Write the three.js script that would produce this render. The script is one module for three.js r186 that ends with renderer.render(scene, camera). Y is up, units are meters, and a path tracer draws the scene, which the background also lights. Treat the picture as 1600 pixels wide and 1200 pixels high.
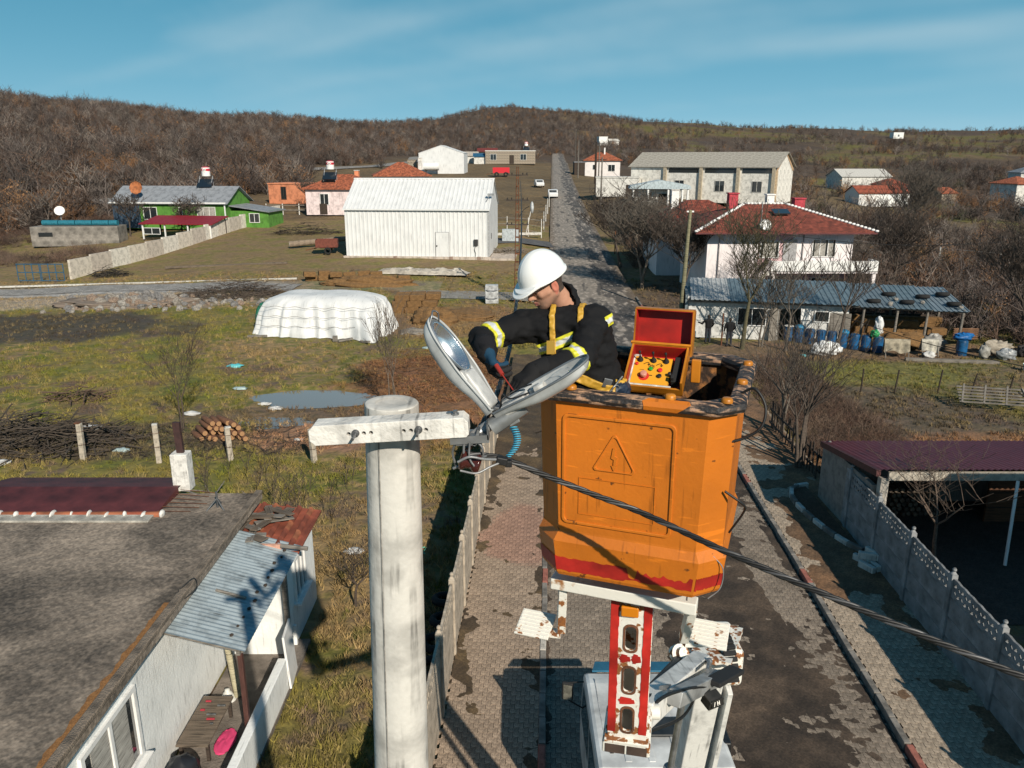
import * as THREE from 'three';
import { mergeGeometries } from 'three/addons/utils/BufferGeometryUtils.js';
import { RoundedBoxGeometry } from 'three/addons/geometries/RoundedBoxGeometry.js';
import { MarchingCubes } from 'three/addons/objects/MarchingCubes.js';
import { ImprovedNoise } from 'three/addons/math/ImprovedNoise.js';

// ---------------------------------------------------------------- camera, sky, sun, exposure
const scene = new THREE.Scene();
const camera = new THREE.PerspectiveCamera(52, 4 / 3, 0.1, 4000);
camera.position.set(0, 11, 0);
camera.rotation.set(-16 * Math.PI / 180, 0, 0);

const perlin = new ImprovedNoise();
const clamp = (x, a = 0, b = 1) => Math.min(b, Math.max(a, x)), sm = (a, b, x) => { const t = clamp((x - a) / (b - a)); return t * t * (3 - 2 * t); };
const fbm3 = (x, y, z, o = 4) => { let s = 0, a = 0.5, n = 0; for (let i = 0; i < o; i++) { s += a * perlin.noise(x, y, z); n += a; x *= 2.03; y *= 2.03; z *= 2.03; a *= 0.5; } return s / n; };
{ // clear winter sky with thin high cirrus
  const W = 1024, H = 512, d = new Float32Array(W * H * 4);
  for (let j = 0; j < H; j++) for (let i = 0; i < W; i++) {
    const el = (j / (H - 1) - 0.5) * Math.PI, az = (i / W - 0.5) * 2 * Math.PI;
    const x = Math.cos(el) * Math.cos(az), y = Math.sin(el), z = Math.cos(el) * Math.sin(az);
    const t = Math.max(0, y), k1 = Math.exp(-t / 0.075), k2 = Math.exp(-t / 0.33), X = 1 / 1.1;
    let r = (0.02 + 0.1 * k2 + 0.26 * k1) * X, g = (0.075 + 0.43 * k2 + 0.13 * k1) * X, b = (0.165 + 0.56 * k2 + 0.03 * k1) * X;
    if (y > 0.0) { // cirrus streaks
      const px = x / (y + 0.1), pz = z / (y + 0.1), u = px * 0.8 + pz * 0.6, v = pz * 0.8 - px * 0.6;
      let c = fbm3(u * 0.22, v * 1.5, 3.3, 6) * 0.9 + fbm3(u * 0.5 + 4, v * 0.5, 8.1, 4) * 0.75 + 0.03;
      c = clamp(c * 2.2) * clamp(y * 8) * (1 - sm(0.25, 0.6, y)) * 0.42;
      r += (0.46 - r) * c; g += (0.6 - g) * c; b += (0.66 - b) * c;
    }
    if (y < 0) { r = 0.11; g = 0.10; b = 0.08; }
    const o = (j * W + i) * 4; d[o] = r; d[o + 1] = g; d[o + 2] = b; d[o + 3] = 1;
  }
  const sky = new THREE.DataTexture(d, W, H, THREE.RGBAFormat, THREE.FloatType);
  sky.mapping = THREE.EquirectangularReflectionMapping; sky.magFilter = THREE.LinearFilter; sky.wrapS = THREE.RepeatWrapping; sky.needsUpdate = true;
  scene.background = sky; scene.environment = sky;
}
const sun = new THREE.DirectionalLight(new THREE.Color().setRGB(1.0, 0.905, 0.76), 5.0);
sun.position.set(35.2, 53, 77.2); sun.castShadow = true;
sun.shadow.mapSize.set(4096, 4096); Object.assign(sun.shadow.camera, { left: -120, right: 120, top: 120, bottom: -120, near: 1, far: 500 });
scene.add(sun); scene.add(sun.target);
const renderer = new THREE.WebGLRenderer({ antialias: true });
renderer.toneMapping = THREE.LinearToneMapping;
renderer.toneMappingExposure = 1.1;
renderer.shadowMap.enabled = true;

// ---------------------------------------------------------------- helpers
const D = Math.PI / 180, V = (x, y, z) => new THREE.Vector3(x, y, z);
const lerp = (a, b, t) => a + (b - a) * t;
function rng(seed) { let s = seed | 0; return () => { s = (s + 0x6d2b79f5) | 0; let t = Math.imul(s ^ (s >>> 15), 1 | s); t = (t + Math.imul(t ^ (t >>> 7), 61 | t)) ^ t; return ((t ^ (t >>> 14)) >>> 0) / 4294967296; }; }
const taken = new Map();
function numbered(n) { const k = taken.get(n) || 0; taken.set(n, k + 1); return k ? n + '_' + String(k).padStart(3, '0') : n; }
function tag(o, label, category, group, kind) { if (label) o.userData.label = label; if (category) o.userData.category = category; if (group) o.userData.group = group; if (kind) o.userData.kind = kind; return o; }
function thing(name, label, category, p = [0, 0, 0], turn = 0, group) {
  const o = new THREE.Group(); o.name = numbered(name); o.position.set(...p); o.rotation.y = turn; scene.add(o); return tag(o, label, category, group);
}
function boxUV(g) { // uv in metres, projected along the dominant axis of each face
  const p = g.attributes.position, uv = new Float32Array(p.count * 2), a = V(), b = V(), c = V(), n = V();
  for (let i = 0; i < p.count; i += 3) {
    a.fromBufferAttribute(p, i); b.fromBufferAttribute(p, i + 1); c.fromBufferAttribute(p, i + 2);
    n.copy(b).sub(a).cross(c.clone().sub(a)); const x = Math.abs(n.x), y = Math.abs(n.y), z = Math.abs(n.z);
    [a, b, c].forEach((q, k) => { const o = (i + k) * 2; if (y >= x && y >= z) { uv[o] = q.x; uv[o + 1] = q.z; } else if (x > z) { uv[o] = q.z; uv[o + 1] = q.y; } else { uv[o] = q.x; uv[o + 1] = q.y; } });
  }
  g.setAttribute('uv', new THREE.BufferAttribute(uv, 2)); return g;
}
const Q = (x, y, z) => new THREE.Quaternion().setFromEuler(new THREE.Euler(x, y, z, 'YXZ'));
function clean(g) { if (g.index) g = g.toNonIndexed(); for (const k of Object.keys(g.attributes)) if (k !== 'position' && k !== 'normal' && k !== 'uv') g.deleteAttribute(k); return g; }
class P { // collects shapes and joins them into one named mesh
  constructor() { this.g = []; }
  add(g, x = 0, y = 0, z = 0, rx = 0, ry = 0, rz = 0, s) {
    g = clean(g); g.applyMatrix4(new THREE.Matrix4().compose(V(x, y, z), Q(rx, ry, rz), s ? V(...s) : V(1, 1, 1))); this.g.push(g); return this;
  }
  box(w, h, d, x, y, z, rx, ry, rz) { return this.add(new THREE.BoxGeometry(w, h, d), x, y, z, rx, ry, rz); }
  rbox(w, h, d, r, x, y, z, rx, ry, rz, seg = 2) { return this.add(new RoundedBoxGeometry(w, h, d, seg, r), x, y, z, rx, ry, rz); }
  cyl(r1, r2, h, x, y, z, rx, ry, rz, n = 16) { return this.add(new THREE.CylinderGeometry(r1, r2, h, n), x, y, z, rx, ry, rz); }
  sph(r, x, y, z, s, n = 14) { return this.add(new THREE.SphereGeometry(r, n, Math.ceil(n * 0.7)), x, y, z, 0, 0, 0, s); }
  tor(R, r, x, y, z, rx, ry, rz, arc = Math.PI * 2, a = 8, b = 24) { return this.add(new THREE.TorusGeometry(R, r, a, b, arc), x, y, z, rx, ry, rz); }
  rod(a, b, r1, r2 = r1, n = 8) {
    const A = V(...a), B = V(...b), d = B.clone().sub(A), L = d.length(), g = new THREE.CylinderGeometry(r2, r1, L, n);
    g.applyQuaternion(new THREE.Quaternion().setFromUnitVectors(V(0, 1, 0), d.normalize())); g.translate((A.x + B.x) / 2, (A.y + B.y) / 2, (A.z + B.z) / 2); this.g.push(clean(g)); return this;
  }
  beam(a, b, w, h, r = 0) { // box along a line: w across, h in the upright direction
    const A = V(...a), B = V(...b), d = B.clone().sub(A), L = d.length(); d.normalize();
    const up = Math.abs(d.y) > 0.95 ? V(0, 0, 1) : V(0, 1, 0), x = V().crossVectors(up, d).normalize(), y = V().crossVectors(d, x);
    const g = r ? new RoundedBoxGeometry(w, h, L, 2, r) : new THREE.BoxGeometry(w, h, L);
    g.applyMatrix4(new THREE.Matrix4().makeBasis(x, y, d).setPosition(A.add(B).multiplyScalar(0.5))); this.g.push(clean(g)); return this;
  }
  tube(pts, r, n = 6, seg, closed = false) {
    const c = new THREE.CatmullRomCurve3(pts.map((p) => V(...p)), closed); this.g.push(clean(new THREE.TubeGeometry(c, seg || pts.length * 6, r, n, closed))); return this;
  }
  ext(pts, depth, x = 0, y = 0, z = 0, rx = 0, ry = 0, rz = 0, holes = [], bevel = 0) { // outline [[x, y], ...] extruded along z
    const s = new THREE.Shape(pts.map((p) => new THREE.Vector2(...p)));
    for (const h of holes) s.holes.push(new THREE.Path(h.map((p) => new THREE.Vector2(...p))));
    const g = new THREE.ExtrudeGeometry(s, { depth, bevelEnabled: bevel > 0, bevelSize: bevel, bevelThickness: bevel, bevelSegments: 2, bevelOffset: -bevel, curveSegments: 8 });
    return this.add(g, x, y, z, rx, ry, rz);
  }
  lathe(pts, n = 24, x = 0, y = 0, z = 0, rx = 0, ry = 0, rz = 0, s) { return this.add(new THREE.LatheGeometry(pts.map((p) => new THREE.Vector2(...p)), n), x, y, z, rx, ry, rz, s); }
  poly(vs) { // triangles of flat quads/triangles given as vertex loops
    const o = []; for (const f of vs) for (let i = 1; i + 1 < f.length; i++) o.push(...f[0], ...f[i], ...f[i + 1]);
    const g = new THREE.BufferGeometry(); g.setAttribute('position', new THREE.Float32BufferAttribute(o, 3)); g.computeVertexNormals(); g.setAttribute('uv', new THREE.Float32BufferAttribute(new Float32Array(o.length / 3 * 2), 2)); this.g.push(g); return this;
  }
  hip(w, d, h, y, over, t, ridge) { // hipped roof: solid, base w x d at height y
    const X = w / 2 + over, Z = d / 2 + over, r = ridge / 2;
    const a = [-X, y, Z], b = [X, y, Z], c = [X, y, -Z], e = [-X, y, -Z], f = [-r, y + h, 0], g = [r, y + h, 0], lo = (p) => [p[0], p[1] - t, p[2]];
    return this.poly([[a, b, g, f], [b, c, g], [c, e, f, g], [e, a, f], [lo(a), lo(b), b, a], [lo(b), lo(c), c, b], [lo(c), lo(e), e, c], [lo(e), lo(a), a, e], [lo(a), lo(e), lo(c), lo(b)]]);
  }
  geo(uv = true) { const g = this.g.length > 1 ? mergeGeometries(this.g) : this.g[0]; return uv ? boxUV(g) : g; }
  build(name, mat, parent, label) {
    const m = new THREE.Mesh(this.geo(!this.keep), mat); m.name = parent ? name : numbered(name); m.castShadow = m.receiveShadow = true; (parent || scene).add(m); if (label) m.userData.label = label; return m;
  }
}
const N = () => new P();
function mesh(name, g, mat, parent) { const m = new THREE.Mesh(g, mat); m.name = parent ? name : numbered(name); m.castShadow = m.receiveShadow = true; (parent || scene).add(m); return m; }

// periodic value noise for tiling textures
const hsh = (x, y, s) => { let h = Math.imul(x, 374761393) ^ Math.imul(y, 668265263) ^ Math.imul(s, 1274126177); h = Math.imul(h ^ (h >>> 13), 1274126177); return ((h ^ (h >>> 16)) >>> 0) / 4294967296; };
function vn(x, y, p, q, s) { const i = Math.floor(x), j = Math.floor(y), f = x - i, g = y - j, u = f * f * (3 - 2 * f), v = g * g * (3 - 2 * g), m = (a, n) => ((a % n) + n) % n;
  const a = hsh(m(i, p), m(j, q), s), b = hsh(m(i + 1, p), m(j, q), s), c = hsh(m(i, p), m(j + 1, q), s), d = hsh(m(i + 1, p), m(j + 1, q), s); return lerp(lerp(a, b, u), lerp(c, d, u), v); }
function fb(u, v, p, q, o, s) { let r = 0, a = 0.5, n = 0; for (let i = 0; i < o; i++) { r += a * vn(u * p, v * q, p, q, s + i); n += a; p *= 2; q *= 2; a *= 0.55; } return r / n; }
function tex(size, fn, srgb = true) { // fn(u, v) -> grey 0..1 or [r, g, b] (sRGB-coded)
  const d = new Uint8Array(size * size * 4);
  for (let j = 0; j < size; j++) for (let i = 0; i < size; i++) { let c = fn(i / size, j / size); if (!Array.isArray(c)) c = [c, c, c]; const o = (j * size + i) * 4; for (let k = 0; k < 3; k++) d[o + k] = clamp(c[k]) * 255; d[o + 3] = 255; }
  const t = new THREE.DataTexture(d, size, size); t.wrapS = t.wrapT = THREE.RepeatWrapping; t.magFilter = THREE.LinearFilter; t.minFilter = THREE.LinearMipmapLinearFilter; t.generateMipmaps = true; if (srgb) t.colorSpace = THREE.SRGBColorSpace; t.needsUpdate = true; return t;
}
const T = {
  blotch: tex(512, (u, v) => 0.62 + 0.5 * (fb(u, v, 4, 4, 7, 11) - 0.28)),
  soft: tex(512, (u, v) => 0.9 + 0.12 * (fb(u, v, 4, 4, 6, 17) - 0.5) - 0.1 * sm(0.6, 0.85, fb(u, v, 30, 4, 4, 19))),
  tile: tex(512, (u, v) => { const row = (v * 14) % 1, col = (u * 22) % 1, n = fb(u, v, 14, 14, 4, 83); return 0.5 + 0.5 * n + 0.22 * (hsh(Math.floor(u * 22), Math.floor(v * 14), 5) - 0.5) - 0.42 * (1 - sm(0.0, 0.2, row)) - 0.22 * (1 - sm(0, 0.22, Math.min(col, 1 - col))); }),
  grain: tex(512, (u, v) => 0.55 + 0.45 * fb(u, v, 32, 32, 4, 23) + 0.25 * (fb(u, v, 5, 5, 4, 5) - 0.5)),
  streak: tex(512, (u, v) => { const s = fb(u, v, 40, 3, 4, 31), b = fb(u, v, 5, 5, 5, 37); return 0.97 - 0.32 * sm(0.52, 0.85, s) * sm(0.3, 0.75, b) - 0.14 * sm(0.45, 0.8, fb(u, v, 7, 7, 5, 77)) + 0.05 * (fb(u, v, 60, 60, 3, 79) - 0.5); }),
  wood: tex(512, (u, v) => 0.5 + 0.5 * fb(u, v, 3, 60, 4, 41) - 0.35 * sm(0.62, 0.8, fb(u, v, 2, 90, 3, 43))),
  bump: tex(512, (u, v) => fb(u, v, 24, 24, 5, 51), false),
  lump: tex(512, (u, v) => fb(u, v, 6, 6, 7, 57), false),
};
const rep = (t, m) => { const c = t.clone(); c.repeat.set(1 / m, 1 / m); c.needsUpdate = true; return c; };
const cache = new Map();
const rt = (k, m) => { const key = k + m; if (!cache.has(key)) cache.set(key, rep(T[k], m)); return cache.get(key); };
// mt([r, g, b] linear base colour, roughness, texture, metres per tile, bump height)
function mt(c, rough = 0.85, t = 'grain', m = 1, bump = 0, o = {}) {
  const k = t === 'streak' ? 1.1 : t === 'soft' ? 1.25 : 1.3;
  return new THREE.MeshStandardMaterial({ color: new THREE.Color().setRGB(c[0] * k, c[1] * k, c[2] * k), roughness: rough, ...(t ? { map: rt(t, m) } : {}), ...(bump ? { bumpMap: rt(o.lump ? 'lump' : 'bump', m * (o.lump ? 1 : 0.7)), bumpScale: bump } : {}), metalness: o.metal || 0, side: THREE.DoubleSide });
}
const paint = (c, rough = 0.5, o = {}) => new THREE.MeshStandardMaterial({ color: new THREE.Color().setRGB(...c), roughness: rough, side: THREE.DoubleSide, ...o });

function sdf(f, lo, hi, cell) { // surface of a distance field as a geometry
  const L = Math.max(hi[0] - lo[0], hi[1] - lo[1], hi[2] - lo[2]) + 4 * cell, n = Math.ceil(L / cell), c = [0, 1, 2].map((k) => (lo[k] + hi[k]) / 2), S = n * cell / 2;
  const mc = new MarchingCubes(n, undefined, false, false, 400000), h = n / 2; mc.isolation = 0;
  const e = [0, 1, 2].map((k) => (hi[k] - lo[k]) / 2 + 2 * cell);
  for (let k = 0; k < n; k++) for (let j = 0; j < n; j++) for (let i = 0; i < n; i++) {
    const x = (i - h) / h * S, y = (j - h) / h * S, z = (k - h) / h * S;
    mc.field[k * n * n + j * n + i] = Math.abs(x) > e[0] || Math.abs(y) > e[1] || Math.abs(z) > e[2] ? -0.05 : -f(c[0] + x, c[1] + y, c[2] + z);
  }
  mc.update(); const g = new THREE.BufferGeometry(), cnt = mc.count;
  const pos = mc.positionArray.slice(0, cnt * 3), nor = mc.normalArray.slice(0, cnt * 3);
  for (let i = 0; i < cnt; i++) { for (let k = 0; k < 3; k++) pos[i * 3 + k] = pos[i * 3 + k] * S + c[k]; const l = Math.hypot(nor[i * 3], nor[i * 3 + 1], nor[i * 3 + 2]) || 1; for (let k = 0; k < 3; k++) nor[i * 3 + k] /= l; }
  g.setAttribute('position', new THREE.BufferAttribute(pos, 3)); g.setAttribute('normal', new THREE.BufferAttribute(nor, 3)); return boxUV(g);
}
const cap = (x, y, z, a, b, r1, r2) => { // tapered capsule distance
  const bx = b[0] - a[0], by = b[1] - a[1], bz = b[2] - a[2], px = x - a[0], py = y - a[1], pz = z - a[2], t = clamp((px * bx + py * by + pz * bz) / (bx * bx + by * by + bz * bz));
  return Math.hypot(px - bx * t, py - by * t, pz - bz * t) - lerp(r1, r2, t);
};
const smin = (a, b, k) => { const h = clamp(0.5 + 0.5 * (b - a) / k); return lerp(b, a, h) - k * h * (1 - h); };
function tint(g, fn) { const p = g.attributes.position, c = new Float32Array(p.count * 3); for (let i = 0; i < p.count; i++) c.set(fn(p.getX(i), p.getY(i), p.getZ(i)), i * 3); g.setAttribute('color', new THREE.BufferAttribute(c, 3)); return g; }
// ---------------------------------------------------------------- terrain
const AZ = [-70, -33, -26, -18, -9, 0, 3.4, 9, 18, 26, 33, 70];
const DS = [0, 45, 60, 80, 110, 140, 170, 220, 280, 340, 450, 600, 800, 1100, 1700];
const HT = [
  [0, 0, 0, 0, 0, 0, 0, 0, 0, 0, 0, 0], [0, 0, 0, 0, 0, 0, 0, 0, 0, 0, 0, 0],
  [0, 0, .2, .3, .4, .3, .1, 0, 0, 0, 0, 0], [0, 0, .5, 1, 1.3, 1.2, .6, .4, .2, -.3, -.5, -.5],
  [.5, .3, 1.3, 2.2, 2.6, 2.5, 2, 2.2, 1.5, -.5, -1, -1], [4, 3.5, 3.5, 4, 4.3, 4.3, 4, 5.5, 3.2, -.6, -1.2, -1],
  [8, 8, 7, 5.5, 6, 6, 5.6, 5.6, 3.2, -.6, -1.2, -1], [15, 15, 13, 9.5, 8.7, 8.7, 8, 6.2, 3, -.3, -1, 0],
  [22, 22, 20, 15, 12, 11.2, 10.5, 8.5, 4, 1.5, 0, 2], [28, 28, 26, 20, 15, 13.2, 12.9, 11, 7, 5, 3, 6],
  [36, 36, 35.5, 27, 21, 18, 18, 17, 14, 12, 10, 12], [37, 38, 38, 38, 33, 32, 33, 28, 24, 22, 20, 20],
  [32, 35, 37, 36, 41, 57, 53.6, 45, 36.6, 33, 32, 32], [25, 30, 30, 30, 33, 45, 42, 38, 34, 37, 38, 38], [10, 12, 12, 14, 20, 28, 28, 28, 28, 30, 30, 28]];
function hAt(x, z) {
  const d = Math.hypot(x, z), az = clamp(Math.atan2(x, -z) / D, -70, 70);
  let i = 0; while (i < DS.length - 2 && d > DS[i + 1]) i++; let j = 0; while (j < AZ.length - 2 && az > AZ[j + 1]) j++;
  const t = clamp((d - DS[i]) / (DS[i + 1] - DS[i])), u = clamp((az - AZ[j]) / (AZ[j + 1] - AZ[j])), us = u * u * (3 - 2 * u);
  const row = (k) => { k = clamp(k, 0, DS.length - 1); return lerp(HT[k][j], HT[k][j + 1], us); };
  const a = row(i - 1), b = row(i), c = row(i + 1), e = row(i + 2), dd = DS[i + 1] - DS[i], m0 = i > 0 ? (c - a) / (DS[i + 1] - DS[i - 1]) * dd : 0, m1 = i + 2 < DS.length ? (e - b) / (DS[i + 2] - DS[i]) * dd : 0;
  const t2 = t * t, t3 = t2 * t; let h = (2 * t3 - 3 * t2 + 1) * b + (t3 - 2 * t2 + t) * m0 + (-2 * t3 + 3 * t2) * c + (t3 - t2) * m1;
  if (z > 0) h = 0;
  const k = sm(90, 320, d); if (k > 0) h += k * (perlin.noise(x * 0.012, 1.7, z * 0.012) * 3.2 + perlin.noise(x * 0.04, 4.7, z * 0.04) * 0.9);
  return h;
}
const RA = 0.049, roadX = (z) => RA * (-z - 12.2);              // the street runs away at a slight angle
const RT = -Math.atan(RA);                                      // the turn of things that stand along it
const inRoad = (x, z, m = 0) => { const u = x - roadX(z); return u > 0.5 - m && u < (z > -70 ? 7.6 : 6.2) + m; };

let bx = NaN, bz = NaN, bn = 0;
const blob = (x, z, cx, cz, rx, rz, n = 0.5) => { if (x !== bx || z !== bz) { bx = x; bz = z; bn = fbm3(x * 0.35, 2.2, z * 0.35, 3); } return 1 - sm(0.75, 1.1, Math.hypot((x - cx) / rx, (z - cz) / rz) + n * bn); };
const trackZ = (x) => -66.2 + (x + 26) * 0.02 + Math.sin(x * 0.12) * 0.5;
function groundColour(x, z) { // linear base colour of the open ground
  const n1 = fbm3(x * 0.09, 0.3, z * 0.09, 4), n2 = fbm3(x * 0.45, 5.1, z * 0.45, 4), n3 = fbm3(x * 2.3, 9.7, z * 2.3, 3), n4 = perlin.noise(x * 9, 3.3, z * 9);
  const green = [0.115, 0.122, 0.014], olive = [0.175, 0.143, 0.032], dry = [0.225, 0.152, 0.066], soil = [0.105, 0.072, 0.047], red = [0.19, 0.085, 0.04], mud = [0.042, 0.033, 0.028];
  const mix = (a, b, t) => [lerp(a[0], b[0], t), lerp(a[1], b[1], t), lerp(a[2], b[2], t)];
  let c = mix(olive, green, sm(-0.15, 0.25, n2 + n1 * 0.8)); c = mix(c, dry, sm(0.02, 0.35, n1 * 0.8 + n3 * 0.45 + (z < -62 ? 0.15 : 0.04)));
  c = mix(c, soil, sm(0.06, 0.32, -n2 * 0.8 + n3 * 0.45));
  c = mix(c, mix([0.2, 0.13, 0.06], [0.165, 0.135, 0.032], sm(-0.1, 0.3, n2)), 0.75 * blob(x, z, -18, -98, 46, 32, 0.5)); // dry pasture round the white shed
  if (x < 5) {
    let k = blob(x, z, -33, -52, 12, 5); c = mix(c, mud, k * 0.9);
    k = blob(x, z, -3.5, -38, 5.5, 9); c = mix(c, red, k * 0.85);
    k = blob(x, z, -8, -30.5, 3.4, 2); c = mix(c, [0.29, 0.155, 0.09], k * 0.9);
    k = blob(x, z, -9.5, -33.5, 6, 1.3); c = mix(c, soil, k * 0.8);
    k = blob(x, z, -4, -54, 6, 6); c = mix(c, [0.21, 0.12, 0.06], k * 0.75);
    k = blob(x, z, -29, -61, 12, 3.5); c = mix(c, [0.3, 0.25, 0.2], k * 0.55);
    k = blob(x, z, -44, -61, 16, 2.5); c = mix(c, [0.3, 0.25, 0.2], k * 0.7);
    k = blob(x, z, -18, -30, 8, 2.2); c = mix(c, [0.07, 0.055, 0.038], k * 0.7);
  } else {
    c = mix(c, [0.085, 0.062, 0.044], 0.5 * sm(-0.3, 0.2, n1 + n3 * 0.4));
    let k = blob(x, z, 16.5, -33, 6, 5); c = mix(c, [0.085, 0.06, 0.045], k * 0.8);
    k = blob(x, z, 18, -28.5, 8, 2.6); c = mix(c, [0.27, 0.13, 0.06], k * 0.7);
    k = blob(x, z, 18, -40.5, 8, 2.5); c = mix(c, [0.15, 0.145, 0.028], k * 0.7);
    k = blob(x, z, 19, -45.5, 12, 2.6); c = mix(c, [0.17, 0.1, 0.06], k * 0.8);
    k = blob(x, z, 25, -63, 25, 9); c = mix(c, [0.08, 0.055, 0.04], k * 0.7);
  }
  const tr = Math.abs(z - trackZ(x)); if (x < -6) { const k = (1 - sm(1.5, 2.6, tr + n3 * 0.8)) * (1 - sm(-24, -18, x) * 0.8); c = mix(c, [0.33, 0.32, 0.31], k); }
  const f = 1 + n3 * 0.55 + n4 * 0.4; return [c[0] * f, c[1] * f, c[2] * f];
}
{ // near ground: one textured sheet
  const X0 = -64, X1 = 64, Z0 = -112, Z1 = 16, S = 1600, d = new Uint8Array(S * S * 4), enc = (v) => 255 * Math.pow(clamp(v), 1 / 2.2);
  for (let j = 0; j < S; j++) for (let i = 0; i < S; i++) {
    const x = lerp(X0, X1, (i + 0.5) / S), z = lerp(Z1, Z0, (j + 0.5) / S), o = (j * S + i) * 4; if (z > -6 || Math.abs(x) > 4 - z * 0.7 || (z > -46 && inRoad(x, z, 0))) { d[o] = 100; d[o + 1] = 92; d[o + 2] = 60; d[o + 3] = 255; continue; }
    const c = groundColour(x, z); d[o] = enc(c[0]); d[o + 1] = enc(c[1]); d[o + 2] = enc(c[2]); d[o + 3] = 255;
  }
  const t = new THREE.DataTexture(d, S, S); t.colorSpace = THREE.SRGBColorSpace; t.magFilter = THREE.LinearFilter; t.generateMipmaps = true; t.minFilter = THREE.LinearMipmapLinearFilter; t.needsUpdate = true;
  const g = new THREE.PlaneGeometry(1, 1, 256, 256), p = g.attributes.position;
  for (let i = 0; i < p.count; i++) {
    const x = lerp(X0, X1, p.getX(i) + 0.5), z = lerp(Z1, Z0, p.getY(i) + 0.5); let y = hAt(x, z);
    const away = inRoad(x, z, 3.2) ? 0 : 1;
    if (away && z < -8) y += 0.07 * fbm3(x * 0.5, 7, z * 0.5, 3) - 0.0;
    y -= 0.32 * blob(x, z, -9.3, -36.2, 3.2, 1.5, 0.35) + 0.22 * blob(x, z, -10.4, -32.6, 1.6, 0.7, 0.3);
    if (inRoad(x, z, 3)) y -= 0.12;
    p.setXYZ(i, x, y, z);
  }
  g.computeVertexNormals(); const bm = rep(T.lump, 1); bm.repeat.set(60, 60);
  tag(mesh('ground', g, new THREE.MeshStandardMaterial({ map: t, roughness: 0.97, bumpMap: bm, bumpScale: 0.12 })), 'open ground of olive grass, brown soil and mud round the street', null, null, 'structure');
}
{ // the land beyond: hills
  const na = 300, rs = []; for (let r = 20; r < 1700; r *= 1 + 0.028 * (r < 100 ? 1 : 0.72)) rs.push(r);
  const pos = [], col = [], idx = [];
  for (const r of rs) for (let a = 0; a <= na; a++) {
    const az = lerp(-78, 78, a / na) * D, x = Math.sin(az) * r, z = -Math.cos(az) * r;
    const inside = Math.abs(x) < 62 && z > -110; let y = hAt(x, z) - (inside ? 0.9 : 0.04);
    pos.push(x, y, z);
    const n1 = fbm3(x * 0.011, 0.9, z * 0.011, 4), n2 = fbm3(x * 0.07, 3.9, z * 0.07, 3), azd = az / D;
    let c = [0.12, 0.075, 0.044].map((v, k) => lerp(v, [0.075, 0.05, 0.036][k], sm(-0.2, 0.3, n2)));
    const pasture = Math.max(blob(x, z, -12, -190, 42, 115, 0.4), blob(x, z, 35, -150, 40, 70, 0.4)), field = Math.max(pasture * 0.92, sm(-0.06, 0.06, n1 - (x < 40 ? 0.3 : 0)));
    c = c.map((v, k) => lerp(v, (x > 90 && n2 > 0 ? [0.15, 0.13, 0.026] : [0.2, 0.135, 0.062])[k], field));
    const f = 1 + 0.5 * n2; col.push(c[0] * f, c[1] * f, c[2] * f);
  }
  for (let i = 0; i + 1 < rs.length; i++) for (let a = 0; a < na; a++) { const o = i * (na + 1) + a; idx.push(o, o + 1, o + na + 1, o + 1, o + na + 2, o + na + 1); }
  const g = new THREE.BufferGeometry(); g.setAttribute('position', new THREE.Float32BufferAttribute(pos, 3)); g.setAttribute('color', new THREE.Float32BufferAttribute(col, 3)); g.setIndex(idx);
  const uv = []; for (let i = 0; i < pos.length; i += 3) uv.push(pos[i], pos[i + 2]); g.setAttribute('uv', new THREE.Float32BufferAttribute(uv, 2)); g.computeVertexNormals();
  tag(mesh('hills', g, new THREE.MeshStandardMaterial({ vertexColors: true, map: rt('grain', 9), color: new THREE.Color().setRGB(1.25, 1.25, 1.25), roughness: 1, bumpMap: rt('lump', 14), bumpScale: 0.6 })), 'brown winter hills rising behind the village', null, null, 'structure');
}
// ---------------------------------------------------------------- street: pavers, kerbs, mud, far asphalt
const colourMat = (rough = 0.92, t = 'grain', m = 0.6, bump = 0.004) => new THREE.MeshStandardMaterial({ vertexColors: true, color: new THREE.Color().setRGB(1.3, 1.3, 1.3), map: rt(t, m), bumpMap: bump ? rt('bump', 0.3) : null, bumpScale: bump, roughness: rough, side: THREE.DoubleSide });
const paverMat = colourMat();
function paverOutline() { // a waisted interlocking block, 20 cm across the street
  const f = [[0.0985, 0.0795], [0.064, 0.0795], [0.036, 0.0565], [-0.036, 0.0565], [-0.064, 0.0795], [-0.0985, 0.0795]];
  return [...f, ...f.slice().reverse().map(([x, y]) => [x, -y])].map(([x, y]) => [x * 0.962, y * 0.95]);
}
const PAV = clean(new THREE.ExtrudeGeometry(new THREE.Shape(paverOutline().map((p) => new THREE.Vector2(...p))), { depth: 0.05, bevelEnabled: false })); PAV.rotateX(-Math.PI / 2); PAV.translate(0, -0.05, 0); boxUV(PAV);
const solid = (g, c) => tint(g.clone(), () => c);
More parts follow.
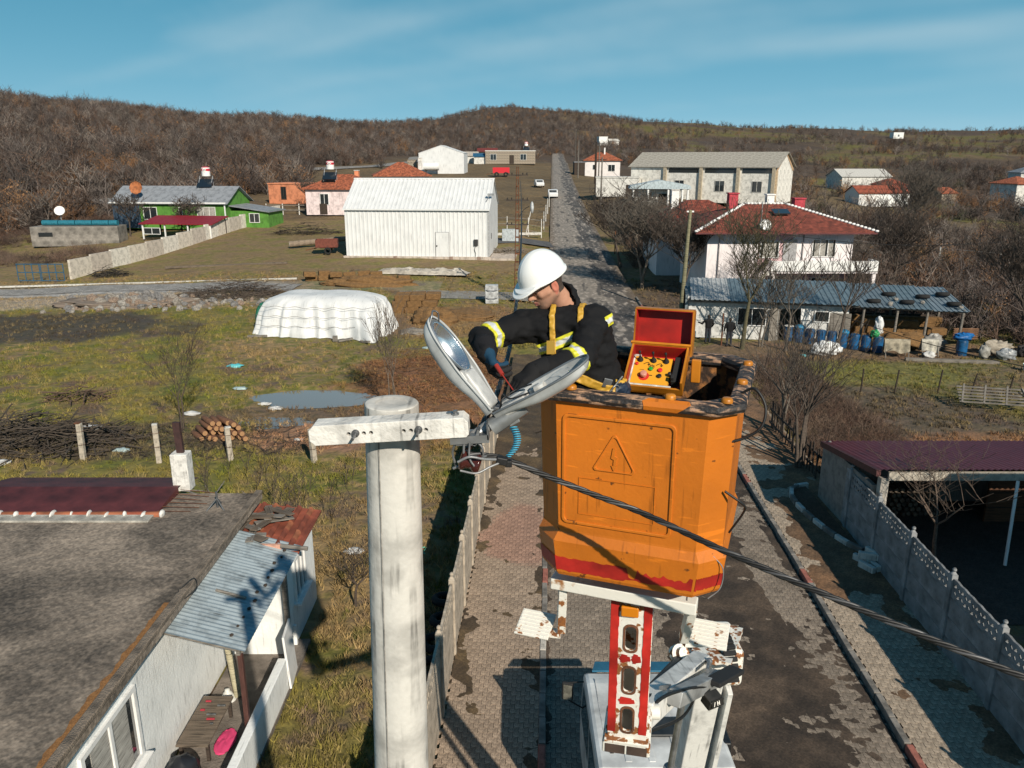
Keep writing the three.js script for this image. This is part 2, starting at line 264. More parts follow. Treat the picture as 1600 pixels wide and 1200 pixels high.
function paving(name, label, u0, u1, v0, v1, y, colour, skip, seed) { // u across, v = distance along the street; 300 nearest blocks as parts
  const r = rng(seed), list = [];
  for (let v = v0, k = 0; v < v1; v += 0.138, k++) for (let u = u0 + (k % 2) * 0.1; u < u1 + 0.02; u += 0.2) { const z = -v, x = u + roadX(z); if (skip(u, v)) { r(); continue; } list.push([x, y - r() * 0.006, z, (r() - 0.5) * 0.03, u, v, r()]); }
  const W = [u0 + roadX(-v0), u1 + roadX(-v0), u0 + roadX(-v1), u1 + roadX(-v1)];
  const base = N().poly([[[W[0], y - 0.017, -v0], [W[1], y - 0.017, -v0], [W[3], y - 0.017, -v1], [W[2], y - 0.017, -v1]]]).build(name, mt([0.05, 0.039, 0.03], 0.97, 'grain', 0.8, 0.01)); tag(base, label, null, null, 'structure');
  const inView = list.filter((p) => p[5] > 11.9 && !(name === 'road' && (p[4] < 0.7 || p[4] > 3.9 || p[5] > 14.5) && p[4] < 3.9));
  const near = new Set(inView.slice(0, 300)), variants = new Map(), rest = [], cs = [];
  for (const p of list) {
    const c = colour(p[4], p[5], p[6]);
    if (near.has(p)) {
      const key = c.map((q) => Math.round(q * 24)).join(); if (!variants.has(key)) variants.set(key, solid(PAV, c));
      const m = mesh('paver', variants.get(key), paverMat, base); m.position.set(p[0], p[1], p[2]); m.rotation.y = RT + p[3];
    } else { const g = PAV.clone(); g.applyMatrix4(new THREE.Matrix4().compose(V(p[0], p[1], p[2]), Q(0, RT + p[3], 0), V(1, 1, 1))); rest.push(g); cs.push(c); }
  }
  const g = mergeGeometries(rest), n = PAV.attributes.position.count, col = new Float32Array(rest.length * n * 3); cs.forEach((c, i) => { for (let k = 0; k < n; k++) col.set(c, (i * n + k) * 3); }); g.setAttribute('color', new THREE.BufferAttribute(col, 3));
  tag(mesh('paver_field', g, paverMat, base), null, null, null, 'stuff'); return base;
}
function dirt(name, label, u0, u1, v0, v1, y, mask, col, parent) { // uneven soil lying over the pavers, grid of real relief
  const s = 0.085, nu = Math.ceil((u1 - u0) / s), nv = Math.ceil((v1 - v0) / s), pos = [], cc = [], idx = [], mk = [];
  for (let j = 0; j <= nv; j++) for (let i = 0; i <= nu; i++) {
    const u = lerp(u0, u1, i / nu), v = lerp(v0, v1, j / nv), z = -v, x = u + roadX(z), m = mask(u, v) + 0.75 * fbm3(x * 2.6, 1, z * 2.6, 5); mk.push(m);
    pos.push(x, y - 0.022 + 0.042 * clamp(m, -0.3, 1.2) + 0.012 * fbm3(x * 5, 4, z * 5, 2), z); const f = 1 + 0.7 * fbm3(x * 1.7, 8, z * 1.7, 4), c = col(u, v); cc.push(c[0] * f, c[1] * f, c[2] * f);
  }
  for (let j = 0; j < nv; j++) for (let i = 0; i < nu; i++) { const o = j * (nu + 1) + i, q = [o, o + 1, o + nu + 1, o + nu + 2]; if (Math.max(...q.map((k) => mk[k])) < 0.2) continue; idx.push(o, o + 1, o + nu + 1, o + 1, o + nu + 2, o + nu + 1); }
  const g = new THREE.BufferGeometry(); g.setAttribute('position', new THREE.Float32BufferAttribute(pos, 3)); g.setAttribute('color', new THREE.Float32BufferAttribute(cc, 3)); g.setIndex(idx); g.computeVertexNormals();
  const uv = []; for (let i = 0; i < pos.length; i += 3) uv.push(pos[i], pos[i + 2]); g.setAttribute('uv', new THREE.Float32BufferAttribute(uv, 2));
  return tag(mesh(name, g, colourMat(0.97, 'grain', 1.1, 0.012)), label, null, null, 'structure');
}
const nz = (u, v, s, k) => fbm3(u * k, s, v * k, 4);
const roadMud = (u, v) => { const lane = sm(3.0, 4.0, u + 0.8 * nz(u, v, 2, 0.5)) * (1 - 0.35 * sm(6.1, 6.9, u)); return lane * (0.75 + 0.9 * nz(u, v, 5, 0.35)) - 0.7 * blob(u, v, 5.2, 25.5, 1.6, 3.5, 0.8) - 0.55 * blob(u, v, 6.7, 19.5, 0.5, 3.4, 0.8) + 0.7 * (1 - sm(0.5, 0.95, u + nz(u, v, 8, 1) * 0.4)) + 0.5 * sm(30, 40, v) * (0.4 + nz(u, v, 3, 0.4) * 2); };
paving('road', 'block-paved street, partly under dark mud', 0.62, 7.5, 9.2, 41, 0.02, (u, v, r) => { const f = 0.8 + r * 0.4 + 0.5 * nz(u, v, 31, 0.8); return [0.315 * f, 0.255 * f, 0.2 * f]; }, (u, v) => roadMud(u, v) > 0.85, 3);
dirt('road_mud', 'dark trodden mud over the paved street', 0.6, 7.5, 9, 42, 0.02, roadMud, (u, v) => { const t = sm(-0.2, 0.3, nz(u, v, 12, 0.7)); return [lerp(0.05, 0.125, t), lerp(0.036, 0.087, t), lerp(0.027, 0.06, t)]; });
const leftDirt = (u, v) => 0.9 * (1 - sm(-1.38, -0.75, u + nz(u, v, 4, 0.7) * 0.9)) + 0.8 * sm(0.1, 0.5, u + nz(u, v, 6, 0.8) * 1.0) + 2.3 * nz(u, v, 9, 0.9) - 0.38 + 1.2 * sm(25, 28, v + nz(u, v, 2, 0.4) * 3);
paving('left_sidewalk', 'grey and pink block-paved footpath beside the perforated wall', -1.42, 0.5, 9.2, 29, 0.14, (u, v, r) => { const f = 0.82 + r * 0.36, pink = blob(u, v, -0.1, 21.4, 1.1, 1.9, 1.6) * 0.8; return [lerp(0.44, 0.46, pink) * f, lerp(0.335, 0.265, pink) * f, lerp(0.25, 0.195, pink) * f]; }, () => false, 5);
dirt('left_footpath_soil', 'brown soil and moss lying on the footpath blocks', -1.45, 0.48, 9, 44, 0.14, leftDirt, (u, v) => { const t = sm(-0.1, 0.3, nz(u, v, 14, 0.6)); return [lerp(0.09, 0.15, t), lerp(0.062, 0.1, t), lerp(0.038, 0.05, t)]; });
const rightDirt = (u, v) => 1.5 * sm(16.5, 19, v + nz(u, v, 3, 0.5) * 3) * sm(7.6, 8.3, u + nz(u, v, 7, 0.6) * 0.9) - 0.9 * sm(23, 26, v + nz(u, v, 3, 0.6) * 3) + 0.7 * sm(8.6, 9.5, u + nz(u, v, 5, 0.7)) + 1.9 * nz(u, v, 19, 0.8) - 0.3;
paving('right_sidewalk', 'pale block-paved footpath along the grey patterned wall', 7.72, 10.3, 9.2, 34, 0.14, (u, v, r) => { const f = 0.84 + r * 0.34; return [0.47 * f, 0.38 * f, 0.29 * f]; }, () => false, 7);
dirt('right_footpath_soil', 'reddish brown soil lying on the right footpath', 7.7, 10.3, 9, 44, 0.14, rightDirt, (u, v) => { const t = sm(-0.1, 0.3, nz(u, v, 44, 0.6)); return [lerp(0.19, 0.28, t), lerp(0.115, 0.15, t), lerp(0.066, 0.076, t)]; });
function kerb(name, label, u, v0, v1, seed) { // stones one by one near by
  const base = new THREE.Group(); base.name = numbered(name); scene.add(base); tag(base, label, null, null, 'structure'); const r = rng(seed);
  const plain = mt([0.27, 0.25, 0.225], 0.92, 'blotch', 0.7, 0.008), white = mt([0.5, 0.47, 0.42], 0.9, 'streak', 0.6, 0.008), red = mt([0.33, 0.12, 0.09], 0.9, 'streak', 0.6, 0.008), g = boxUV(clean(new RoundedBoxGeometry(0.14, 0.3, 0.735, 2, 0.02)));
  let k = 0; for (let v = v0; v < v1; v += 0.75, k++) { const z = -v, m = mesh('kerb_stone', g, name === 'left_kerb' && k % 7 === 2 ? white : k % 9 === 4 ? red : plain, base); m.position.set(u + roadX(z) + (r() - 0.5) * 0.02, 0.012 + (r() - 0.5) * 0.012, z); m.rotation.set((r() - 0.5) * 0.02, RT + (r() - 0.5) * 0.03, (r() - 0.5) * 0.05); }
}
kerb('left_kerb', 'row of worn kerb stones edging the left footpath', 0.55, 9.3, 44, 21);
kerb('right_kerb', 'row of worn kerb stones edging the right footpath', 7.62, 9.3, 64, 22);
{ // the street beyond: patched asphalt
  const S = 1024, W = 256, d = new Uint8Array(S * W * 4), enc = (v) => 255 * Math.pow(clamp(v), 1 / 2.2);
  for (let j = 0; j < S; j++) for (let i = 0; i < W; i++) {
    const u = i / W * 7.6, v = 38 + Math.pow(j / S, 1.6) * 320, n = nz(u * 1.2, v * 0.35, 61, 0.9), n2 = nz(u, v * 0.5, 66, 2.6), n3 = nz(u, v * 0.12, 70, 0.6);
    let c = [0.235, 0.205, 0.175], k = sm(0.02, 0.22, n + 0.42 * sm(3.0, 5.0, u + n3 * 3) - 0.16); c = c.map((q, t) => lerp(q, [0.055, 0.05, 0.048][t], k * 0.85));
    const k2 = sm(0.12, 0.3, n2 - 0.4 * n); c = c.map((q, t) => lerp(q, [0.36, 0.31, 0.27][t], k2 * 0.7)); const e = 1 - sm(0, 1.1, Math.min(u, 7.6 - u) + n2); c = c.map((q, t) => lerp(q, [0.15, 0.11, 0.075][t], e * 0.8));
    const f = 1 + n2 * 0.7, o = (j * W + i) * 4; d[o] = enc(c[0] * f); d[o + 1] = enc(c[1] * f); d[o + 2] = enc(c[2] * f); d[o + 3] = 255;
  }
  const t = new THREE.DataTexture(d, W, S); t.colorSpace = THREE.SRGBColorSpace; t.magFilter = THREE.LinearFilter; t.generateMipmaps = true; t.minFilter = THREE.LinearMipmapLinearFilter; t.needsUpdate = true;
  const g = new THREE.PlaneGeometry(1, 1, 10, 160), p = g.attributes.position;
  for (let i = 0; i < p.count; i++) { const a = p.getX(i) + 0.5, b = p.getY(i) + 0.5, v = 38 + Math.pow(b, 1.6) * 320, z = -v, w0 = 0.45, w1 = lerp(7.65, 5.6, sm(60, 150, v)); const u = lerp(w0, w1, a), x = u + roadX(z); p.setXYZ(i, x, hAt(x, z) + 0.035 + (v > 100 ? 0.15 : 0.03) - 0.08 * Math.pow(Math.abs(a - 0.5) * 2, 4) - (v < 42 ? 0.05 : 0), z); }
  g.computeVertexNormals(); const bm = rep(T.lump, 1); bm.repeat.set(3, 90);
  tag(mesh('far_road', g, new THREE.MeshStandardMaterial({ map: t, roughness: 0.9, bumpMap: bm, bumpScale: 0.05 })), 'patched and stained asphalt street climbing towards the hills', null, null, 'structure');
}
function strip(name, label, pts, w, mat, lift = 0.06) { // a path that follows the land
  const c = new THREE.CatmullRomCurve3(pts.map(([x, z]) => V(x, 0, z))), n = pts.length * 16, pos = [], idx = [], uv = [];
  for (let i = 0; i <= n; i++) { const q = c.getPoint(i / n), t = c.getTangent(i / n); for (const s of [-1, 0, 1]) { const x = q.x + t.z * s * w / 2, z = q.z - t.x * s * w / 2; pos.push(x, hAt(x, z) + lift * (s ? 0.4 : 1), z); uv.push(x, z); } }
  for (let i = 0; i < n; i++) for (let k = 0; k < 2; k++) { const o = i * 3 + k; idx.push(o, o + 1, o + 3, o + 1, o + 4, o + 3); }
  const g = new THREE.BufferGeometry(); g.setAttribute('position', new THREE.Float32BufferAttribute(pos, 3)); g.setAttribute('uv', new THREE.Float32BufferAttribute(uv, 2)); g.setIndex(idx); g.computeVertexNormals();
  return tag(mesh(name, g, mat), label, null, null, 'structure');
}
const trackMat = mt([0.34, 0.325, 0.31], 0.95, 'grain', 3, 0.03);
strip('gravel_track', 'pale grey gravel track past the rubble heap', [[-75, -64.5], [-55, -66], [-40, -66.6], [-26, -66.4], [-18, -65.5]], 3.0, trackMat, 0.09);
strip('paved_lane', 'short grey block-paved lane joining the street', [[-9, -62.3], [-5, -62.7], [0, -62.3], [3.2, -61.8]], 3.0, mt([0.34, 0.325, 0.3], 0.92, 'grain', 1.2, 0.05), 0.1);
strip('hill_road', 'narrow pale road along the foot of the wooded hill', [[-110, -98], [-83, -112], [-62, -135], [-57, -165], [-55, -200], [-42, -222], [-32, -250], [-34, -290]], 4.5, mt([0.3, 0.285, 0.27], 0.95, 'grain', 4, 0.02), 0.35);
strip('asphalt_turning', 'dark asphalt lane meeting the street beside the wire enclosure', [[-4, -92], [0, -93], [4.6, -93.5]], 4, mt([0.12, 0.12, 0.125], 0.9, 'grain', 2), 0.14);
// ---------------------------------------------------------------- concrete pole with crossarm
const concrete = mt([0.56, 0.545, 0.51], 0.9, 'streak', 1.1, 0.0022), concreteWhite = mt([0.68, 0.665, 0.63], 0.85, 'streak', 0.7, 0.005), steel = mt([0.42, 0.43, 0.44], 0.42, 'blotch', 0.4, 0, { metal: 0.75 }), zinc = mt([0.5, 0.51, 0.52], 0.5, 'blotch', 0.5, 0.001, { metal: 0.45 });
const blackRubber = mt([0.016, 0.016, 0.017], 0.55, 'grain', 0.3), dark = paint([0.012, 0.012, 0.013], 0.8), rustM = mt([0.19, 0.075, 0.035], 0.9, 'blotch', 0.5, 0.004);
{
  const t = thing('utility_pole', 'round pale concrete utility pole carrying a short white crossarm', 'pole', [-0.55, 0, -3.44]); t.rotation.z = -0.0155; t.position.x = -0.705;
  const top = 9.925, pr = []; for (let i = 0; i <= 20; i++) pr.push([lerp(0.205, 0.1235, i / 20), top * i / 20 - 0.004]);
  N().lathe([...pr, [0.117, top + 0.003], [0.075, top + 0.004], [0.072, top - 0.004], [0.001, top - 0.006]], 48).build('shaft', concrete, t);
  N().rod([-0.06, 4, 0.16], [-0.045, top - 0.05, 0.1165], 0.0045, 0.004, 6).rod([0.1, 4.5, -0.13], [0.075, top, -0.1], 0.005, 0.004, 6).build('mould_seam', mt([0.33, 0.32, 0.3], 0.95), t);
  const L = 0.69, h = 0.09, c = 0.022, holes = [], circ = (x, y, r) => { const o = []; for (let i = 0; i < 12; i++) o.push([x + r * Math.cos(i / 12 * 6.2832), y + r * Math.sin(i / 12 * 6.2832)]); return o; };
  for (const f of [0.25, 0.345, 0.39, 0.595, 0.64, 0.735]) holes.push(circ((f - 0.5) * L, 0.0, 0.0085));
  const arm = N().ext([[-L / 2 + c, -h / 2], [L / 2 - c * 0.6, -h / 2], [L / 2, -h / 2 + c * 0.6], [L / 2, h / 2 - c], [L / 2 - c, h / 2], [-L / 2 + c, h / 2], [-L / 2, h / 2 - c], [-L / 2, -h / 2 + c]], 0.1, 0, 0, -0.05, 0, 0, 0, holes, 0.0025).build('crossarm', concreteWhite, t);
  arm.position.set(0.02, 9.868, 0.185); arm.rotation.z = 0.075;
  for (const f of [0.295, 0.69]) { const b = N().cyl(0.017, 0.017, 0.006, 0, 0, 0.056, Math.PI / 2).cyl(0.013, 0.013, 0.013, 0, 0, 0.065, Math.PI / 2, 0, 0, 6).rod([0, 0, 0], [0, -0.004, 0.125], 0.0062).build('bolt', steel, arm); b.position.set((f - 0.5) * L, 0.004, 0); }
  N().cyl(0.016, 0.016, 0.008, 0.29, 0.049, 0.005).cyl(0.011, 0.011, 0.016, 0.29, 0.058, 0.005, 0, 0, 0, 6).cyl(0.016, 0.016, 0.006, 0.265, 0.048, -0.02).build('top_bolt', steel, arm);
  const br = N().box(0.17, 0.035, 0.09, 0.345, -0.08, -0.005).box(0.006, 0.07, 0.08, 0.425, -0.05, 0).tube([[0.32, -0.09, 0.03], [0.315, -0.15, 0.035], [0.33, -0.2, 0.04], [0.37, -0.215, 0.04]], 0.006).tube([[0.345, -0.09, 0.05], [0.34, -0.16, 0.055], [0.36, -0.2, 0.055]], 0.005).build('bracket', steel, arm); br.position.y = 0.018;
}
{ // insulator hanging under the crossarm end
  const t = thing('spool_insulator', 'brown glazed spool insulator hanging under the white crossarm', 'insulator', [-0.185, 9.715, -3.235]);
  N().lathe([[0, -0.045], [0.04, -0.045], [0.048, -0.03], [0.03, -0.012], [0.03, 0.012], [0.048, 0.03], [0.04, 0.045], [0, 0.045]], 20, 0, 0, 0, 0, 0, 1.25).build('spool', paint([0.055, 0.014, 0.012], 0.18), t);
  N().rod([-0.075, -0.03, 0], [0.075, 0.03, 0], 0.007).tube([[-0.06, -0.025, 0.0], [-0.075, 0.05, 0.0], [-0.05, 0.11, 0]], 0.006).tube([[0.06, 0.025, 0], [0.05, 0.075, 0], [0.0, 0.11, 0]], 0.006).build('shackle', steel, t);
  N().tube([[-0.05, 0.02, 0.05], [0.0, 0.045, 0.055], [0.06, 0.03, 0.04], [0.12, 0.012, 0.0]], 0.006).tube([[-0.04, -0.02, 0.05], [0.03, -0.03, 0.055], [0.09, -0.01, 0.03], [0.14, 0.0, 0.0]], 0.005).build('tie_wire', zinc, t);
  N().rbox(0.05, 0.035, 0.035, 0.006, 0.14, 0.005, -0.005, 0, 0, -0.2).rbox(0.03, 0.03, 0.03, 0.005, 0.17, -0.01, -0.01).build('clamp', blackRubber, t);
}
function bundle(name, label, pts, r, rr, pitch) { // twisted aerial cable
  const c = new THREE.CatmullRomCurve3(pts.map((p) => V(...p))), L = c.getLength(), n = Math.ceil(L / pitch * 12), t = thing(name, label, 'cable'), up = V(0, 1, 0);
  for (let k = 0; k < 4; k++) {
    const q = []; for (let i = 0; i <= n; i++) { const p = c.getPointAt(i / n), d = c.getTangentAt(i / n), x = V().crossVectors(d, up).normalize(), y = V().crossVectors(x, d), a = i / n * L / pitch * 6.2832 + k * 1.5708; q.push(p.addScaledVector(x, Math.cos(a) * r).addScaledVector(y, Math.sin(a) * r)); }
    const g = new THREE.TubeGeometry(new THREE.CatmullRomCurve3(q), n * 2, rr, 6); mesh(k ? 'insulated_core' : 'bare_core', boxUV(clean(g)), k ? blackRubber : mt([0.13, 0.13, 0.135], 0.5, 'blotch', 0.3, 0, { metal: 0.4 }), t);
  }
}
bundle('aerial_cable', 'thick twisted black and silver cable sagging past the orange bucket', [[-0.2, 9.75, -3.24], [-0.05, 9.725, -3.26], [0.12, 9.65, -3.27], [0.34, 9.562, -3.255], [0.569, 9.488, -3.208], [0.925, 9.405, -2.97], [1.886, 9.163, -2.49], [3.3, 8.85, -1.8]], 0.0078, 0.0068, 0.24);
bundle('street_cable', 'twisted grey cable running behind the open lamp up the street', [[-0.2, 9.76, -3.26], [-0.1, 9.8, -3.8], [-0.03, 9.84, -4.6], [0.02, 9.83, -6], [0.1, 9.7, -10], [0.3, 9.3, -25], [0.5, 9.2, -45], [0.62, 9.4, -60.3]], 0.008, 0.007, 0.3);
{
  const h = []; for (let i = 0; i < 160; i++) { const t = i / 159, a = i * 0.62, R = 0.017 * (1 - t * 0.3); h.push([0.005 - 0.06 * t * t + 0.03 * Math.sin(t * 3) + Math.cos(a) * R, 9.845 - 0.17 * t + Math.sin(a) * R * 0.5, -3.33 + Math.sin(a) * R]); }
  tag(N().tube(h, 0.0032, 5, 480).build('coiled_wire', paint([0.05, 0.33, 0.5], 0.45)), 'thin blue coiled wire dangling below the lamp arm', 'wire');
}
// ---------------------------------------------------------------- street lamp, opened on its hinge
{
  const t = thing('street_lamp', 'grey street lamp opened on its hinge, reflector bowl showing', 'street lamp', [-0.07, 9.93, -3.33]);
  const lampGrey = mt([0.62, 0.65, 0.66], 0.38, 'blotch', 0.6), lampDark = mt([0.2, 0.23, 0.26], 0.5, 'blotch', 0.5);
  const frame = (X, Nn) => { const x = V(...X).normalize(), y = V(...Nn).addScaledVector(x, -V(...Nn).dot(x)).normalize(), z = V().crossVectors(x, y); return new THREE.Quaternion().setFromRotationMatrix(new THREE.Matrix4().makeBasis(x, y, z)); };
  const d = [0.378, 0.26, 0.13], xl = [-0.29, 0.385, -0.11];
  const shell = (L, w, dep, thick) => { // open tray: x along, y up is the open side
    const pos = [], nt = 26, na = 16, idx = []; for (const s of [0, thick]) for (let i = 0; i <= nt; i++) for (let j = 0; j <= na; j++) { const q = i / nt, a = j / na * Math.PI, W = w(q) - s, dd = dep(q) - s; pos.push(L * q * (1 - s * 0.5) + s * 0.5, -Math.max(0.002, dd) * Math.pow(Math.sin(a), 0.55) + (s ? 0.001 : 0), W * Math.sign(Math.cos(a)) * Math.pow(Math.abs(Math.cos(a)), 0.8)); }
    const m = (nt + 1) * (na + 1); for (let i = 0; i < nt; i++) for (let j = 0; j < na; j++) { const o = i * (na + 1) + j; idx.push(o, o + 1, o + na + 1, o + 1, o + na + 2, o + na + 1, m + o, m + o + na + 1, m + o + 1, m + o + 1, m + o + na + 1, m + o + na + 2); }
    for (let i = 0; i < nt; i++) for (const j of [0, na]) { const o = i * (na + 1) + j; idx.push(o, m + o, o + na + 1, m + o, m + o + na + 1, o + na + 1); }
    const g = new THREE.BufferGeometry(); g.setAttribute('position', new THREE.Float32BufferAttribute(pos, 3)); g.setIndex(idx); g.computeVertexNormals(); return boxUV(clean(g));
  };
  const w = (q) => lerp(0.055, 0.092, sm(0, 0.5, q)) * Math.sqrt(Math.max(0, 1 - Math.pow(clamp((q - 0.62) / 0.385), 2.6))), dep = (q) => lerp(0.05, 0.085, sm(0.1, 0.5, q)) * Math.sqrt(Math.max(0, 1 - Math.pow(clamp((q - 0.5) / 0.505), 3)));
  const lid = mesh('lid', shell(0.5, w, dep, 0.006), lampGrey, t); lid.quaternion.copy(frame(xl, d));
  const rimPts = []; for (let i = 0; i <= 40; i++) { const q = i / 40; rimPts.push([0.5 * q, 0.002, w(q)]); } for (let i = 39; i > 0; i--) { const q = i / 40; rimPts.push([0.5 * q, 0.002, -w(q)]); }
  N().tube(rimPts, 0.006, 6, 160, true).build('lid_rim', lampGrey, lid);
  N().rbox(0.2, 0.05, 0.1, 0.018, 0.115, -0.012, 0).rbox(0.06, 0.04, 0.13, 0.012, 0.2, -0.018, 0).build('gear_cover', mt([0.72, 0.73, 0.72], 0.4, 'blotch', 0.5), lid);
  N().lathe([[0.001, -0.075], [0.03, -0.071], [0.055, -0.055], [0.07, -0.03], [0.076, 0], [0.081, 0.004], [0.081, -0.004], [0.074, -0.035], [0.058, -0.06], [0.03, -0.076]], 40, 0.345, 0.002, 0, 0, 0, 0, [1.6, 0.95, 0.9]).build('reflector', new THREE.MeshStandardMaterial({ color: new THREE.Color().setRGB(0.78, 0.8, 0.82), metalness: 0.95, roughness: 0.22, side: THREE.DoubleSide }), lid);
  N().add((() => { const s = new THREE.Shape(); for (let i = 0; i <= 40; i++) { const a = i / 40 * 6.2832; s[i ? 'lineTo' : 'moveTo'](0.345 + Math.cos(a) * 0.14, Math.sin(a) * 0.085); } const hh = new THREE.Path(); for (let i = 0; i <= 40; i++) { const a = -i / 40 * 6.2832; hh[i ? 'lineTo' : 'moveTo'](0.345 + Math.cos(a) * 0.122, Math.sin(a) * 0.07); } s.holes.push(hh); return new THREE.ExtrudeGeometry(s, { depth: 0.004, bevelEnabled: false }); })(), 0, -0.002, 0, -Math.PI / 2).build('gasket', lampDark, lid);
  N().tube([[0.47, 0.0, 0.05], [0.5, 0.03, 0.03], [0.515, 0.03, 0], [0.5, 0.03, -0.03], [0.47, 0.0, -0.05]], 0.004).build('spring_clip', steel, lid);
  N().rbox(0.03, 0.008, 0.09, 0.003, 0.27, -0.055, 0.115, 0.5, 0, 0).rbox(0.028, 0.012, 0.03, 0.003, 0.27, -0.03, 0.088).build('latch', mt([0.75, 0.75, 0.74], 0.4), lid);
  const body = mesh('body', shell(0.49, w, (q) => 0.75 * dep(q), 0.006), lampGrey, t); body.quaternion.copy(frame(d, [-0.45, 0.85, 0.02]));
  N().tube(rimPts.map(([x, y, z]) => [x * 0.98, y, z]), 0.006, 6, 160, true).build('body_rim', lampDark, body);
  N().rbox(0.13, 0.05, 0.07, 0.008, 0.1, -0.02, 0.01).rbox(0.05, 0.035, 0.05, 0.006, 0.2, -0.02, -0.035).build('ballast', mt([0.7, 0.7, 0.68], 0.5), body);
  N().tube([[0.03, 0, 0.02], [0.06, 0.03, 0.03], [0.12, 0.025, -0.03], [0.2, 0.015, -0.02]], 0.004).tube([[0.02, 0, -0.02], [0.05, 0.035, -0.03], [0.11, 0.02, 0.045], [0.19, 0.0, 0.03]], 0.004).build('wires', blackRubber, body);
  N().lathe([[0.001, 0.13], [0.02, 0.12], [0.028, 0.09], [0.024, 0.04], [0.016, 0.01], [0.016, -0.03], [0.001, -0.03]], 18, 0.27, -0.012, 0, 0, 0, -Math.PI / 2).build('bulb', new THREE.MeshPhysicalMaterial({ color: 0xffffff, roughness: 0.05, transmission: 1, thickness: 0 }), body);
  N().cyl(0.019, 0.019, 0.05, 0.235, -0.012, 0, 0, 0, Math.PI / 2).build('bulb_socket', mt([0.75, 0.74, 0.7], 0.5), body);
  N().tube([[-0.005, 0.005, 0.05], [-0.012, 0.014, 0], [-0.005, 0.005, -0.05]], 0.006).rbox(0.04, 0.02, 0.05, 0.004, 0.0, 0.005, 0).build('hinge', steel, t);
  N().rod([-0.125, -0.125, 0.075], [0.03, -0.03, -0.005], 0.026, 0.026, 18).build('arm', zinc, t);
  N().rod([-0.02, -0.075, 0.03], [0.125, 0.02, 0.02], 0.042, 0.036, 8).rbox(0.05, 0.02, 0.02, 0.004, 0.08, -0.05, 0.03, 0, 0, 0.5).build('spigot_clamp', mt([0.33, 0.35, 0.36], 0.45, 'blotch', 0.5, 0, { metal: 0.3 }), t);
  N().box(0.09, 0.012, 0.07, -0.13, -0.128, 0.07, 0, 0, 0.05).box(0.012, 0.075, 0.07, -0.085, -0.1, 0.07, 0, 0, -0.3).build('arm_bracket', steel, t);
}
// ---------------------------------------------------------------- orange lift bucket
const wornOrange = tex(512, (u, v) => { const n = fb(u, v, 5, 5, 6, 101), s = fb(u, v, 70, 6, 3, 107), g = 0.93 + 0.2 * (n - 0.5) - 0.16 * sm(0.66, 0.85, s) + 0.1 * sm(0.72, 0.8, fb(u, v, 9, 80, 3, 109)); const spot = sm(0.78, 0.82, fb(u, v, 24, 24, 4, 113)); return [lerp(0.815 * g, 0.42, spot), lerp(0.46 * g, 0.25, spot), lerp(0.13 * g, 0.12, spot)]; });
const wornRubber = tex(512, (u, v) => { const s = fb(u, v, 7, 60, 4, 131), n = fb(u, v, 24, 24, 4, 137), k = sm(0.42, 0.66, s * 0.75 + n * 0.25), q = fb(u, v, 30, 30, 3, 139); return [lerp(0.13, 0.62 + 0.15 * q, k), lerp(0.125, 0.5 + 0.1 * q, k), lerp(0.13, 0.44, k)]; });
const dirtyInside = tex(512, (u, v) => { const n = fb(u, v, 14, 14, 5, 151), k = sm(0.42, 0.62, n), q = fb(u, v, 40, 40, 3, 157); return [lerp(0.2, 0.46 + 0.15 * q, k), lerp(0.15, 0.31 + 0.1 * q, k), lerp(0.12, 0.21, k)]; });
const rustyWhite = tex(512, (u, v) => { const n = fb(u, v, 7, 7, 6, 163), k = sm(0.56, 0.63, n), q = fb(u, v, 40, 40, 3, 167); return [lerp(0.87, 0.42 + 0.2 * q, k), lerp(0.86, 0.27 + 0.12 * q, k), lerp(0.83, 0.19, k)]; });
const std = (map, m, rough, o = {}) => new THREE.MeshStandardMaterial({ map: rep(map, m), roughness: rough, side: THREE.DoubleSide, bumpMap: rt('bump', 0.4), bumpScale: 0.001, ...o });
const orange = std(wornOrange, 1.3, 0.42), rubberM = std(wornRubber, 0.55, 0.6, { bumpScale: 0.004 }), insideM = std(dirtyInside, 0.7, 0.95, { bumpScale: 0.005 }), rustyW = std(rustyWhite, 0.45, 0.6, { bumpScale: 0.002 }), whiteSteel = std(rustyWhite, 1.7, 0.45), redPaint = mt([0.62, 0.03, 0.022], 0.5, 'blotch', 0.5), orangeFlat = mt([0.68, 0.245, 0.018], 0.4, 'blotch', 0.8);
const BC = [0.745, 8.835, -4.12], BR = -20 * D;
const oct = (y, w, d, c) => [[-w + c, y, d], [w - c, y, d], [w, y, d - c], [w, y, -d + c], [w - c, y, -d], [-w + c, y, -d], [-w, y, -d + c], [-w, y, d - c]];
function loft(rings, closed = false) { const f = []; for (let i = 0; i + 1 < rings.length + (closed ? 1 : 0); i++) { const a = rings[i], b = rings[(i + 1) % rings.length]; for (let k = 0; k < a.length; k++) { const n = (k + 1) % a.length; f.push([a[k], a[n], b[n], b[k]]); } } return N().poly(f); }
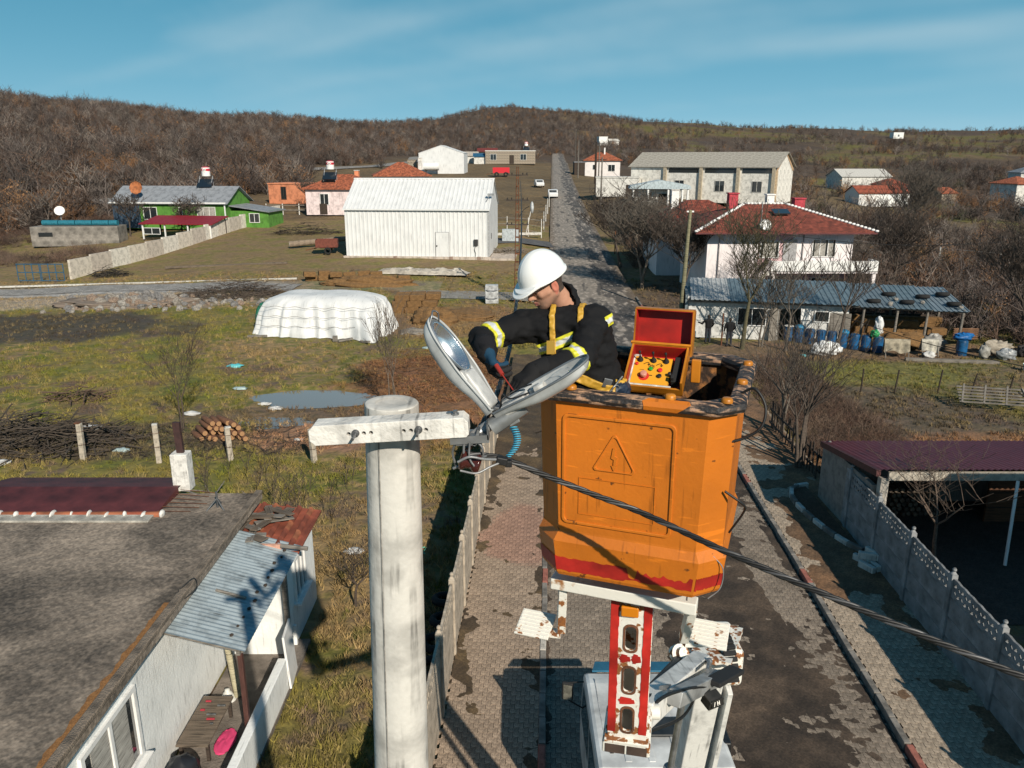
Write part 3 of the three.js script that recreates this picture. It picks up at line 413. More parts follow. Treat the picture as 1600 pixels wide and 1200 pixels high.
{
  const t = thing('lift_bucket', 'orange aerial work bucket with worn black rim and red band', 'bucket', BC, BR); t.scale.y = 1.075;
  const O = (y, w) => oct(y, w, w, 0.12), I = (y, w) => oct(y, w, w, 0.11);
  loft([O(0, 0.45), O(0.012, 0.472), O(0.03, 0.48), O(0.195, 0.497), O(0.205, 0.498), O(0.252, 0.478), O(0.262, 0.477), O(0.925, 0.497), O(0.93, 0.515), O(0.945, 0.515)]).poly([O(0, 0.45).slice().reverse()]).build('shell', orange, t);
  loft([I(0.95, 0.478), I(0.26, 0.452), I(0.07, 0.44)]).poly([I(0.07, 0.44)]).build('inner_lining', insideM, t);
  const rp = [[0.516, 0.928], [0.531, 0.936], [0.537, 0.955], [0.53, 0.977], [0.512, 0.988], [0.478, 0.99], [0.458, 0.982], [0.45, 0.965], [0.453, 0.935]];
  loft(rp.map(([w, y]) => oct(y, w, w, 0.115)), true).build('rim', rubberM, t);
  { // bare orange patch where the rubber has worn off the front rim
    const r = rng(4), rows = rp.slice(0, 5).map(([w, y]) => { const a = 0.06 + r() * 0.05, b = 0.25 + r() * 0.05 - (0.99 - y) * 0.4; return [[a, y + 0.001, w + 0.004], [b, y + 0.001, w + 0.004]]; }), f = [];
    for (let i = 0; i + 1 < rows.length; i++) f.push([rows[i][0], rows[i][1], rows[i + 1][1], rows[i + 1][0]]); N().poly(f).build('bare_rim_patch', orange, t, 'bare orange patch on the rubber rim');
  }
  for (const [x, z] of [[-0.3, 0.492], [0.19, 0.492], [0.45, 0.46], [0.492, 0.1], [0.492, -0.3], [-0.492, 0.1]]) N().lathe([[0, 0.018], [0.02, 0.017], [0.027, 0.01], [0.028, -0.004]], 16, x, 0.992, z).build('rim_bolt', orangeFlat, t);
  const face = new THREE.Group(); const fa = Math.atan((0.497 - 0.477) / 0.663);
  const front = (p, name, m) => { const o = p.build(name, m, t); o.position.set(-0.055, 0.262, 0.477 + 0.0005); o.rotation.x = fa; return o; };
  const rr = (w, h, r) => { const o = []; for (const [cx, cy, a0] of [[w / 2 - r, h / 2 - r, 0], [-w / 2 + r, h / 2 - r, 90], [-w / 2 + r, -h / 2 + r, 180], [w / 2 - r, -h / 2 + r, 270]]) for (let i = 0; i <= 5; i++) { const a = (a0 + i * 18) * D; o.push([cx + r * Math.cos(a), cy + r * Math.sin(a)]); } return o; };
  front(N().ext(rr(0.57, 0.565, 0.03), 0.006, 0, 0.325, 0, 0, 0, 0, [rr(0.54, 0.535, 0.022).reverse()], 0.003), 'panel_frame', orange);
  const tri = (s) => { const o = [], R = s; for (let k = 0; k < 3; k++) { const a0 = 90 + k * 120; for (let i = -3; i <= 3; i++) { const a = (a0 + i * 20) * D; o.push([Math.cos(a0 * D) * R + Math.cos(a) * 0.014, Math.sin(a0 * D) * R + Math.sin(a) * 0.014]); } } return o; };
  front(N().ext(tri(0.105), 0.004, -0.015, 0.405, 0.001, 0, 0, 0, [tri(0.092).reverse()], 0.0015), 'warning_triangle', orange);
  front(N().ext([[-0.008, 0.06], [0.006, 0.06], [0.003, 0.022], [0.017, 0.016], [0.009, -0.025], [0.018, -0.023], [0.0, -0.058], [-0.014, -0.028], [-0.004, -0.028], [-0.002, 0.002], [-0.016, 0.008]], 0.004, -0.015, 0.4, 0.001, 0, 0, 0, [], 0.001), 'lightning_bolt', orange);
  front(N().box(0.39, 0.003, 0.003, 0.0, 0.29, 0.002).box(0.39, 0.003, 0.003, 0.0, 0.1, 0.002).box(0.003, 0.19, 0.003, -0.195, 0.195, 0.002).box(0.003, 0.19, 0.003, 0.195, 0.195, 0.002), 'plate_outline', orange);
  for (const [x, y] of [[0.395, 0.55], [0.452, 0.558], [0.393, 0.475], [0.45, 0.482]]) { const n = Math.max(0, x - 0.352), o = N().lathe([[0, 0.008], [0.008, 0.007], [0.0115, 0.003], [0.012, -0.003]], 12).build('rivet', orange, t); o.position.set(x, y + 0.2, 0.489 - n * 0.93); o.rotation.set(Math.PI / 2, 0, -45 * D * (n > 0.03 ? 1 : 0)); }
  { // peeling red band round the foot of the bucket
    const r = rng(9), f = [], ring = (y) => { const w = lerp(0.48, 0.497, (y - 0.03) / 0.165) + 0.0022; return O(y, w); }; let pa = null;
    for (let s = 0; s <= 150; s++) { const q = s / 150 * 3 - 1, k = q < 0 ? 7 : q < 1 ? 0 : 1, fr = q < 0 ? q + 1 : q < 1 ? q : q - 1; const top = 0.118 + 0.016 * fbm3(s * 0.35, 2, 5, 3) + (q > 0.52 && q < 0.58 ? -0.055 : 0) + (q > 0.62 && q < 0.95 ? -0.022 + 0.03 * fbm3(s * 0.5, 7, 1, 2) : 0), bot = 0.042 + 0.02 * fbm3(s * 0.3, 8, 3, 3) + (q > 0.5 ? 0.01 : 0);
      const P2 = (y) => { const R = ring(y), a = R[k], b = R[(k + 1) % 8]; return [lerp(a[0], b[0], fr), y, lerp(a[2], b[2], fr)]; }; const cur = [P2(bot), P2(Math.max(bot + 0.004, top))]; if (pa && !(fr === 0)) f.push([pa[0], cur[0], cur[1], pa[1]]); pa = cur; }
    N().poly(f).build('red_band', redPaint, t, 'peeling red band');
  }
  // control box with open lid
  const cb = N().box(0.36, 0.012, 0.3, 0, 0, 0).box(0.012, 0.11, 0.3, -0.174, 0.05, 0).box(0.012, 0.11, 0.3, 0.174, 0.05, 0).box(0.336, 0.11, 0.012, 0, 0.05, -0.144).box(0.336, 0.05, 0.012, 0, 0.02, 0.144).box(0.38, 0.012, 0.016, 0, 0.108, -0.148).build('control_box', orangeFlat, t); cb.position.set(0.035, 0.955, -0.055); cb.rotation.x = 33 * D; cb.scale.setScalar(0.86);
  const lid = N().box(0.37, 0.27, 0.01, 0, 0.135, -0.045).box(0.01, 0.27, 0.09, -0.185, 0.135, 0).box(0.01, 0.27, 0.09, 0.185, 0.135, 0).box(0.37, 0.01, 0.1, 0, 0.272, -0.002).build('control_box_lid', orangeFlat, t); lid.position.set(0.035, 1.032, -0.2); lid.rotation.x = -6 * D; lid.scale.setScalar(0.86);
  N().box(0.358, 0.26, 0.004, 0, 0.135, -0.038).box(0.004, 0.262, 0.08, -0.178, 0.135, 0.002).box(0.004, 0.262, 0.08, 0.178, 0.135, 0.002).box(0.352, 0.004, 0.085, 0, 0.265, 0.003).build('red_lining', mt([0.62, 0.018, 0.01], 0.55, 'blotch', 0.6), lid);
  N().box(0.332, 0.004, 0.282, 0, 0.009, 0).box(0.004, 0.095, 0.28, -0.165, 0.05, 0).box(0.004, 0.095, 0.28, 0.165, 0.05, 0).box(0.326, 0.095, 0.004, 0, 0.05, -0.136).build('red_lining', mt([0.5, 0.015, 0.01], 0.55, 'blotch', 0.6), cb);
  N().box(0.245, 0.006, 0.225, -0.035, 0.032, 0.01).build('control_plate', mt([0.72, 0.33, 0.02], 0.5, 'blotch', 0.6), cb);
  N().box(0.012, 0.012, 0.24, -0.16, 0.035, 0.01).box(0.27, 0.012, 0.012, -0.03, 0.035, 0.128).box(0.04, 0.012, 0.012, -0.14, 0.035, -0.108).build('plate_frame', mt([0.72, 0.7, 0.64], 0.5), cb);
  for (const x of [-0.12, -0.035, 0.045]) N().lathe([[0.02, 0], [0.018, 0.012], [0.009, 0.024], [0.007, 0.034], [0.004, 0.036], [0.004, 0.06], [0.008, 0.064], [0.008, 0.076], [0, 0.078]], 14, x, 0.035, -0.072).build('lever', dark, cb);
  for (const [n, x, z, r, hh, c] of [['red_button', -0.135, -0.035, 0.011, 0.014, [0.6, 0.03, 0.015]], ['green_button', -0.04, 0.0, 0.014, 0.016, [0.02, 0.3, 0.04]], ['red_button', 0.02, 0.005, 0.015, 0.016, [0.65, 0.02, 0.03]], ['stop_button', -0.075, 0.058, 0.022, 0.036, [0.55, 0.24, 0.18]], ['black_knob', 0.022, 0.052, 0.015, 0.016, [0.02, 0.02, 0.022]], ['black_knob', 0.085, 0.04, 0.012, 0.03, [0.02, 0.02, 0.022]]]) N().lathe([[r * 0.7, 0], [r * 0.7, hh * 0.4], [r, hh * 0.45], [r, hh * 0.85], [r * 0.8, hh], [0, hh]], 16, x, 0.035, z).build(n, paint(c, 0.4), cb);
  N().cyl(0.034, 0.034, 0.004, -0.075, 0.037, 0.058).build('stop_ring', paint([0.55, 0.03, 0.02], 0.5), cb);
  N().rbox(0.04, 0.05, 0.2, 0.006, 0.12, 0.035, 0.0).rbox(0.02, 0.05, 0.03, 0.004, 0.11, 0.06, 0.08).build('cable_gland', dark, cb);
  { const c = document.createElement('canvas'); c.width = c.height = 128; const x = c.getContext('2d'); x.fillStyle = '#dd9c26'; x.fillRect(0, 0, 128, 128); x.strokeStyle = '#3a2408'; x.lineWidth = 3; for (const [a, b] of [[40, 24], [84, 26]]) { x.beginPath(); x.moveTo(a - 8, b + 10); x.quadraticCurveTo(a + 12, b - 10, a + 10, b + 12); x.stroke(); x.beginPath(); x.moveTo(a + 6, b + 8); x.lineTo(a + 10, b + 14); x.lineTo(a + 15, b + 7); x.stroke(); } x.beginPath(); for (let i = 0; i < 8; i++) { const a = i / 8 * 6.28; x.moveTo(62 + Math.cos(a) * 3, 44 + Math.sin(a) * 3); x.lineTo(62 + Math.cos(a) * 11, 44 + Math.sin(a) * 11); } x.stroke(); x.fillStyle = '#3a2408'; x.fillRect(56, 84, 14, 4); x.fillRect(22, 60, 16, 2);
    const ct = new THREE.CanvasTexture(c); ct.colorSpace = THREE.SRGBColorSpace; const g = new THREE.PlaneGeometry(0.235, 0.215); g.rotateX(-Math.PI / 2); const m = mesh('control_markings', g, new THREE.MeshStandardMaterial({ map: ct, roughness: 0.5 }), cb); m.position.set(-0.035, 0.0375, 0.01); }
  N().box(0.06, 0.62, 0.06, 0.035, 0.66, -0.1).rbox(0.05, 0.12, 0.03, 0.006, 0.235, 0.98, -0.1).build('box_pedestal', orangeFlat, t);
  N().tube([[0.5, 0.985, 0.28], [0.56, 1.02, 0.3], [0.62, 0.95, 0.33], [0.61, 0.86, 0.36], [0.53, 0.8, 0.37], [0.47, 0.78, 0.38]], 0.007).build('hose', blackRubber, t); N().tube([[0.47, 0.55, 0.41], [0.55, 0.5, 0.4], [0.57, 0.46, 0.36], [0.5, 0.3, 0.3]], 0.006).build('hose', blackRubber, t);
  N().tube([[0.44, 0.22, 0.42], [0.49, 0.16, 0.41], [0.485, 0.06, 0.42], [0.43, 0.0, 0.43]], 0.003).build('loose_wire', zinc, t);
}
// ---------------------------------------------------------------- lift truck with folded boom
{
  const X = 2.28, Z = -9.1, t = thing('lift_truck', 'white aerial lift truck with red striped boom parked below the bucket', 'truck', [X, 0, Z]);
  const L = (x, y, z) => [x - X, y, z - Z];
  const cabW = mt([0.74, 0.75, 0.74], 0.28, 'blotch', 1.5), glass = new THREE.MeshPhysicalMaterial({ color: new THREE.Color().setRGB(0.02, 0.025, 0.03), roughness: 0.06, clearcoat: 1 });
  // cab: side outline extruded across; the truck faces up the street
  N().ext([[-3.15, 0.5], [-3.2, 1.25], [-2.86, 2.26], [-2.7, 2.36], [-2.4, 2.4], [-0.45, 2.42], [-0.35, 2.36], [-0.32, 0.5]], 1.9, 0.95, 0, 0, 0, -Math.PI / 2, 0, [], 0.075).build('cab', cabW, t);
  for (const x of [-0.55, -0.2, 0.2, 0.55]) N().rbox(0.1, 0.02, 1.7, 0.009, x, 2.417, -1.4).build('roof_rib', cabW, t);
  for (const s of [-0.86, 0.86]) N().box(0.012, 0.014, 2.0, s, 2.405, -1.5).build('roof_gutter', mt([0.5, 0.5, 0.5], 0.5), t);
  N().rbox(0.68, 0.05, 0.42, 0.02, 0.1, 2.435, -1.28).build('roof_hatch', mt([0.035, 0.038, 0.04], 0.4, 'blotch', 0.6), t);
  N().poly([[[-0.86, 1.33, -3.22], [0.86, 1.33, -3.22], [0.8, 2.2, -2.93], [-0.8, 2.2, -2.93]]]).build('windscreen', glass, t);
  N().ext([[-0.88, 0], [0.88, 0], [0.8, 0.34], [-0.8, 0.34]], 0.02, 0, 2.37, -2.74, -Math.PI / 2 - 0.16, 0, 0, [], 0.006).build('sun_visor', mt([0.03, 0.16, 0.27], 0.25, 'blotch', 1), t);
  for (const s of [-1, 1]) {
    N().poly([[[s * 1.032, 1.35, -2.95], [s * 1.032, 1.35, -1.75], [s * 1.03, 2.15, -1.75], [s * 1.03, 2.15, -2.65]]]).poly([[[s * 1.032, 1.35, -1.6], [s * 1.032, 1.35, -0.5], [s * 1.03, 2.15, -0.5], [s * 1.03, 2.15, -1.6]]]).build('side_window', glass, t);
    const m = N().rbox(0.2, 0.36, 0.07, 0.03, s * 1.3, 1.95, -2.78, 0, s * 0.25, 0).build('mirror', dark, t); N().rod([s * 1.0, 2.2, -2.7], [s * 1.3, 2.12, -2.78], 0.014).build('mirror_arm', dark, m); N().rod([s * 1.0, 1.6, -2.75], [s * 1.3, 1.78, -2.78], 0.014).build('mirror_arm', dark, m);
    N().box(0.15, 0.3, 0.004, s * 1.3, 1.95, -2.738, 0, s * 0.25, 0).build('mirror_glass', new THREE.MeshStandardMaterial({ color: 0xbfd0d4, metalness: 1, roughness: 0.05 }), m);
    for (const [z, r] of [[-2.4, 0.42], [2.0, 0.42]]) { const w = N().tor(r - 0.12, 0.125, s * 0.88, r, z, 0, Math.PI / 2, 0, 6.2832, 12, 28).build('wheel', mt([0.02, 0.02, 0.02], 0.9, 'grain', 0.3), t); N().cyl(r - 0.2, r - 0.2, 0.16, s * 0.9, r, z, 0, 0, Math.PI / 2, 20).build('rim', cabW, w); }
    for (let k = 0; k < 5; k++) N().rbox(0.055, 0.03, 0.055, 0.006, s * 0.78, 2.43, -1.05 + k * 0.075).build('vent_louvre', dark, t);
  }
  N().rbox(0.2, 0.22, 0.42, 0.03, 0.98, 2.3, -1.15).rbox(0.14, 0.1, 0.1, 0.02, 0.95, 2.35, -1.45).build('work_light', mt([0.02, 0.021, 0.023], 0.45), t);
  N().box(2.0, 0.1, 6.2, 0, 0.95, 2.6).box(0.2, 0.25, 8.4, -0.4, 0.78, 0.9).box(0.2, 0.25, 8.4, 0.4, 0.78, 0.9).box(1.9, 0.4, 0.3, 0, 0.62, -0.1).build('deck', mt([0.45, 0.45, 0.44], 0.7, 'blotch', 1), t);
  N().cyl(0.42, 0.5, 0.5, -0.7, 1.25, 1.6, 0, 0, 0, 24).rbox(0.6, 1.1, 0.6, 0.04, -0.72, 2.0, 1.55).build('turret', whiteSteel, t);
  // lower boom up to the elbow, ram beside it
  const E = L(1.78, 6.72, -6.12), B = L(1.82, 2.45, -7.5);
  const boomWhite = mt([0.72, 0.71, 0.68], 0.45, 'streak', 0.9, 0.001); N().beam(B, E, 0.24, 0.3, 0.015).build('lower_boom', boomWhite, t);
  N().beam(L(1.965, 6.4, -6.15), L(2.0, 3.2, -7.1), 0.05, 0.24, 0.008).build('boom_flange', boomWhite, t);
  N().rod(L(1.56, 5.2, -6.42), L(1.58, 2.9, -7.1), 0.06, 0.06, 16).build('lift_ram', mt([0.75, 0.75, 0.73], 0.35, 'blotch', 0.7), t);
  N().rod(L(1.56, 5.2, -6.42), L(1.56, 6.5, -6.05), 0.033, 0.033, 14).cyl(0.07, 0.07, 0.04, ...L(1.56, 5.2, -6.42), 0.3).build('ram_rod', steel, t);
  // elbow
  N().rbox(0.46, 0.36, 0.5, 0.05, E[0], E[1] + 0.02, E[2]).beam(L(1.66, 6.95, -5.7), L(1.95, 6.86, -6.35), 0.34, 0.05).build('elbow', rustyW, t);
  for (let i = 0; i < 11; i++) { const a = lerp(-0.55, 1.25, i / 10), o = N().rbox(0.11, 0.03, 0.04, 0.006).build('cable_chain_link', dark, t); o.position.set(...L(1.84, 6.72 + 0.3 * Math.cos(a), -5.92 + 0.3 * Math.sin(a))); o.rotation.set(a, 0.1, 0); }
  N().beam(L(1.84, 6.98, -5.55), L(1.52, 7.17, -5.12), 0.13, 0.04, 0.01).build('chain_tray', dark, t);
  // upper boom from the elbow to the foot of the bucket mast
  const F = L(0.84, 7.5, -4.36);
  N().beam(L(1.72, 6.78, -6.0), F, 0.15, 0.18, 0.012).build('upper_boom', boomWhite, t);
  N().beam(L(1.66, 6.98, -5.45), L(1.12, 7.42, -4.62), 0.1, 0.11, 0.008).build('square_tube', mt([0.5, 0.51, 0.51], 0.45, 'blotch', 0.6, 0.001, { metal: 0.3 }), t);
  N().rod(L(1.42, 6.95, -5.75), L(0.98, 7.4, -4.75), 0.034, 0.034, 14).rod(L(1.1, 7.33, -4.8), L(0.86, 7.56, -4.42), 0.03, 0.03, 10).tube([L(1.6, 7.0, -5.3), L(1.25, 7.4, -4.75), L(0.95, 7.56, -4.4), L(0.8, 7.45, -4.25)], 0.012).tube([L(1.5, 6.9, -5.4), L(1.2, 7.2, -4.7), L(0.9, 7.42, -4.3)], 0.011).build('hydraulic_hoses', blackRubber, t);
  N().beam(L(1.56, 6.8, -5.9), L(0.86, 7.42, -4.5), 0.09, 0.16, 0.006).build('inner_boom', mt([0.085, 0.06, 0.045], 0.8, 'blotch', 0.5, 0.004), t); for (let i = 0; i < 7; i++) N().box(0.004, 0.05, 0.05, 0, 0, 0).build('yellow_mark', paint([0.5, 0.3, 0.03], 0.6), t).position.set(...L(1.35 - i * 0.06 - 0.052, 6.99 + i * 0.053, -5.49 + i * 0.12)); for (const [a, b] of [[[1.62, 7.02, -5.6], [1.5, 7.22, -5.2]], [[1.9, 6.95, -5.9], [1.98, 6.5, -6.2]], [[1.2, 7.28, -4.95], [1.02, 7.52, -4.6]]]) N().rod(L(...a), L(...b), 0.016, 0.016, 8).sph(0.03, ...L(...a)).build('hydraulic_pipe', steel, t);
  N().cyl(0.085, 0.085, 0.06, ...L(1.4, 7.0, -5.72), 0.9, 0.5).cyl(0.05, 0.05, 0.16, ...L(1.4, 7.0, -5.72), 0.9, 0.5).build('ram_joint', rustyW, t); N().cyl(0.05, 0.05, 0.24, ...L(0.84, 7.52, -4.36), 0, 0, Math.PI / 2).build('boom_pin', rustyW, t);
  N().rbox(0.13, 0.09, 0.1, 0.01, ...L(1.5, 7.1, -5.02), 0.3, 0.5).build('valve_box', mt([0.03, 0.028, 0.025], 0.6), t);
  { const c = document.createElement('canvas'); c.width = 128; c.height = 64; const x = c.getContext('2d'); x.fillStyle = '#15130f'; x.fillRect(0, 0, 128, 64); x.fillStyle = '#e8e4da'; x.font = 'bold 52px sans-serif'; x.fillText('/ H', 18, 52); const ct = new THREE.CanvasTexture(c); ct.colorSpace = THREE.SRGBColorSpace; const m = mesh('valve_lettering', new THREE.PlaneGeometry(0.11, 0.055), new THREE.MeshStandardMaterial({ map: ct, roughness: 0.6 }), t); m.position.set(...L(1.528, 7.113, -4.963)); m.rotation.set(-0.32, 0.5, 0, 'YXZ'); }
  // mast under the bucket: slotted box section with red edges
  const mast = new THREE.Group(); mast.name = 'bucket_mast'; t.add(mast); mast.position.set(...L(0.72, 7.58, -4.12)); mast.rotation.set(0.1, -12 * D, 0.0, 'YXZ');
  const W = 0.23, Hh = 1.12, slot = (y, h) => rrect(0, y, 0.062, h, 0.027);
  function rrect(cx, cy, w, h, r) { const o = []; for (const [sx, sy, a0] of [[1, 1, 0], [-1, 1, 90], [-1, -1, 180], [1, -1, 270]]) for (let i = 0; i <= 4; i++) { const a = (a0 + i * 22.5) * D; o.push([cx + sx * (w / 2 - r) + r * Math.cos(a), cy + sy * (h / 2 - r) + r * Math.sin(a)]); } return o; }
  const slots = [[0.8, 0.17], [0.5, 0.18], [0.2, 0.18]];
  N().ext([[-W / 2, 0], [W / 2, 0], [W / 2, Hh], [-W / 2, Hh]], 0.014, 0, 0, 0.11, 0, 0, 0, slots.map(([y, h]) => slot(y, h).reverse()), 0.002).build('mast_face', rustyW, mast);
  N().box(0.014, Hh, 0.24, -W / 2 + 0.006, Hh / 2, -0.01).box(0.014, Hh, 0.24, W / 2 - 0.006, Hh / 2, -0.01).box(W, Hh, 0.014, 0, Hh / 2, -0.13).build('mast_sides', rustyW, mast);
  for (const [y, h] of slots) N().ext(rrect(0, y, 0.086, h + 0.03, 0.037), 0.004, 0, 0, 0.1262, 0, 0, 0, [slot(y, h).reverse()], 0).build('slot_edge', rustM, mast);
  for (const s of [-1, 1]) { const a = [], b = []; for (let i = 0; i <= 50; i++) { const y = 0.1 + i / 50 * (Hh - 0.11); a.push([s * (W / 2 + 0.001), y]); b.push([s * (W / 2 - 0.046 - 0.014 * fbm3(i * 0.31, s, 2, 3)), y]); } N().ext(s > 0 ? [...a, ...b.reverse()] : [...b, ...a.reverse()], 0.003, 0, 0, 0.1265).build('red_stripe', redPaint, mast); N().box(0.003, Hh - 0.12, 0.1, s * (W / 2 + 0.0025), Hh / 2 + 0.04, 0.06).build('red_side_stripe', s < 0 ? redPaint : rustyW, mast); }
  for (const [x, y, w, h] of [[-0.03, 0.655, 0.06, 0.05], [0.035, 0.66, 0.05, 0.06], [-0.01, 0.345, 0.09, 0.045]]) N().ext(rrect(x, y, w, h, 0.018).map(([a, b], i) => [a + 0.006 * Math.sin(i * 3.7), b + 0.006 * Math.cos(i * 5.1)]), 0.003, 0, 0, 0.1265).build('red_paint_patch', redPaint, mast);
  N().rbox(0.1, 0.07, 0.03, 0.01, -0.01, 1.0, 0.14).build('amber_reflector', new THREE.MeshPhysicalMaterial({ color: new THREE.Color().setRGB(0.62, 0.2, 0.008), roughness: 0.18, clearcoat: 1 }), mast);
  N().rbox(0.29, 0.09, 0.3, 0.012, 0, -0.01, 0).rbox(0.27, 0.025, 0.32, 0.008, 0, 0.045, 0).build('mast_collar', rustyW, mast);
  N().box(0.12, 0.065, 0.006, -0.066, -0.012, 0.151).box(0.12, 0.065, 0.006, 0.066, -0.012, 0.151).build('collar_plate', mt([0.1, 0.065, 0.05], 0.9, 'blotch', 0.4), mast);
  // frame and steps under the bucket
  N().beam(L(0.23, 8.7, -3.99), L(0.99, 8.695, -3.72), 0.09, 0.07, 0.008).beam(L(0.42, 8.775, -4.0), L(0.6, 8.785, -4.45), 0.07, 0.08).beam(L(0.95, 8.775, -3.8), L(1.1, 8.785, -4.25), 0.07, 0.08).rbox(0.34, 0.14, 0.3, 0.012, ...L(0.73, 8.71, -4.05), 0, BR).build('bucket_frame', whiteSteel, t);
  for (const [a, b, c] of [[[0.29, 8.69, -3.98], [0.29, 8.31, -4.08], [0.18, 8.31, -4.1]], [[0.97, 8.68, -3.74], [0.98, 8.36, -3.92], [1.09, 8.34, -3.95]]]) {
    const s = N().beam(L(...a), L(...b), 0.05, 0.06, 0.006).beam(L(b[0], b[1] - 0.02, b[2]), L(c[0], c[1] - 0.02, c[2]), 0.05, 0.035).build('step_bracket', rustyW, t);
    const p = N().rbox(0.21, 0.012, 0.19, 0.004); for (let i = 0; i < 7; i++) p.box(0.19, 0.006, 0.007, 0, 0.008, -0.08 + i * 0.026); const q = p.build('step_tread', rustyW, s); q.position.set(...L(c[0] + (a[0] < 0.5 ? -0.04 : 0.05), c[1] + 0.02, c[2] - 0.02)); q.rotation.set(0.32, BR, 0, 'YXZ');
  }
}
// ---------------------------------------------------------------- people
const clothM = new THREE.MeshPhysicalMaterial({ specularIntensity: 0.35, vertexColors: true, roughness: 0.82, bumpMap: rt('bump', 0.05), bumpScale: 0.0006 });
function handSDF(wrist, dir, nrm, side, curl, thumb) { // returns {f, lo, hi}: palm, four fingers and a thumb as one field
  const d = V(...dir).normalize(), n = V(...nrm).addScaledVector(d, -V(...nrm).dot(d)).normalize(), a = V().crossVectors(d, n).multiplyScalar(side), W = V(...wrist), S = [];
  const pt = (x, y, z) => W.clone().addScaledVector(a, x).addScaledVector(d, y).addScaledVector(n, z), ar = (p) => [p.x, p.y, p.z];
  const kx = [0.033, 0.011, -0.011, -0.032], ln = [0.95, 1.05, 1, 0.8];
  for (let i = 0; i < 4; i++) {
    let p = pt(kx[i], 0.092 - Math.abs(i - 1.3) * 0.005, 0); S.push([ar(pt(kx[i] * 0.75, 0.012, 0)), ar(p), 0.019, 0.0155]); let an = 0;
    [0.044, 0.028, 0.022].forEach((L, k) => { an += curl[i] * [0.9, 1.1, 0.7][k]; const q = p.clone().addScaledVector(d, Math.cos(an) * L * ln[i]).addScaledVector(n, Math.sin(an) * L * ln[i]); S.push([ar(p), ar(q), 0.0125 - k * 0.001, 0.0115 - k * 0.001, i + 1]); p = q; });
  }
  const t0 = pt(0.03, 0.028, 0.008), t1 = pt(0.03 + 0.035 * thumb[0], 0.06, 0.012 + 0.025 * thumb[1]), t2 = pt(0.03 + 0.03 * thumb[0], 0.088, 0.012 + 0.05 * thumb[1]), t3 = pt(0.024 + 0.02 * thumb[0], 0.108, 0.012 + 0.062 * thumb[1]);
  S.push([ar(t0), ar(t1), 0.018, 0.0145], [ar(t1), ar(t2), 0.014, 0.0125, 9], [ar(t2), ar(t3), 0.012, 0.011, 9]);
  const f = (x, y, z) => { let palm = 9, best = 9; for (const s of S) { const q = cap(x, y, z, s[0], s[1], s[2], s[3]); if (!s[4]) palm = smin(palm, q, 0.012); else best = Math.min(best, q); } return smin(palm, best, 0.005); };
  const lo = [9e9, 9e9, 9e9], hi = [-9e9, -9e9, -9e9]; for (const s of S) for (const p of [s[0], s[1]]) for (let k = 0; k < 3; k++) { lo[k] = Math.min(lo[k], p[k] - 0.025); hi[k] = Math.max(hi[k], p[k] + 0.025); }
  return { f, lo, hi };
}
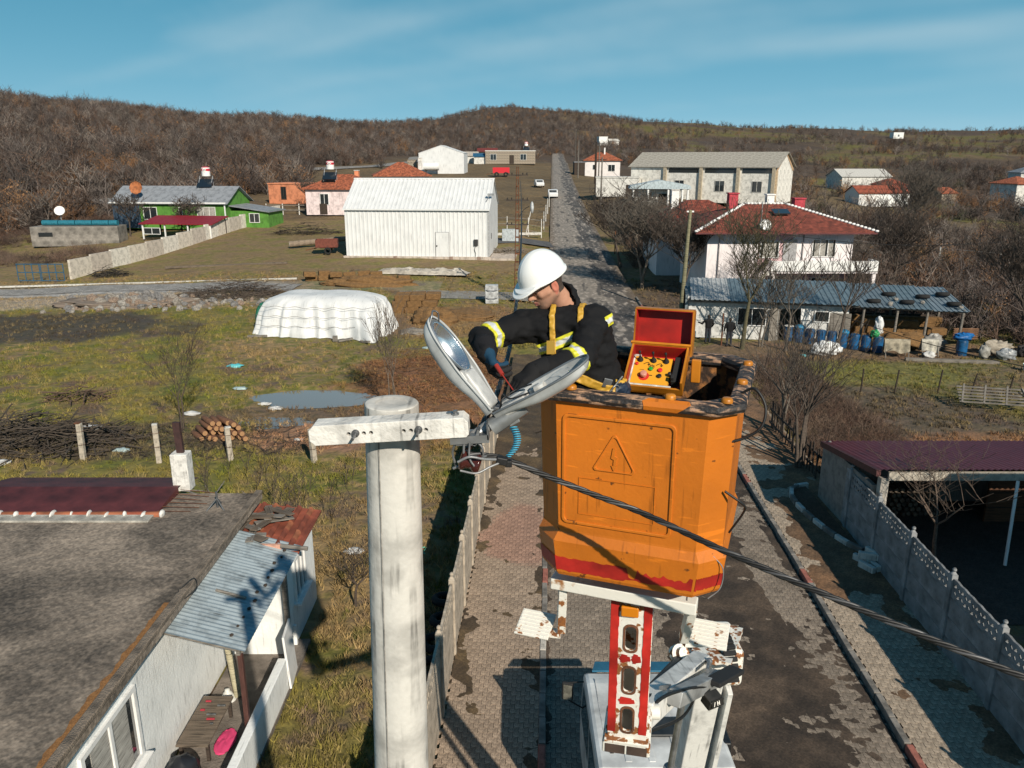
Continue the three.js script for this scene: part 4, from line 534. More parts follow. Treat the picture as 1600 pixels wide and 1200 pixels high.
function headGeo(C, fwd, scale, hair) { // head and neck in the given frame, skin, stubble and hair by vertex colour
  const f = V(...fwd).normalize(), u = V(0, 1, 0).addScaledVector(f, -f.y).normalize(), l = V().crossVectors(u, f);
  const el = (x, y, z, cx, cy, cz, rx, ry, rz) => { const a = (x - cx) / rx, b = (y - cy) / ry, c = (z - cz) / rz, k = Math.hypot(a, b, c); return (k - 1) * Math.min(rx, ry, rz) * (k > 0.4 ? 1 : 1); };
  const F = (x, y, z) => {
    const ax = Math.abs(x); let d = el(x, y, z, 0, 0.035, -0.012, 0.076, 0.092, 0.097);
    d = smin(d, el(x, y, z, 0, -0.045, 0.03, 0.058, 0.076, 0.062), 0.035); d = smin(d, el(x, y, z, 0, -0.104, 0.062, 0.026, 0.02, 0.022), 0.025);
    d = smin(d, cap(ax, y, z, [0.028, -0.085, 0.05], [0.058, -0.05, -0.005], 0.018, 0.02), 0.025); d = smin(d, cap(ax, y, z, [0.045, -0.022, 0.062], [0.06, -0.02, 0.03], 0.018, 0.016), 0.02);
    d = smin(d, cap(ax, y, z, [0.008, 0.022, 0.09], [0.044, 0.024, 0.074], 0.011, 0.009), 0.014); d = -smin(-d, cap(ax, y, z, [0.031, 0.002, 0.1], [0.036, 0.002, 0.098], 0.014, 0.012), 0.012);
    d = smin(d, el(ax, y, z, 0.031, 0.001, 0.078, 0.0145, 0.0125, 0.0125), 0.004); d = smin(d, cap(x, y, z, [0, 0.012, 0.092], [0, -0.03, 0.113], 0.0085, 0.0125), 0.012); d = smin(d, cap(ax, y, z, [0.008, -0.034, 0.1], [0.014, -0.036, 0.094], 0.009, 0.007), 0.008);
    d = smin(d, cap(ax, y, z, [0, -0.062, 0.094], [0.02, -0.067, 0.085], 0.007, 0.004), 0.006); d = smin(d, cap(ax, y, z, [0, -0.077, 0.092], [0.018, -0.074, 0.084], 0.008, 0.004), 0.006); d = -smin(-d, cap(ax, y, z, [0, -0.0695, 0.102], [0.024, -0.071, 0.09], 0.0025, 0.002), 0.004);
    let ear = el(ax, y, z, 0.078, -0.008, -0.012, 0.011, 0.034, 0.021); ear = -smin(-ear, el(ax, y, z, 0.09, -0.004, -0.008, 0.008, 0.02, 0.011), 0.005); d = smin(d, ear, 0.008);
    return smin(d, cap(x, y, z, [0, -0.05, -0.03], [0, -0.19, -0.07], 0.058, 0.062), 0.03);
  };
  const g = sdf((x, y, z) => F(x / scale, y / scale, z / scale) * scale, [-0.1, -0.2, -0.14].map((v) => v * scale), [0.1, 0.14, 0.14].map((v) => v * scale), 0.0032);
  tint(g, (x, y, z) => {
    x /= scale; y /= scale; z /= scale; const ax = Math.abs(x), n = fbm3(x * 60, y * 60, z * 60, 2), sk = [0.44 + 0.05 * n, 0.235 + 0.04 * n, 0.16 + 0.03 * n];
    if (ax > 0.079 && y < 0.04) return [0.47, 0.17, 0.12];
    const hl = y > 0.03 && z < 0.06 - 0.5 * Math.max(0, 0.06 - y) || (z < -0.03 && y > -0.06) || (z < 0.012 && z > -0.03 && y > -0.015 && ax > 0.055); if (hl) { const k = 0.8 + 0.5 * n; return [0.075 * k, 0.055 * k, 0.045 * k]; }
    if (Math.abs(y - 0.024 + 0.1 * Math.abs(ax - 0.03)) < 0.0045 && ax > 0.012 && ax < 0.052 && z > 0.06) return [0.06, 0.04, 0.03]; if (Math.abs(y + 0.0045) < 0.0022 && ax > 0.019 && ax < 0.045 && z > 0.07) return [0.08, 0.045, 0.035];
    if (y < -0.058 && y > -0.083 && ax < 0.021 && z > 0.084) return [0.4, 0.16, 0.13];
    const beard = sm(-0.035, -0.065, y) * sm(-0.14, -0.11, y) * sm(-0.03, 0.02, z) * (1 - sm(0, 0.02, 0.0)); const k = beard * (0.48 + 0.3 * n); return [lerp(sk[0], 0.13, k), lerp(sk[1], 0.09, k), lerp(sk[2], 0.07, k)];
  });
  g.applyMatrix4(new THREE.Matrix4().makeBasis(l, u, f).setPosition(V(...C))); return { g, m: new THREE.Matrix4().makeBasis(l, u, f).setPosition(V(...C)) };
}
{
  const t = thing('person', 'worker in white hard hat and black jacket leaning from the bucket', 'person', [0.45, 8.94, -4.12]);
  const off = V(0.45, 8.94, -4.12), rel = (g) => g.translate(-off.x, -off.y, -off.z);
  const HC = [0.175, 10.358, -4.165], NB = [0.3, 10.1, -4.17], RS = [0.07, 10.135, -4.16], LS = [0.43, 10.17, -4.07], MID = [0.35, 10.03, -4.12], PV = [0.455, 9.76, -4.12];
  const RE = [-0.155, 10.105, -3.955], RW = [-0.122, 10.085, -3.745], LE = [0.345, 10.04, -3.815], LW = [0.105, 10.02, -3.625];
  const sd = V(...LS).sub(V(...RS)).normalize(), o7 = (p, k) => [p[0] + sd.x * k, p[1] + sd.y * k, p[2] + sd.z * k];
  const torso = (x, y, z) => { let d = cap(x, y, z, o7(NB, 0.02), o7(MID, 0.065), 0.1, 0.128); d = smin(d, cap(x, y, z, o7(NB, -0.04), o7(MID, -0.065), 0.1, 0.128), 0.05); d = smin(d, cap(x, y, z, o7(MID, 0.06), o7(PV, 0.05), 0.13, 0.128), 0.05); d = smin(d, cap(x, y, z, o7(MID, -0.06), o7(PV, -0.05), 0.13, 0.128), 0.05); return smin(d, cap(x, y, z, RS, LS, 0.088, 0.092), 0.06); };
  const wr = (x, y, z) => 0.014 * perlin.noise(x * 14 + y * 12, y * 24, z * 15) + 0.008 * perlin.noise(x * 34 - y * 20, y * 50, z * 36);
  const rArm = (x, y, z) => smin(cap(x, y, z, RS, RE, 0.078, 0.062), cap(x, y, z, RE, RW, 0.061, 0.049), 0.03), lArm = (x, y, z) => smin(cap(x, y, z, LS, LE, 0.084, 0.065), cap(x, y, z, LE, LW, 0.064, 0.047), 0.03);
  const legs = (x, y, z) => { let d = 9; for (const s of [-1, 1]) { const hp = o7(PV, s * 0.085), kn = [0.45 + s * 0.11, 9.38, -4.03], an = [0.47 + s * 0.12, 9.02, -4.14], to = [0.44 + s * 0.13, 8.985, -4.0]; d = smin(d, smin(smin(cap(x, y, z, hp, kn, 0.095, 0.07), cap(x, y, z, kn, an, 0.07, 0.055), 0.03), cap(x, y, z, an, to, 0.05, 0.042), 0.03), 0.03); } return d; };
  const collar = (x, y, z) => { const d = cap(x, y, z, [0.3, 10.14, -4.2], [0.27, 10.27, -4.228], 0.108, 0.09); const i = cap(x, y, z, [0.3, 10.13, -4.2], [0.225, 10.33, -4.19], 0.082, 0.088); return Math.max(d, -i); };
  const all = (x, y, z) => { let d = torso(x, y, z); if (y > 10.1) d = smin(d, collar(x, y, z), 0.012); d = smin(d, rArm(x, y, z), 0.035); d = smin(d, lArm(x, y, z), 0.03); if (y < 9.9) d = smin(d, legs(x, y, z), 0.05); return Math.abs(d) > 0.04 ? d : d + wr(x, y, z); };
  const cloth = tint(sdf(all, [-0.3, 8.92, -4.42], [0.68, 10.4, -3.5], 0.0125), () => [0.0095, 0.0098, 0.0112]);
  const hd = headGeo(HC, [-0.8, -0.42, 0.43], 1, 0);
  const rh = handSDF(RW, [0.32, -0.62, 0.72], [0.9, 0.1, -0.35], -1, [0.55, 0.62, 0.7, 0.75], [0.4, 0.9]), lh = handSDF(LW, [-0.72, -0.32, 0.5], [-0.15, -0.9, 0.1], 1, [0.5, 0.55, 0.55, 0.6], [0.8, 0.5]);
  const wide = (h, w, e) => (x, y, z) => smin(h.f(x, y, z) - 0.004, cap(x, y, z, w, e, 0.05, 0.058), 0.02);
  const rg = tint(sdf(wide(rh, RW, [RW[0] - 0.012, RW[1] + 0.02, RW[2] - 0.06]), [rh.lo[0] - 0.06, rh.lo[1] - 0.04, rh.lo[2] - 0.09], [rh.hi[0] + 0.05, rh.hi[1] + 0.09, rh.hi[2] + 0.04], 0.0042), (x, y, z) => { const k = cap(x, y, z, RW, [RW[0] - 0.012, RW[1] + 0.02, RW[2] - 0.06], 0.05, 0.058); return k < 0.004 ? [0.014, 0.014, 0.016] : y < 10.045 ? [0.02, 0.02, 0.022] : [0.012, 0.045, 0.085]; });
  const lg = tint(sdf(wide(lh, LW, [LW[0] + 0.06, LW[1] + 0.004, LW[2] - 0.055]), [lh.lo[0] - 0.04, lh.lo[1] - 0.05, lh.lo[2] - 0.09], [lh.hi[0] + 0.1, lh.hi[1] + 0.07, lh.hi[2] + 0.04], 0.0042), (x, y, z) => { const q = ((x + z * 0.8) * 40) % 1; return [0.013, 0.0132, 0.0145]; });
  for (const g of [cloth, hd.g, rg, lg]) rel(g);
  mesh('body', mergeGeometries([cloth, hd.g, rg, lg]), clothM, t);
  // hard hat
  const H = (x, y, z) => {
    const k = Math.hypot(x / 0.112, (y - 0.04) / 0.152, (z + 0.003) / 0.137); let d = (k - 1) * 0.11; d = Math.max(d, 0.04 - y); const r = Math.hypot(x / 0.122, (z - 0.012) / 0.155); let b = Math.max((r - 1) * 0.12, Math.abs(y - 0.044 + 0.12 * Math.max(0, z - 0.08) * 1.2) - 0.005);
    const pk = Math.max((Math.hypot(x / 0.095, (z - 0.09) / 0.1) - 1) * 0.095, Math.abs(y - 0.044 + 0.35 * Math.max(0, z - 0.1)) - 0.005); d = smin(d, smin(b, pk, 0.008), 0.012);
    if (y > 0.08) for (const q of [0, 0.034]) d = smin(d, (Math.hypot((Math.abs(x) - q) / 0.4, Math.hypot((y - 0.04) / 0.157, (z + 0.003) / 0.142) - 1) * 0.11) + Math.max(0, Math.abs(Math.abs(x) - q) - 0.006), 0.006);
    return Math.max(d, -((Math.hypot(x / 0.105, (y - 0.03) / 0.142, (z + 0.003) / 0.129) - 1) * 0.1));
  };
  const hg = sdf(H, [-0.13, 0.01, -0.16], [0.13, 0.21, 0.21], 0.0033); hg.applyMatrix4(hd.m); rel(hg);
  mesh('hard_hat', hg, new THREE.MeshPhysicalMaterial({ color: new THREE.Color().setRGB(0.8, 0.81, 0.8), roughness: 0.32, clearcoat: 0.5, clearcoatRoughness: 0.2 }), t);
  // reflective bands and harness follow the jacket
  const vc = new THREE.MeshStandardMaterial({ vertexColors: true, roughness: 0.5, bumpMap: rt('bump', 0.03), bumpScale: 0.0004 });
  function band(name, f, c, ax, hw, offs, col, cut, big) {
    const a = V(...ax).normalize(), dot = (x, y, z) => (x - c[0]) * a.x + (y - c[1]) * a.y + (z - c[2]) * a.z, R = big || 0.15;
    const g = sdf((x, y, z) => { const sl = Math.abs(dot(x, y, z)) - hw; if (sl > 0.015) return sl; const fv = f(x, y, z); if (fv > 0.06 || fv < -0.06) return Math.abs(fv); let d = Math.max(fv + wr(x, y, z) - offs, sl); d = Math.max(d, -(f(x, y, z) + wr(x, y, z) + 0.012)); return cut ? Math.max(d, cut(x, y, z)) : d; }, c.map((v) => v - R), c.map((v) => v + R), 0.0055);
    rel(tint(g, (x, y, z) => col(dot(x, y, z) / hw, x, y, z))); return mesh(name, g, vc, t);
  }
  const hiVis = (k) => (Math.abs(k) < 0.42 ? [0.52, 0.54, 0.55] : [0.58, 0.56, 0.03]), yel = () => [0.5, 0.29, 0.035], navy = () => [0.012, 0.025, 0.05];
  const mixp = (a, b, q) => a.map((v, k) => lerp(v, b[k], q)), dif = (a, b) => a.map((v, k) => b[k] - v);
  band('reflective_band', rArm, mixp(RS, RE, 0.8), dif(RS, RE), 0.03, 0.007, hiVis); band('reflective_band', lArm, mixp(LE, LW, 0.16), [-0.75, -0.12, 0.6], 0.034, 0.007, hiVis);
  const ta = dif(PV, NB); band('chest_band', torso, mixp(NB, MID, 0.25), ta, 0.028, 0.007, hiVis, null, 0.3);
  for (const k of [-0.075, 0.075]) band('shoulder_strap', torso, o7(mixp(NB, MID, 0.5), k), [sd.x, sd.y, sd.z], 0.015, 0.012, yel, (x, y, z) => Math.max(9.93 - y, cap(x, y, z, [0.3, 10.14, -4.2], [0.25, 10.35, -4.2], 0.1, 0.1) * -1), 0.28);
  band('hip_belt', torso, [0.46, 9.86, -4.1], [0.33, 0.92, 0.1], 0.024, 0.012, yel, null, 0.26); band('back_pad', torso, [0.52, 9.845, -4.1], [0.33, 0.92, 0.1], 0.05, 0.018, (k) => (Math.abs(k) > 0.86 ? [0.6, 0.36, 0.05] : navy()), (x) => 0.545 - x, 0.26);
  N().rbox(0.05, 0.05, 0.012, 0.004, 0.5 - off.x, 9.865 - off.y, -3.975 - off.z, 0.1, 0.3, -0.3).tor(0.022, 0.004, 0.545 - off.x, 9.83 - off.y, -3.98 - off.z, 0.2, 0.5, 0).rod([0.5 - off.x, 9.8 - off.y, -3.965 - off.z], [0.58 - off.x, 9.9 - off.y, -3.985 - off.z], 0.005).build('buckle', steel, t);
  N().box(0.042, 0.07, 0.006, 0.2 - off.x, 10.06 - off.y, -3.965 - off.z, -0.3, -0.35, 0.1).build('chest_patch', paint([0.5, 0.3, 0.05], 0.35, { metalness: 0.3 }), t);
}
tag(N().rod([-0.075, 10.055, -3.62], [-0.045, 10.02, -3.575], 0.012, 0.011, 10).rod([-0.05, 10.025, -3.58], [0.005, 9.968, -3.5], 0.0035, 0.003, 8).build('screwdriver', paint([0.3, 0.03, 0.02], 0.4)), 'small red screwdriver held in the blue glove', 'screwdriver');
function bystander(p, turn, armL, armR, label) {
  const t = thing('person', label, 'person', p, turn, 'men standing by the cow shed');
  const f = (x, y, z) => { let d = 9; const a = (A, B, r, s) => { d = smin(d, cap(x, y, z, A, B, r, s), 0.04); };
    a([-0.07, 1.05, 0], [-0.09, 1.38, 0], 0.13, 0.13); a([0.07, 1.05, 0], [0.09, 1.38, 0], 0.13, 0.13); a([-0.19, 1.43, 0], [0.19, 1.43, 0], 0.085, 0.085); for (const s of [-1, 1]) { a([s * 0.09, 1.0, 0], [s * 0.11, 0.52, 0.02], 0.1, 0.075); a([s * 0.11, 0.52, 0.02], [s * 0.12, 0.09, -0.01], 0.072, 0.055); a([s * 0.12, 0.05, -0.02], [s * 0.14, 0.045, 0.13], 0.05, 0.045); const A = s < 0 ? armL : armR; a([s * 0.22, 1.42, 0], A[0], 0.07, 0.058); a(A[0], A[1], 0.056, 0.042); }
    d = smin(d, cap(x, y, z, [0, 1.5, 0], [0, 1.6, 0.01], 0.06, 0.06), 0.03); const k = Math.hypot(x / 0.08, (y - 1.68) / 0.115, (z - 0.015) / 0.1); return smin(d, (k - 1) * 0.085, 0.02); };
  const g = tint(sdf(f, [-0.7, 0, -0.4], [0.7, 1.82, 0.5], 0.02), (x, y, z) => (y > 1.57 ? (z < 0.03 || y > 1.72 ? [0.03, 0.025, 0.02] : [0.4, 0.22, 0.15]) : y > 0.98 ? [0.012, 0.0125, 0.014] : y < 0.1 ? [0.03, 0.025, 0.02] : [0.03, 0.032, 0.04]));
  mesh('body', g, clothM, t); return t;
}
// ---------------------------------------------------------------- shared materials and makers
const plaster = mt([0.76, 0.775, 0.765], 0.9, 'soft', 1.6, 0.006), plasterPink = mt([0.72, 0.6, 0.6], 0.9, 'streak', 3, 0.003), oldConcrete = mt([0.3, 0.275, 0.245], 0.95, 'blotch', 1.6, 0.012), whiteTrim = mt([0.74, 0.74, 0.73], 0.55, 'soft', 1), woodM = mt([0.2, 0.155, 0.115], 0.9, 'wood', 0.8, 0.003), woodGrey = mt([0.27, 0.245, 0.215], 0.92, 'wood', 0.8, 0.004), woodDark = mt([0.07, 0.05, 0.038], 0.92, 'wood', 0.8, 0.003), galv = mt([0.36, 0.42, 0.45], 0.45, 'streak', 1.4, 0.001, { metal: 0.25 }), tileRed = mt([0.34, 0.085, 0.045], 0.85, 'blotch', 1.5, 0.006), tileOrange = mt([0.48, 0.16, 0.075], 0.85, 'blotch', 1, 0.004), maroon = mt([0.11, 0.025, 0.025], 0.6, 'blotch', 1.2), straw = mt([0.28, 0.155, 0.06], 0.97, 'grain', 0.5, 0.03), barkM = mt([0.115, 0.085, 0.066], 0.95, 'wood', 0.3, 0.006), whiteTarp = mt([0.64, 0.65, 0.655], 0.6, 'soft', 2, 0.02, { lump: 1 }), windowGlass = new THREE.MeshPhysicalMaterial({ color: new THREE.Color().setRGB(0.02, 0.025, 0.028), roughness: 0.06, clearcoat: 1, clearcoatRoughness: 0.03 }), curtainM = mt([0.5, 0.48, 0.44], 0.9, 'wood', 0.6), tyreM = mt([0.018, 0.018, 0.019], 0.9, 'grain', 0.3, 0.004), bluePlastic = mt([0.012, 0.11, 0.28], 0.4, 'blotch', 0.7), stoneM = mt([0.36, 0.325, 0.285], 0.95, 'blotch', 0.6, 0.02), snowW = mt([0.8, 0.8, 0.78], 0.7, 'blotch', 0.6, 0.01);
const Y = (x, z, o = 0) => hAt(x, z) + o;
function corrugated(w, d, pitch, amp, n = 4) { // wavy sheet, ridges along z
  const k = Math.round(w / pitch) * n, g = new THREE.PlaneGeometry(w, d, k, 1), p = g.attributes.position; g.rotateX(-Math.PI / 2); for (let i = 0; i < p.count; i++) p.setY(i, Math.sin((p.getX(i) / pitch) * 6.2832) * amp); g.computeVertexNormals(); return g;
}
function windowPart(parent, x, y, z, w, h, turn = 0, o = {}) { // frame standing proud of the wall, panes, sill
  const f = N(), b = o.b || 0.06; f.box(w, b, 0.08, 0, h / 2 - b / 2, 0).box(w, b, 0.08, 0, -h / 2 + b / 2, 0).box(b, h - 2 * b, 0.08, -w / 2 + b / 2, 0, 0).box(b, h - 2 * b, 0.08, w / 2 - b / 2, 0, 0); const n = o.n || 2; for (let i = 1; i < n; i++) f.box(b * 0.9, h - 2 * b, 0.07, -w / 2 + w * i / n, 0, 0);
  const m = f.build('window', o.frame || whiteTrim, parent); m.position.set(x, y, z); m.rotation.y = turn;
  for (let i = 0; i < n; i++) { const pw = (w - 2 * b) / n; const q = N().box(pw - 0.01, h - 2 * b, 0.012, -w / 2 + b + pw * (i + 0.5), 0, -0.012).build('pane', o.glass || windowGlass, m); if (o.curtain && i !== o.skip) N().box(pw * 0.7, h - 2.2 * b, 0.01, -w / 2 + b + pw * (i + 0.5) - pw * 0.12 * (i ? 1 : -1), 0, -0.002).build('curtain', curtainM, m); }
  if (o.sill !== 0) N().box(w + 0.16, 0.05, 0.2, 0, -h / 2 - 0.025, 0.05).build('sill', whiteTrim, m); return m;
}
function tree(name, label, x, z, h, seed, o = {}) { // bare winter tree: trunk and branching twigs
  const r = rng(seed), t = thing(name, label, o.cat || 'tree', [x, (o.y !== undefined ? o.y : Y(x, z)) - 0.05, z], 0, o.group), tr = N(), tw = N(), lv = o.levels || 4, spread = o.spread || 0.55;
  function grow(p, d, L, rad, k) {
    let q = p.clone(), dd = d.clone(), pr = rad, seg = k < 2 ? 3 : 2; for (let i = 0; i < seg; i++) { const nx = q.clone().addScaledVector(dd, L / seg), nr = pr * (k < 1 ? 0.86 : 0.8); (k < 2 ? tr : tw).rod([q.x, q.y, q.z], [nx.x, nx.y, nx.z], Math.max(pr, o.min || 0.006), Math.max(nr, o.min || 0.006), k < 1 ? 7 : k < 2 ? 5 : 3); q = nx; pr = nr; dd.add(V((r() - 0.5) * 0.3, (r() - 0.35) * 0.22, (r() - 0.5) * 0.3)).normalize();
      if (k > 0 && k < lv && i < seg - 1) { const s = V(r() - 0.5, r() * 0.4, r() - 0.5).normalize(); grow(q, dd.clone().lerp(s, 0.5).normalize(), L * 0.6, pr * 0.55, k + 1); } }
    if (k < lv) { const n = k === 0 ? (o.limbs || 4) : 2 + (r() > 0.5 ? 1 : 0); for (let i = 0; i < n; i++) { const a = (i + r() * 0.8) / n * 6.2832, s = V(Math.cos(a), 0.25 + r() * 0.5, Math.sin(a)).normalize(); grow(q, dd.clone().lerp(s, spread * (0.6 + r() * 0.6)).normalize(), L * (0.62 + r() * 0.25), pr * 0.72, k + 1); } }
  }
  const n0 = o.stems || 1; for (let i = 0; i < n0; i++) grow(V((r() - 0.5) * 0.3 * (n0 - 1), 0, (r() - 0.5) * 0.3 * (n0 - 1)), V((r() - 0.5) * 0.25 + (o.lean || 0), 1, (r() - 0.5) * 0.25).normalize(), h * (o.trunk || 0.3), h * (o.rad || 0.017), 0);
  tr.build('trunk', o.mat || barkM, t); if (tw.g.length) tw.build('crown', o.twig || o.mat || barkM, t); return t;
}
function heap(name, label, cat, x, z, R, H, count, len, rad, mat, seed, o = {}) { // pile of branches
  const r = rng(seed), p = N(), y = o.y !== undefined ? o.y : Y(x, z); for (let i = 0; i < count; i++) { const a = r() * 6.2832, q = Math.sqrt(r()), px = Math.cos(a) * q * R[0], pz = Math.sin(a) * q * R[1], py = (1 - q * q) * H * r() + 0.03, b = r() * 6.2832, e = (r() - 0.35) * 0.5, L = len * (0.4 + r()), dx = Math.cos(b) * Math.cos(e) * L / 2, dz = Math.sin(b) * Math.cos(e) * L / 2, dy = Math.sin(e) * L / 2, m = [px + (r() - 0.5) * 0.2, Math.max(0.04, py + (r() - 0.5) * 0.15), pz + (r() - 0.5) * 0.2], w = rad * (0.4 + r()); p.rod([px - dx, Math.max(0.02, py - dy), pz - dz], m, w, w * 0.8, 4).rod(m, [px + dx, Math.max(0.03, py + dy), pz + dz], w * 0.8, w * 0.4, 4); }
  const m = p.build(name, mat); m.position.set(x, y - 0.02, z); return tag(m, label, cat, o.group, o.kind);
}
const rockGeos = [1, 2, 3, 4].map((s) => { const g = new THREE.IcosahedronGeometry(1, 1), p = g.attributes.position; for (let i = 0; i < p.count; i++) { const q = V().fromBufferAttribute(p, i), n = 1 + 0.45 * perlin.noise(q.x * 1.3 + s * 7, q.y * 1.3, q.z * 1.3); p.setXYZ(i, q.x * n, q.y * n * 0.72, q.z * n); } g.computeVertexNormals(); return boxUV(clean(g)); });
const stones = [stoneM, mt([0.42, 0.39, 0.35], 0.95, 'blotch', 0.6, 0.02), mt([0.26, 0.25, 0.245], 0.95, 'blotch', 0.6, 0.02), mt([0.34, 0.25, 0.19], 0.95, 'blotch', 0.6, 0.02)];
function rocks(name, label, list, group) { list.forEach(([x, z, s, y], i) => { const m = mesh(name, rockGeos[i % 4], stones[(i * 7) % 4]); m.scale.setScalar(s); m.position.set(x, (y !== undefined ? y : Y(x, z)) + s * 0.35, z); m.rotation.set(i, i * 2.1, i * 0.7); tag(m, label, 'stone', group); }); }

// ---------------------------------------------------------------- house on the left
{
  const t = thing('flat_roof_house', 'white single-storey house with weathered flat concrete roof and porch', 'house', [-9.6, 0, -13]); const L = (x, y, z) => [x + 9.6, y, z + 13];
  N().box(6.6, 2.84, 10.6, ...L(-9.75, 1.42, -12.4)).build('walls', plaster, t);
  const roofTex = tex(1024, (u, v) => { const n = fb(u, v, 6, 6, 7, 201), m = fb(u, v, 90, 90, 3, 207), s = fb(u, v, 3, 3, 4, 211); const b = 0.345 + 0.26 * (n - 0.5) + 0.3 * (m - 0.5) + 0.13 * sm(0.5, 0.75, s); return [b * 1.06, b * 0.96, b * 0.86]; });
  const roofM = new THREE.MeshStandardMaterial({ map: rep(roofTex, 5), roughness: 0.96, bumpMap: rt('lump', 1.2), bumpScale: 0.02 });
  N().rbox(7.1, 0.16, 11.4, 0.03, ...L(-9.75, 2.93, -12.35)).build('roof_slab', roofM, t);
  N().rbox(0.17, 0.1, 11.4, 0.03, ...L(-6.27, 3.05, -12.35)).build('roof_kerb', mt([0.25, 0.2, 0.155], 0.95, 'blotch', 0.7, 0.02), t);
  { const p = [], r = rng(77); for (let i = 0; i < 60; i++) { const z = -8.6 - i * 0.075, w = 0.1 + 0.16 * Math.max(0, fbm3(i * 0.2, 3, 1, 3) + 0.25); p.push([-6.37, z, w]); } const f = []; for (let i = 0; i + 1 < p.length; i++) f.push([L(p[i][0], 3.015, p[i][1]), L(p[i][0] - p[i][2], 3.015, p[i][1]), L(p[i + 1][0] - p[i + 1][2], 3.015, p[i + 1][1]), L(p[i + 1][0], 3.015, p[i + 1][1])]); N().poly(f).build('lichen_stain', mt([0.3, 0.14, 0.045], 0.95, 'grain', 0.5), t); }
  // tiled strip along the far edge
  const strip = N().poly([[L(-13.2, 3.02, -16.75), L(-8.3, 3.02, -16.75), L(-8.25, 3.2, -18.0), L(-13.2, 3.2, -18.0)], [L(-13.2, 3.2, -18.0), L(-8.25, 3.2, -18.0), L(-8.25, 2.9, -19.3), L(-13.2, 2.9, -19.3)], [L(-8.3, 3.02, -16.75), L(-8.25, 3.0, -18.0), L(-8.25, 3.2, -18.0)]]).build('tiled_strip', maroon, t);
  for (let i = 0; i < 12; i++) { N().add(new THREE.CylinderGeometry(0.09, 0.1, 0.39, 10, 1, false, 0, Math.PI), ...L(-12.95 + i * 0.42, 3.0, -16.78), 0, 0, Math.PI / 2).build('ridge_tile', i % 3 === 1 ? tileRed : tileOrange, strip); const m = N().sph(0.1, 0, 0, 0, [0.5, 1, 1], 8).build('mortar_dab', concreteWhite, strip); m.position.set(...L(-12.75 + i * 0.42, 3.04 + 0.02 * Math.sin(i * 3), -16.72 + 0.03 * Math.sin(i * 5))); m.scale.set(0.8 + 0.3 * Math.sin(i * 7), 1, 1.2 + 0.5 * Math.sin(i * 4)); }
  N().rbox(5.0, 0.06, 0.34, 0.02, ...L(-10.8, 3.03, -16.55)).build('mortar_bed', mt([0.55, 0.52, 0.46], 0.95, 'blotch', 0.7, 0.02), strip);
  for (let i = 0; i < 6; i++) N().rod(L(-8.3 + i * 0.02, 3.06 + i * 0.012, -16.9 - i * 0.22), L(-7.55 + (i % 3) * 0.12, 3.03, -16.95 - i * 0.21), 0.009, 0.009, 5).build('reinforcing_bar', rustM, t);
  N().rod(L(-7.0, 3.0, -17.2), L(-7.0, 3.42, -17.2), 0.025).rod(L(-7.0, 3.25, -17.2), L(-7.2, 3.0, -17.0), 0.018).rod(L(-7.0, 3.25, -17.2), L(-6.8, 3.0, -17.05), 0.018).rod(L(-7.0, 3.25, -17.2), L(-7.0, 3.0, -17.45), 0.018).build('aerial_stand', mt([0.14, 0.15, 0.16], 0.6, 'blotch', 0.4, 0, { metal: 0.4 }), t);
  N().tube([L(-6.33, 3.1, -13.35), L(-6.15, 3.2, -13.6), L(-6.05, 3.1, -13.45), L(-6.2, 2.98, -13.2)], 0.01).tube([L(-6.33, 3.1, -13.3), L(-6.3, 3.05, -12.9), L(-6.25, 3.0, -12.75)], 0.01).build('loose_cable', blackRubber, t);
  windowPart(t, ...L(-6.43, 1.72, -10.55), 1.75, 1.42, Math.PI / 2, { curtain: 1, b: 0.09 });
  N().rbox(0.42, 0.98, 0.36, 0.03, ...L(-8.25, 3.48, -18.35)).build('chimney_stub', concreteWhite, t); N().box(0.17, 0.8, 0.1, ...L(-8.25, 4.36, -18.35), 0, 0, 0.03).build('steel_channel', mt([0.05, 0.022, 0.02], 0.7, 'streak', 0.6), t);
  // porch
  const tin = mesh('porch_roof', boxUV(clean(corrugated(4.1, 1.62, 0.115, 0.014))), galv, t); tin.rotation.set(0, Math.PI / 2, 0); { const e = new THREE.Euler(0, 0, 0); const q = new THREE.Quaternion().setFromAxisAngle(V(0, 0, 1), -0.27); tin.quaternion.premultiply(q); } tin.position.set(...L(-5.62, 2.63, -14.4));
  for (const z of [-12.5, -13.8, -15.2, -16.3]) N().box(1.55, 0.07, 0.06, ...L(-5.65, 2.55, z), 0, 0, -0.27).build('rafter', woodGrey, t);
  N().box(0.07, 0.09, 4.0, ...L(-4.98, 2.35, -14.4)).build('porch_beam', woodGrey, t); N().rod(L(-5.9, 2.73, -13.95), L(-5.3, 2.58, -13.9), 0.03).build('loose_stick', woodGrey, t);
  { const r = rng(5); for (let i = 0; i < 12; i++) { const m = mesh('roof_weight', rockGeos[i % 4], woodDark, t); m.scale.setScalar(0.025 + r() * 0.02); const z = -12.7 - i * 0.3, x = -5.1 - 0.1 * r(); m.position.set(...L(x, 2.63 - (x + 5.62) * 0.276 + 0.03, z)); } }
  N().rbox(0.09, 2.4, 0.09, 0.01, ...L(-5.0, 1.2, -12.55)).build('porch_post', mt([0.085, 0.035, 0.028], 0.6, 'streak', 0.8), t); N().rbox(0.11, 2.35, 0.1, 0.01, ...L(-4.98, 1.17, -15.35)).build('porch_post', woodGrey, t);
  N().box(1.6, 0.1, 5.6, ...L(-5.55, 0.05, -13.4)).build('porch_floor', mt([0.23, 0.195, 0.165], 0.95, 'blotch', 1.1, 0.015), t);
  N().rbox(0.18, 0.85, 4.2, 0.02, ...L(-4.86, 0.42, -12.3)).build('porch_wall', plaster, t);
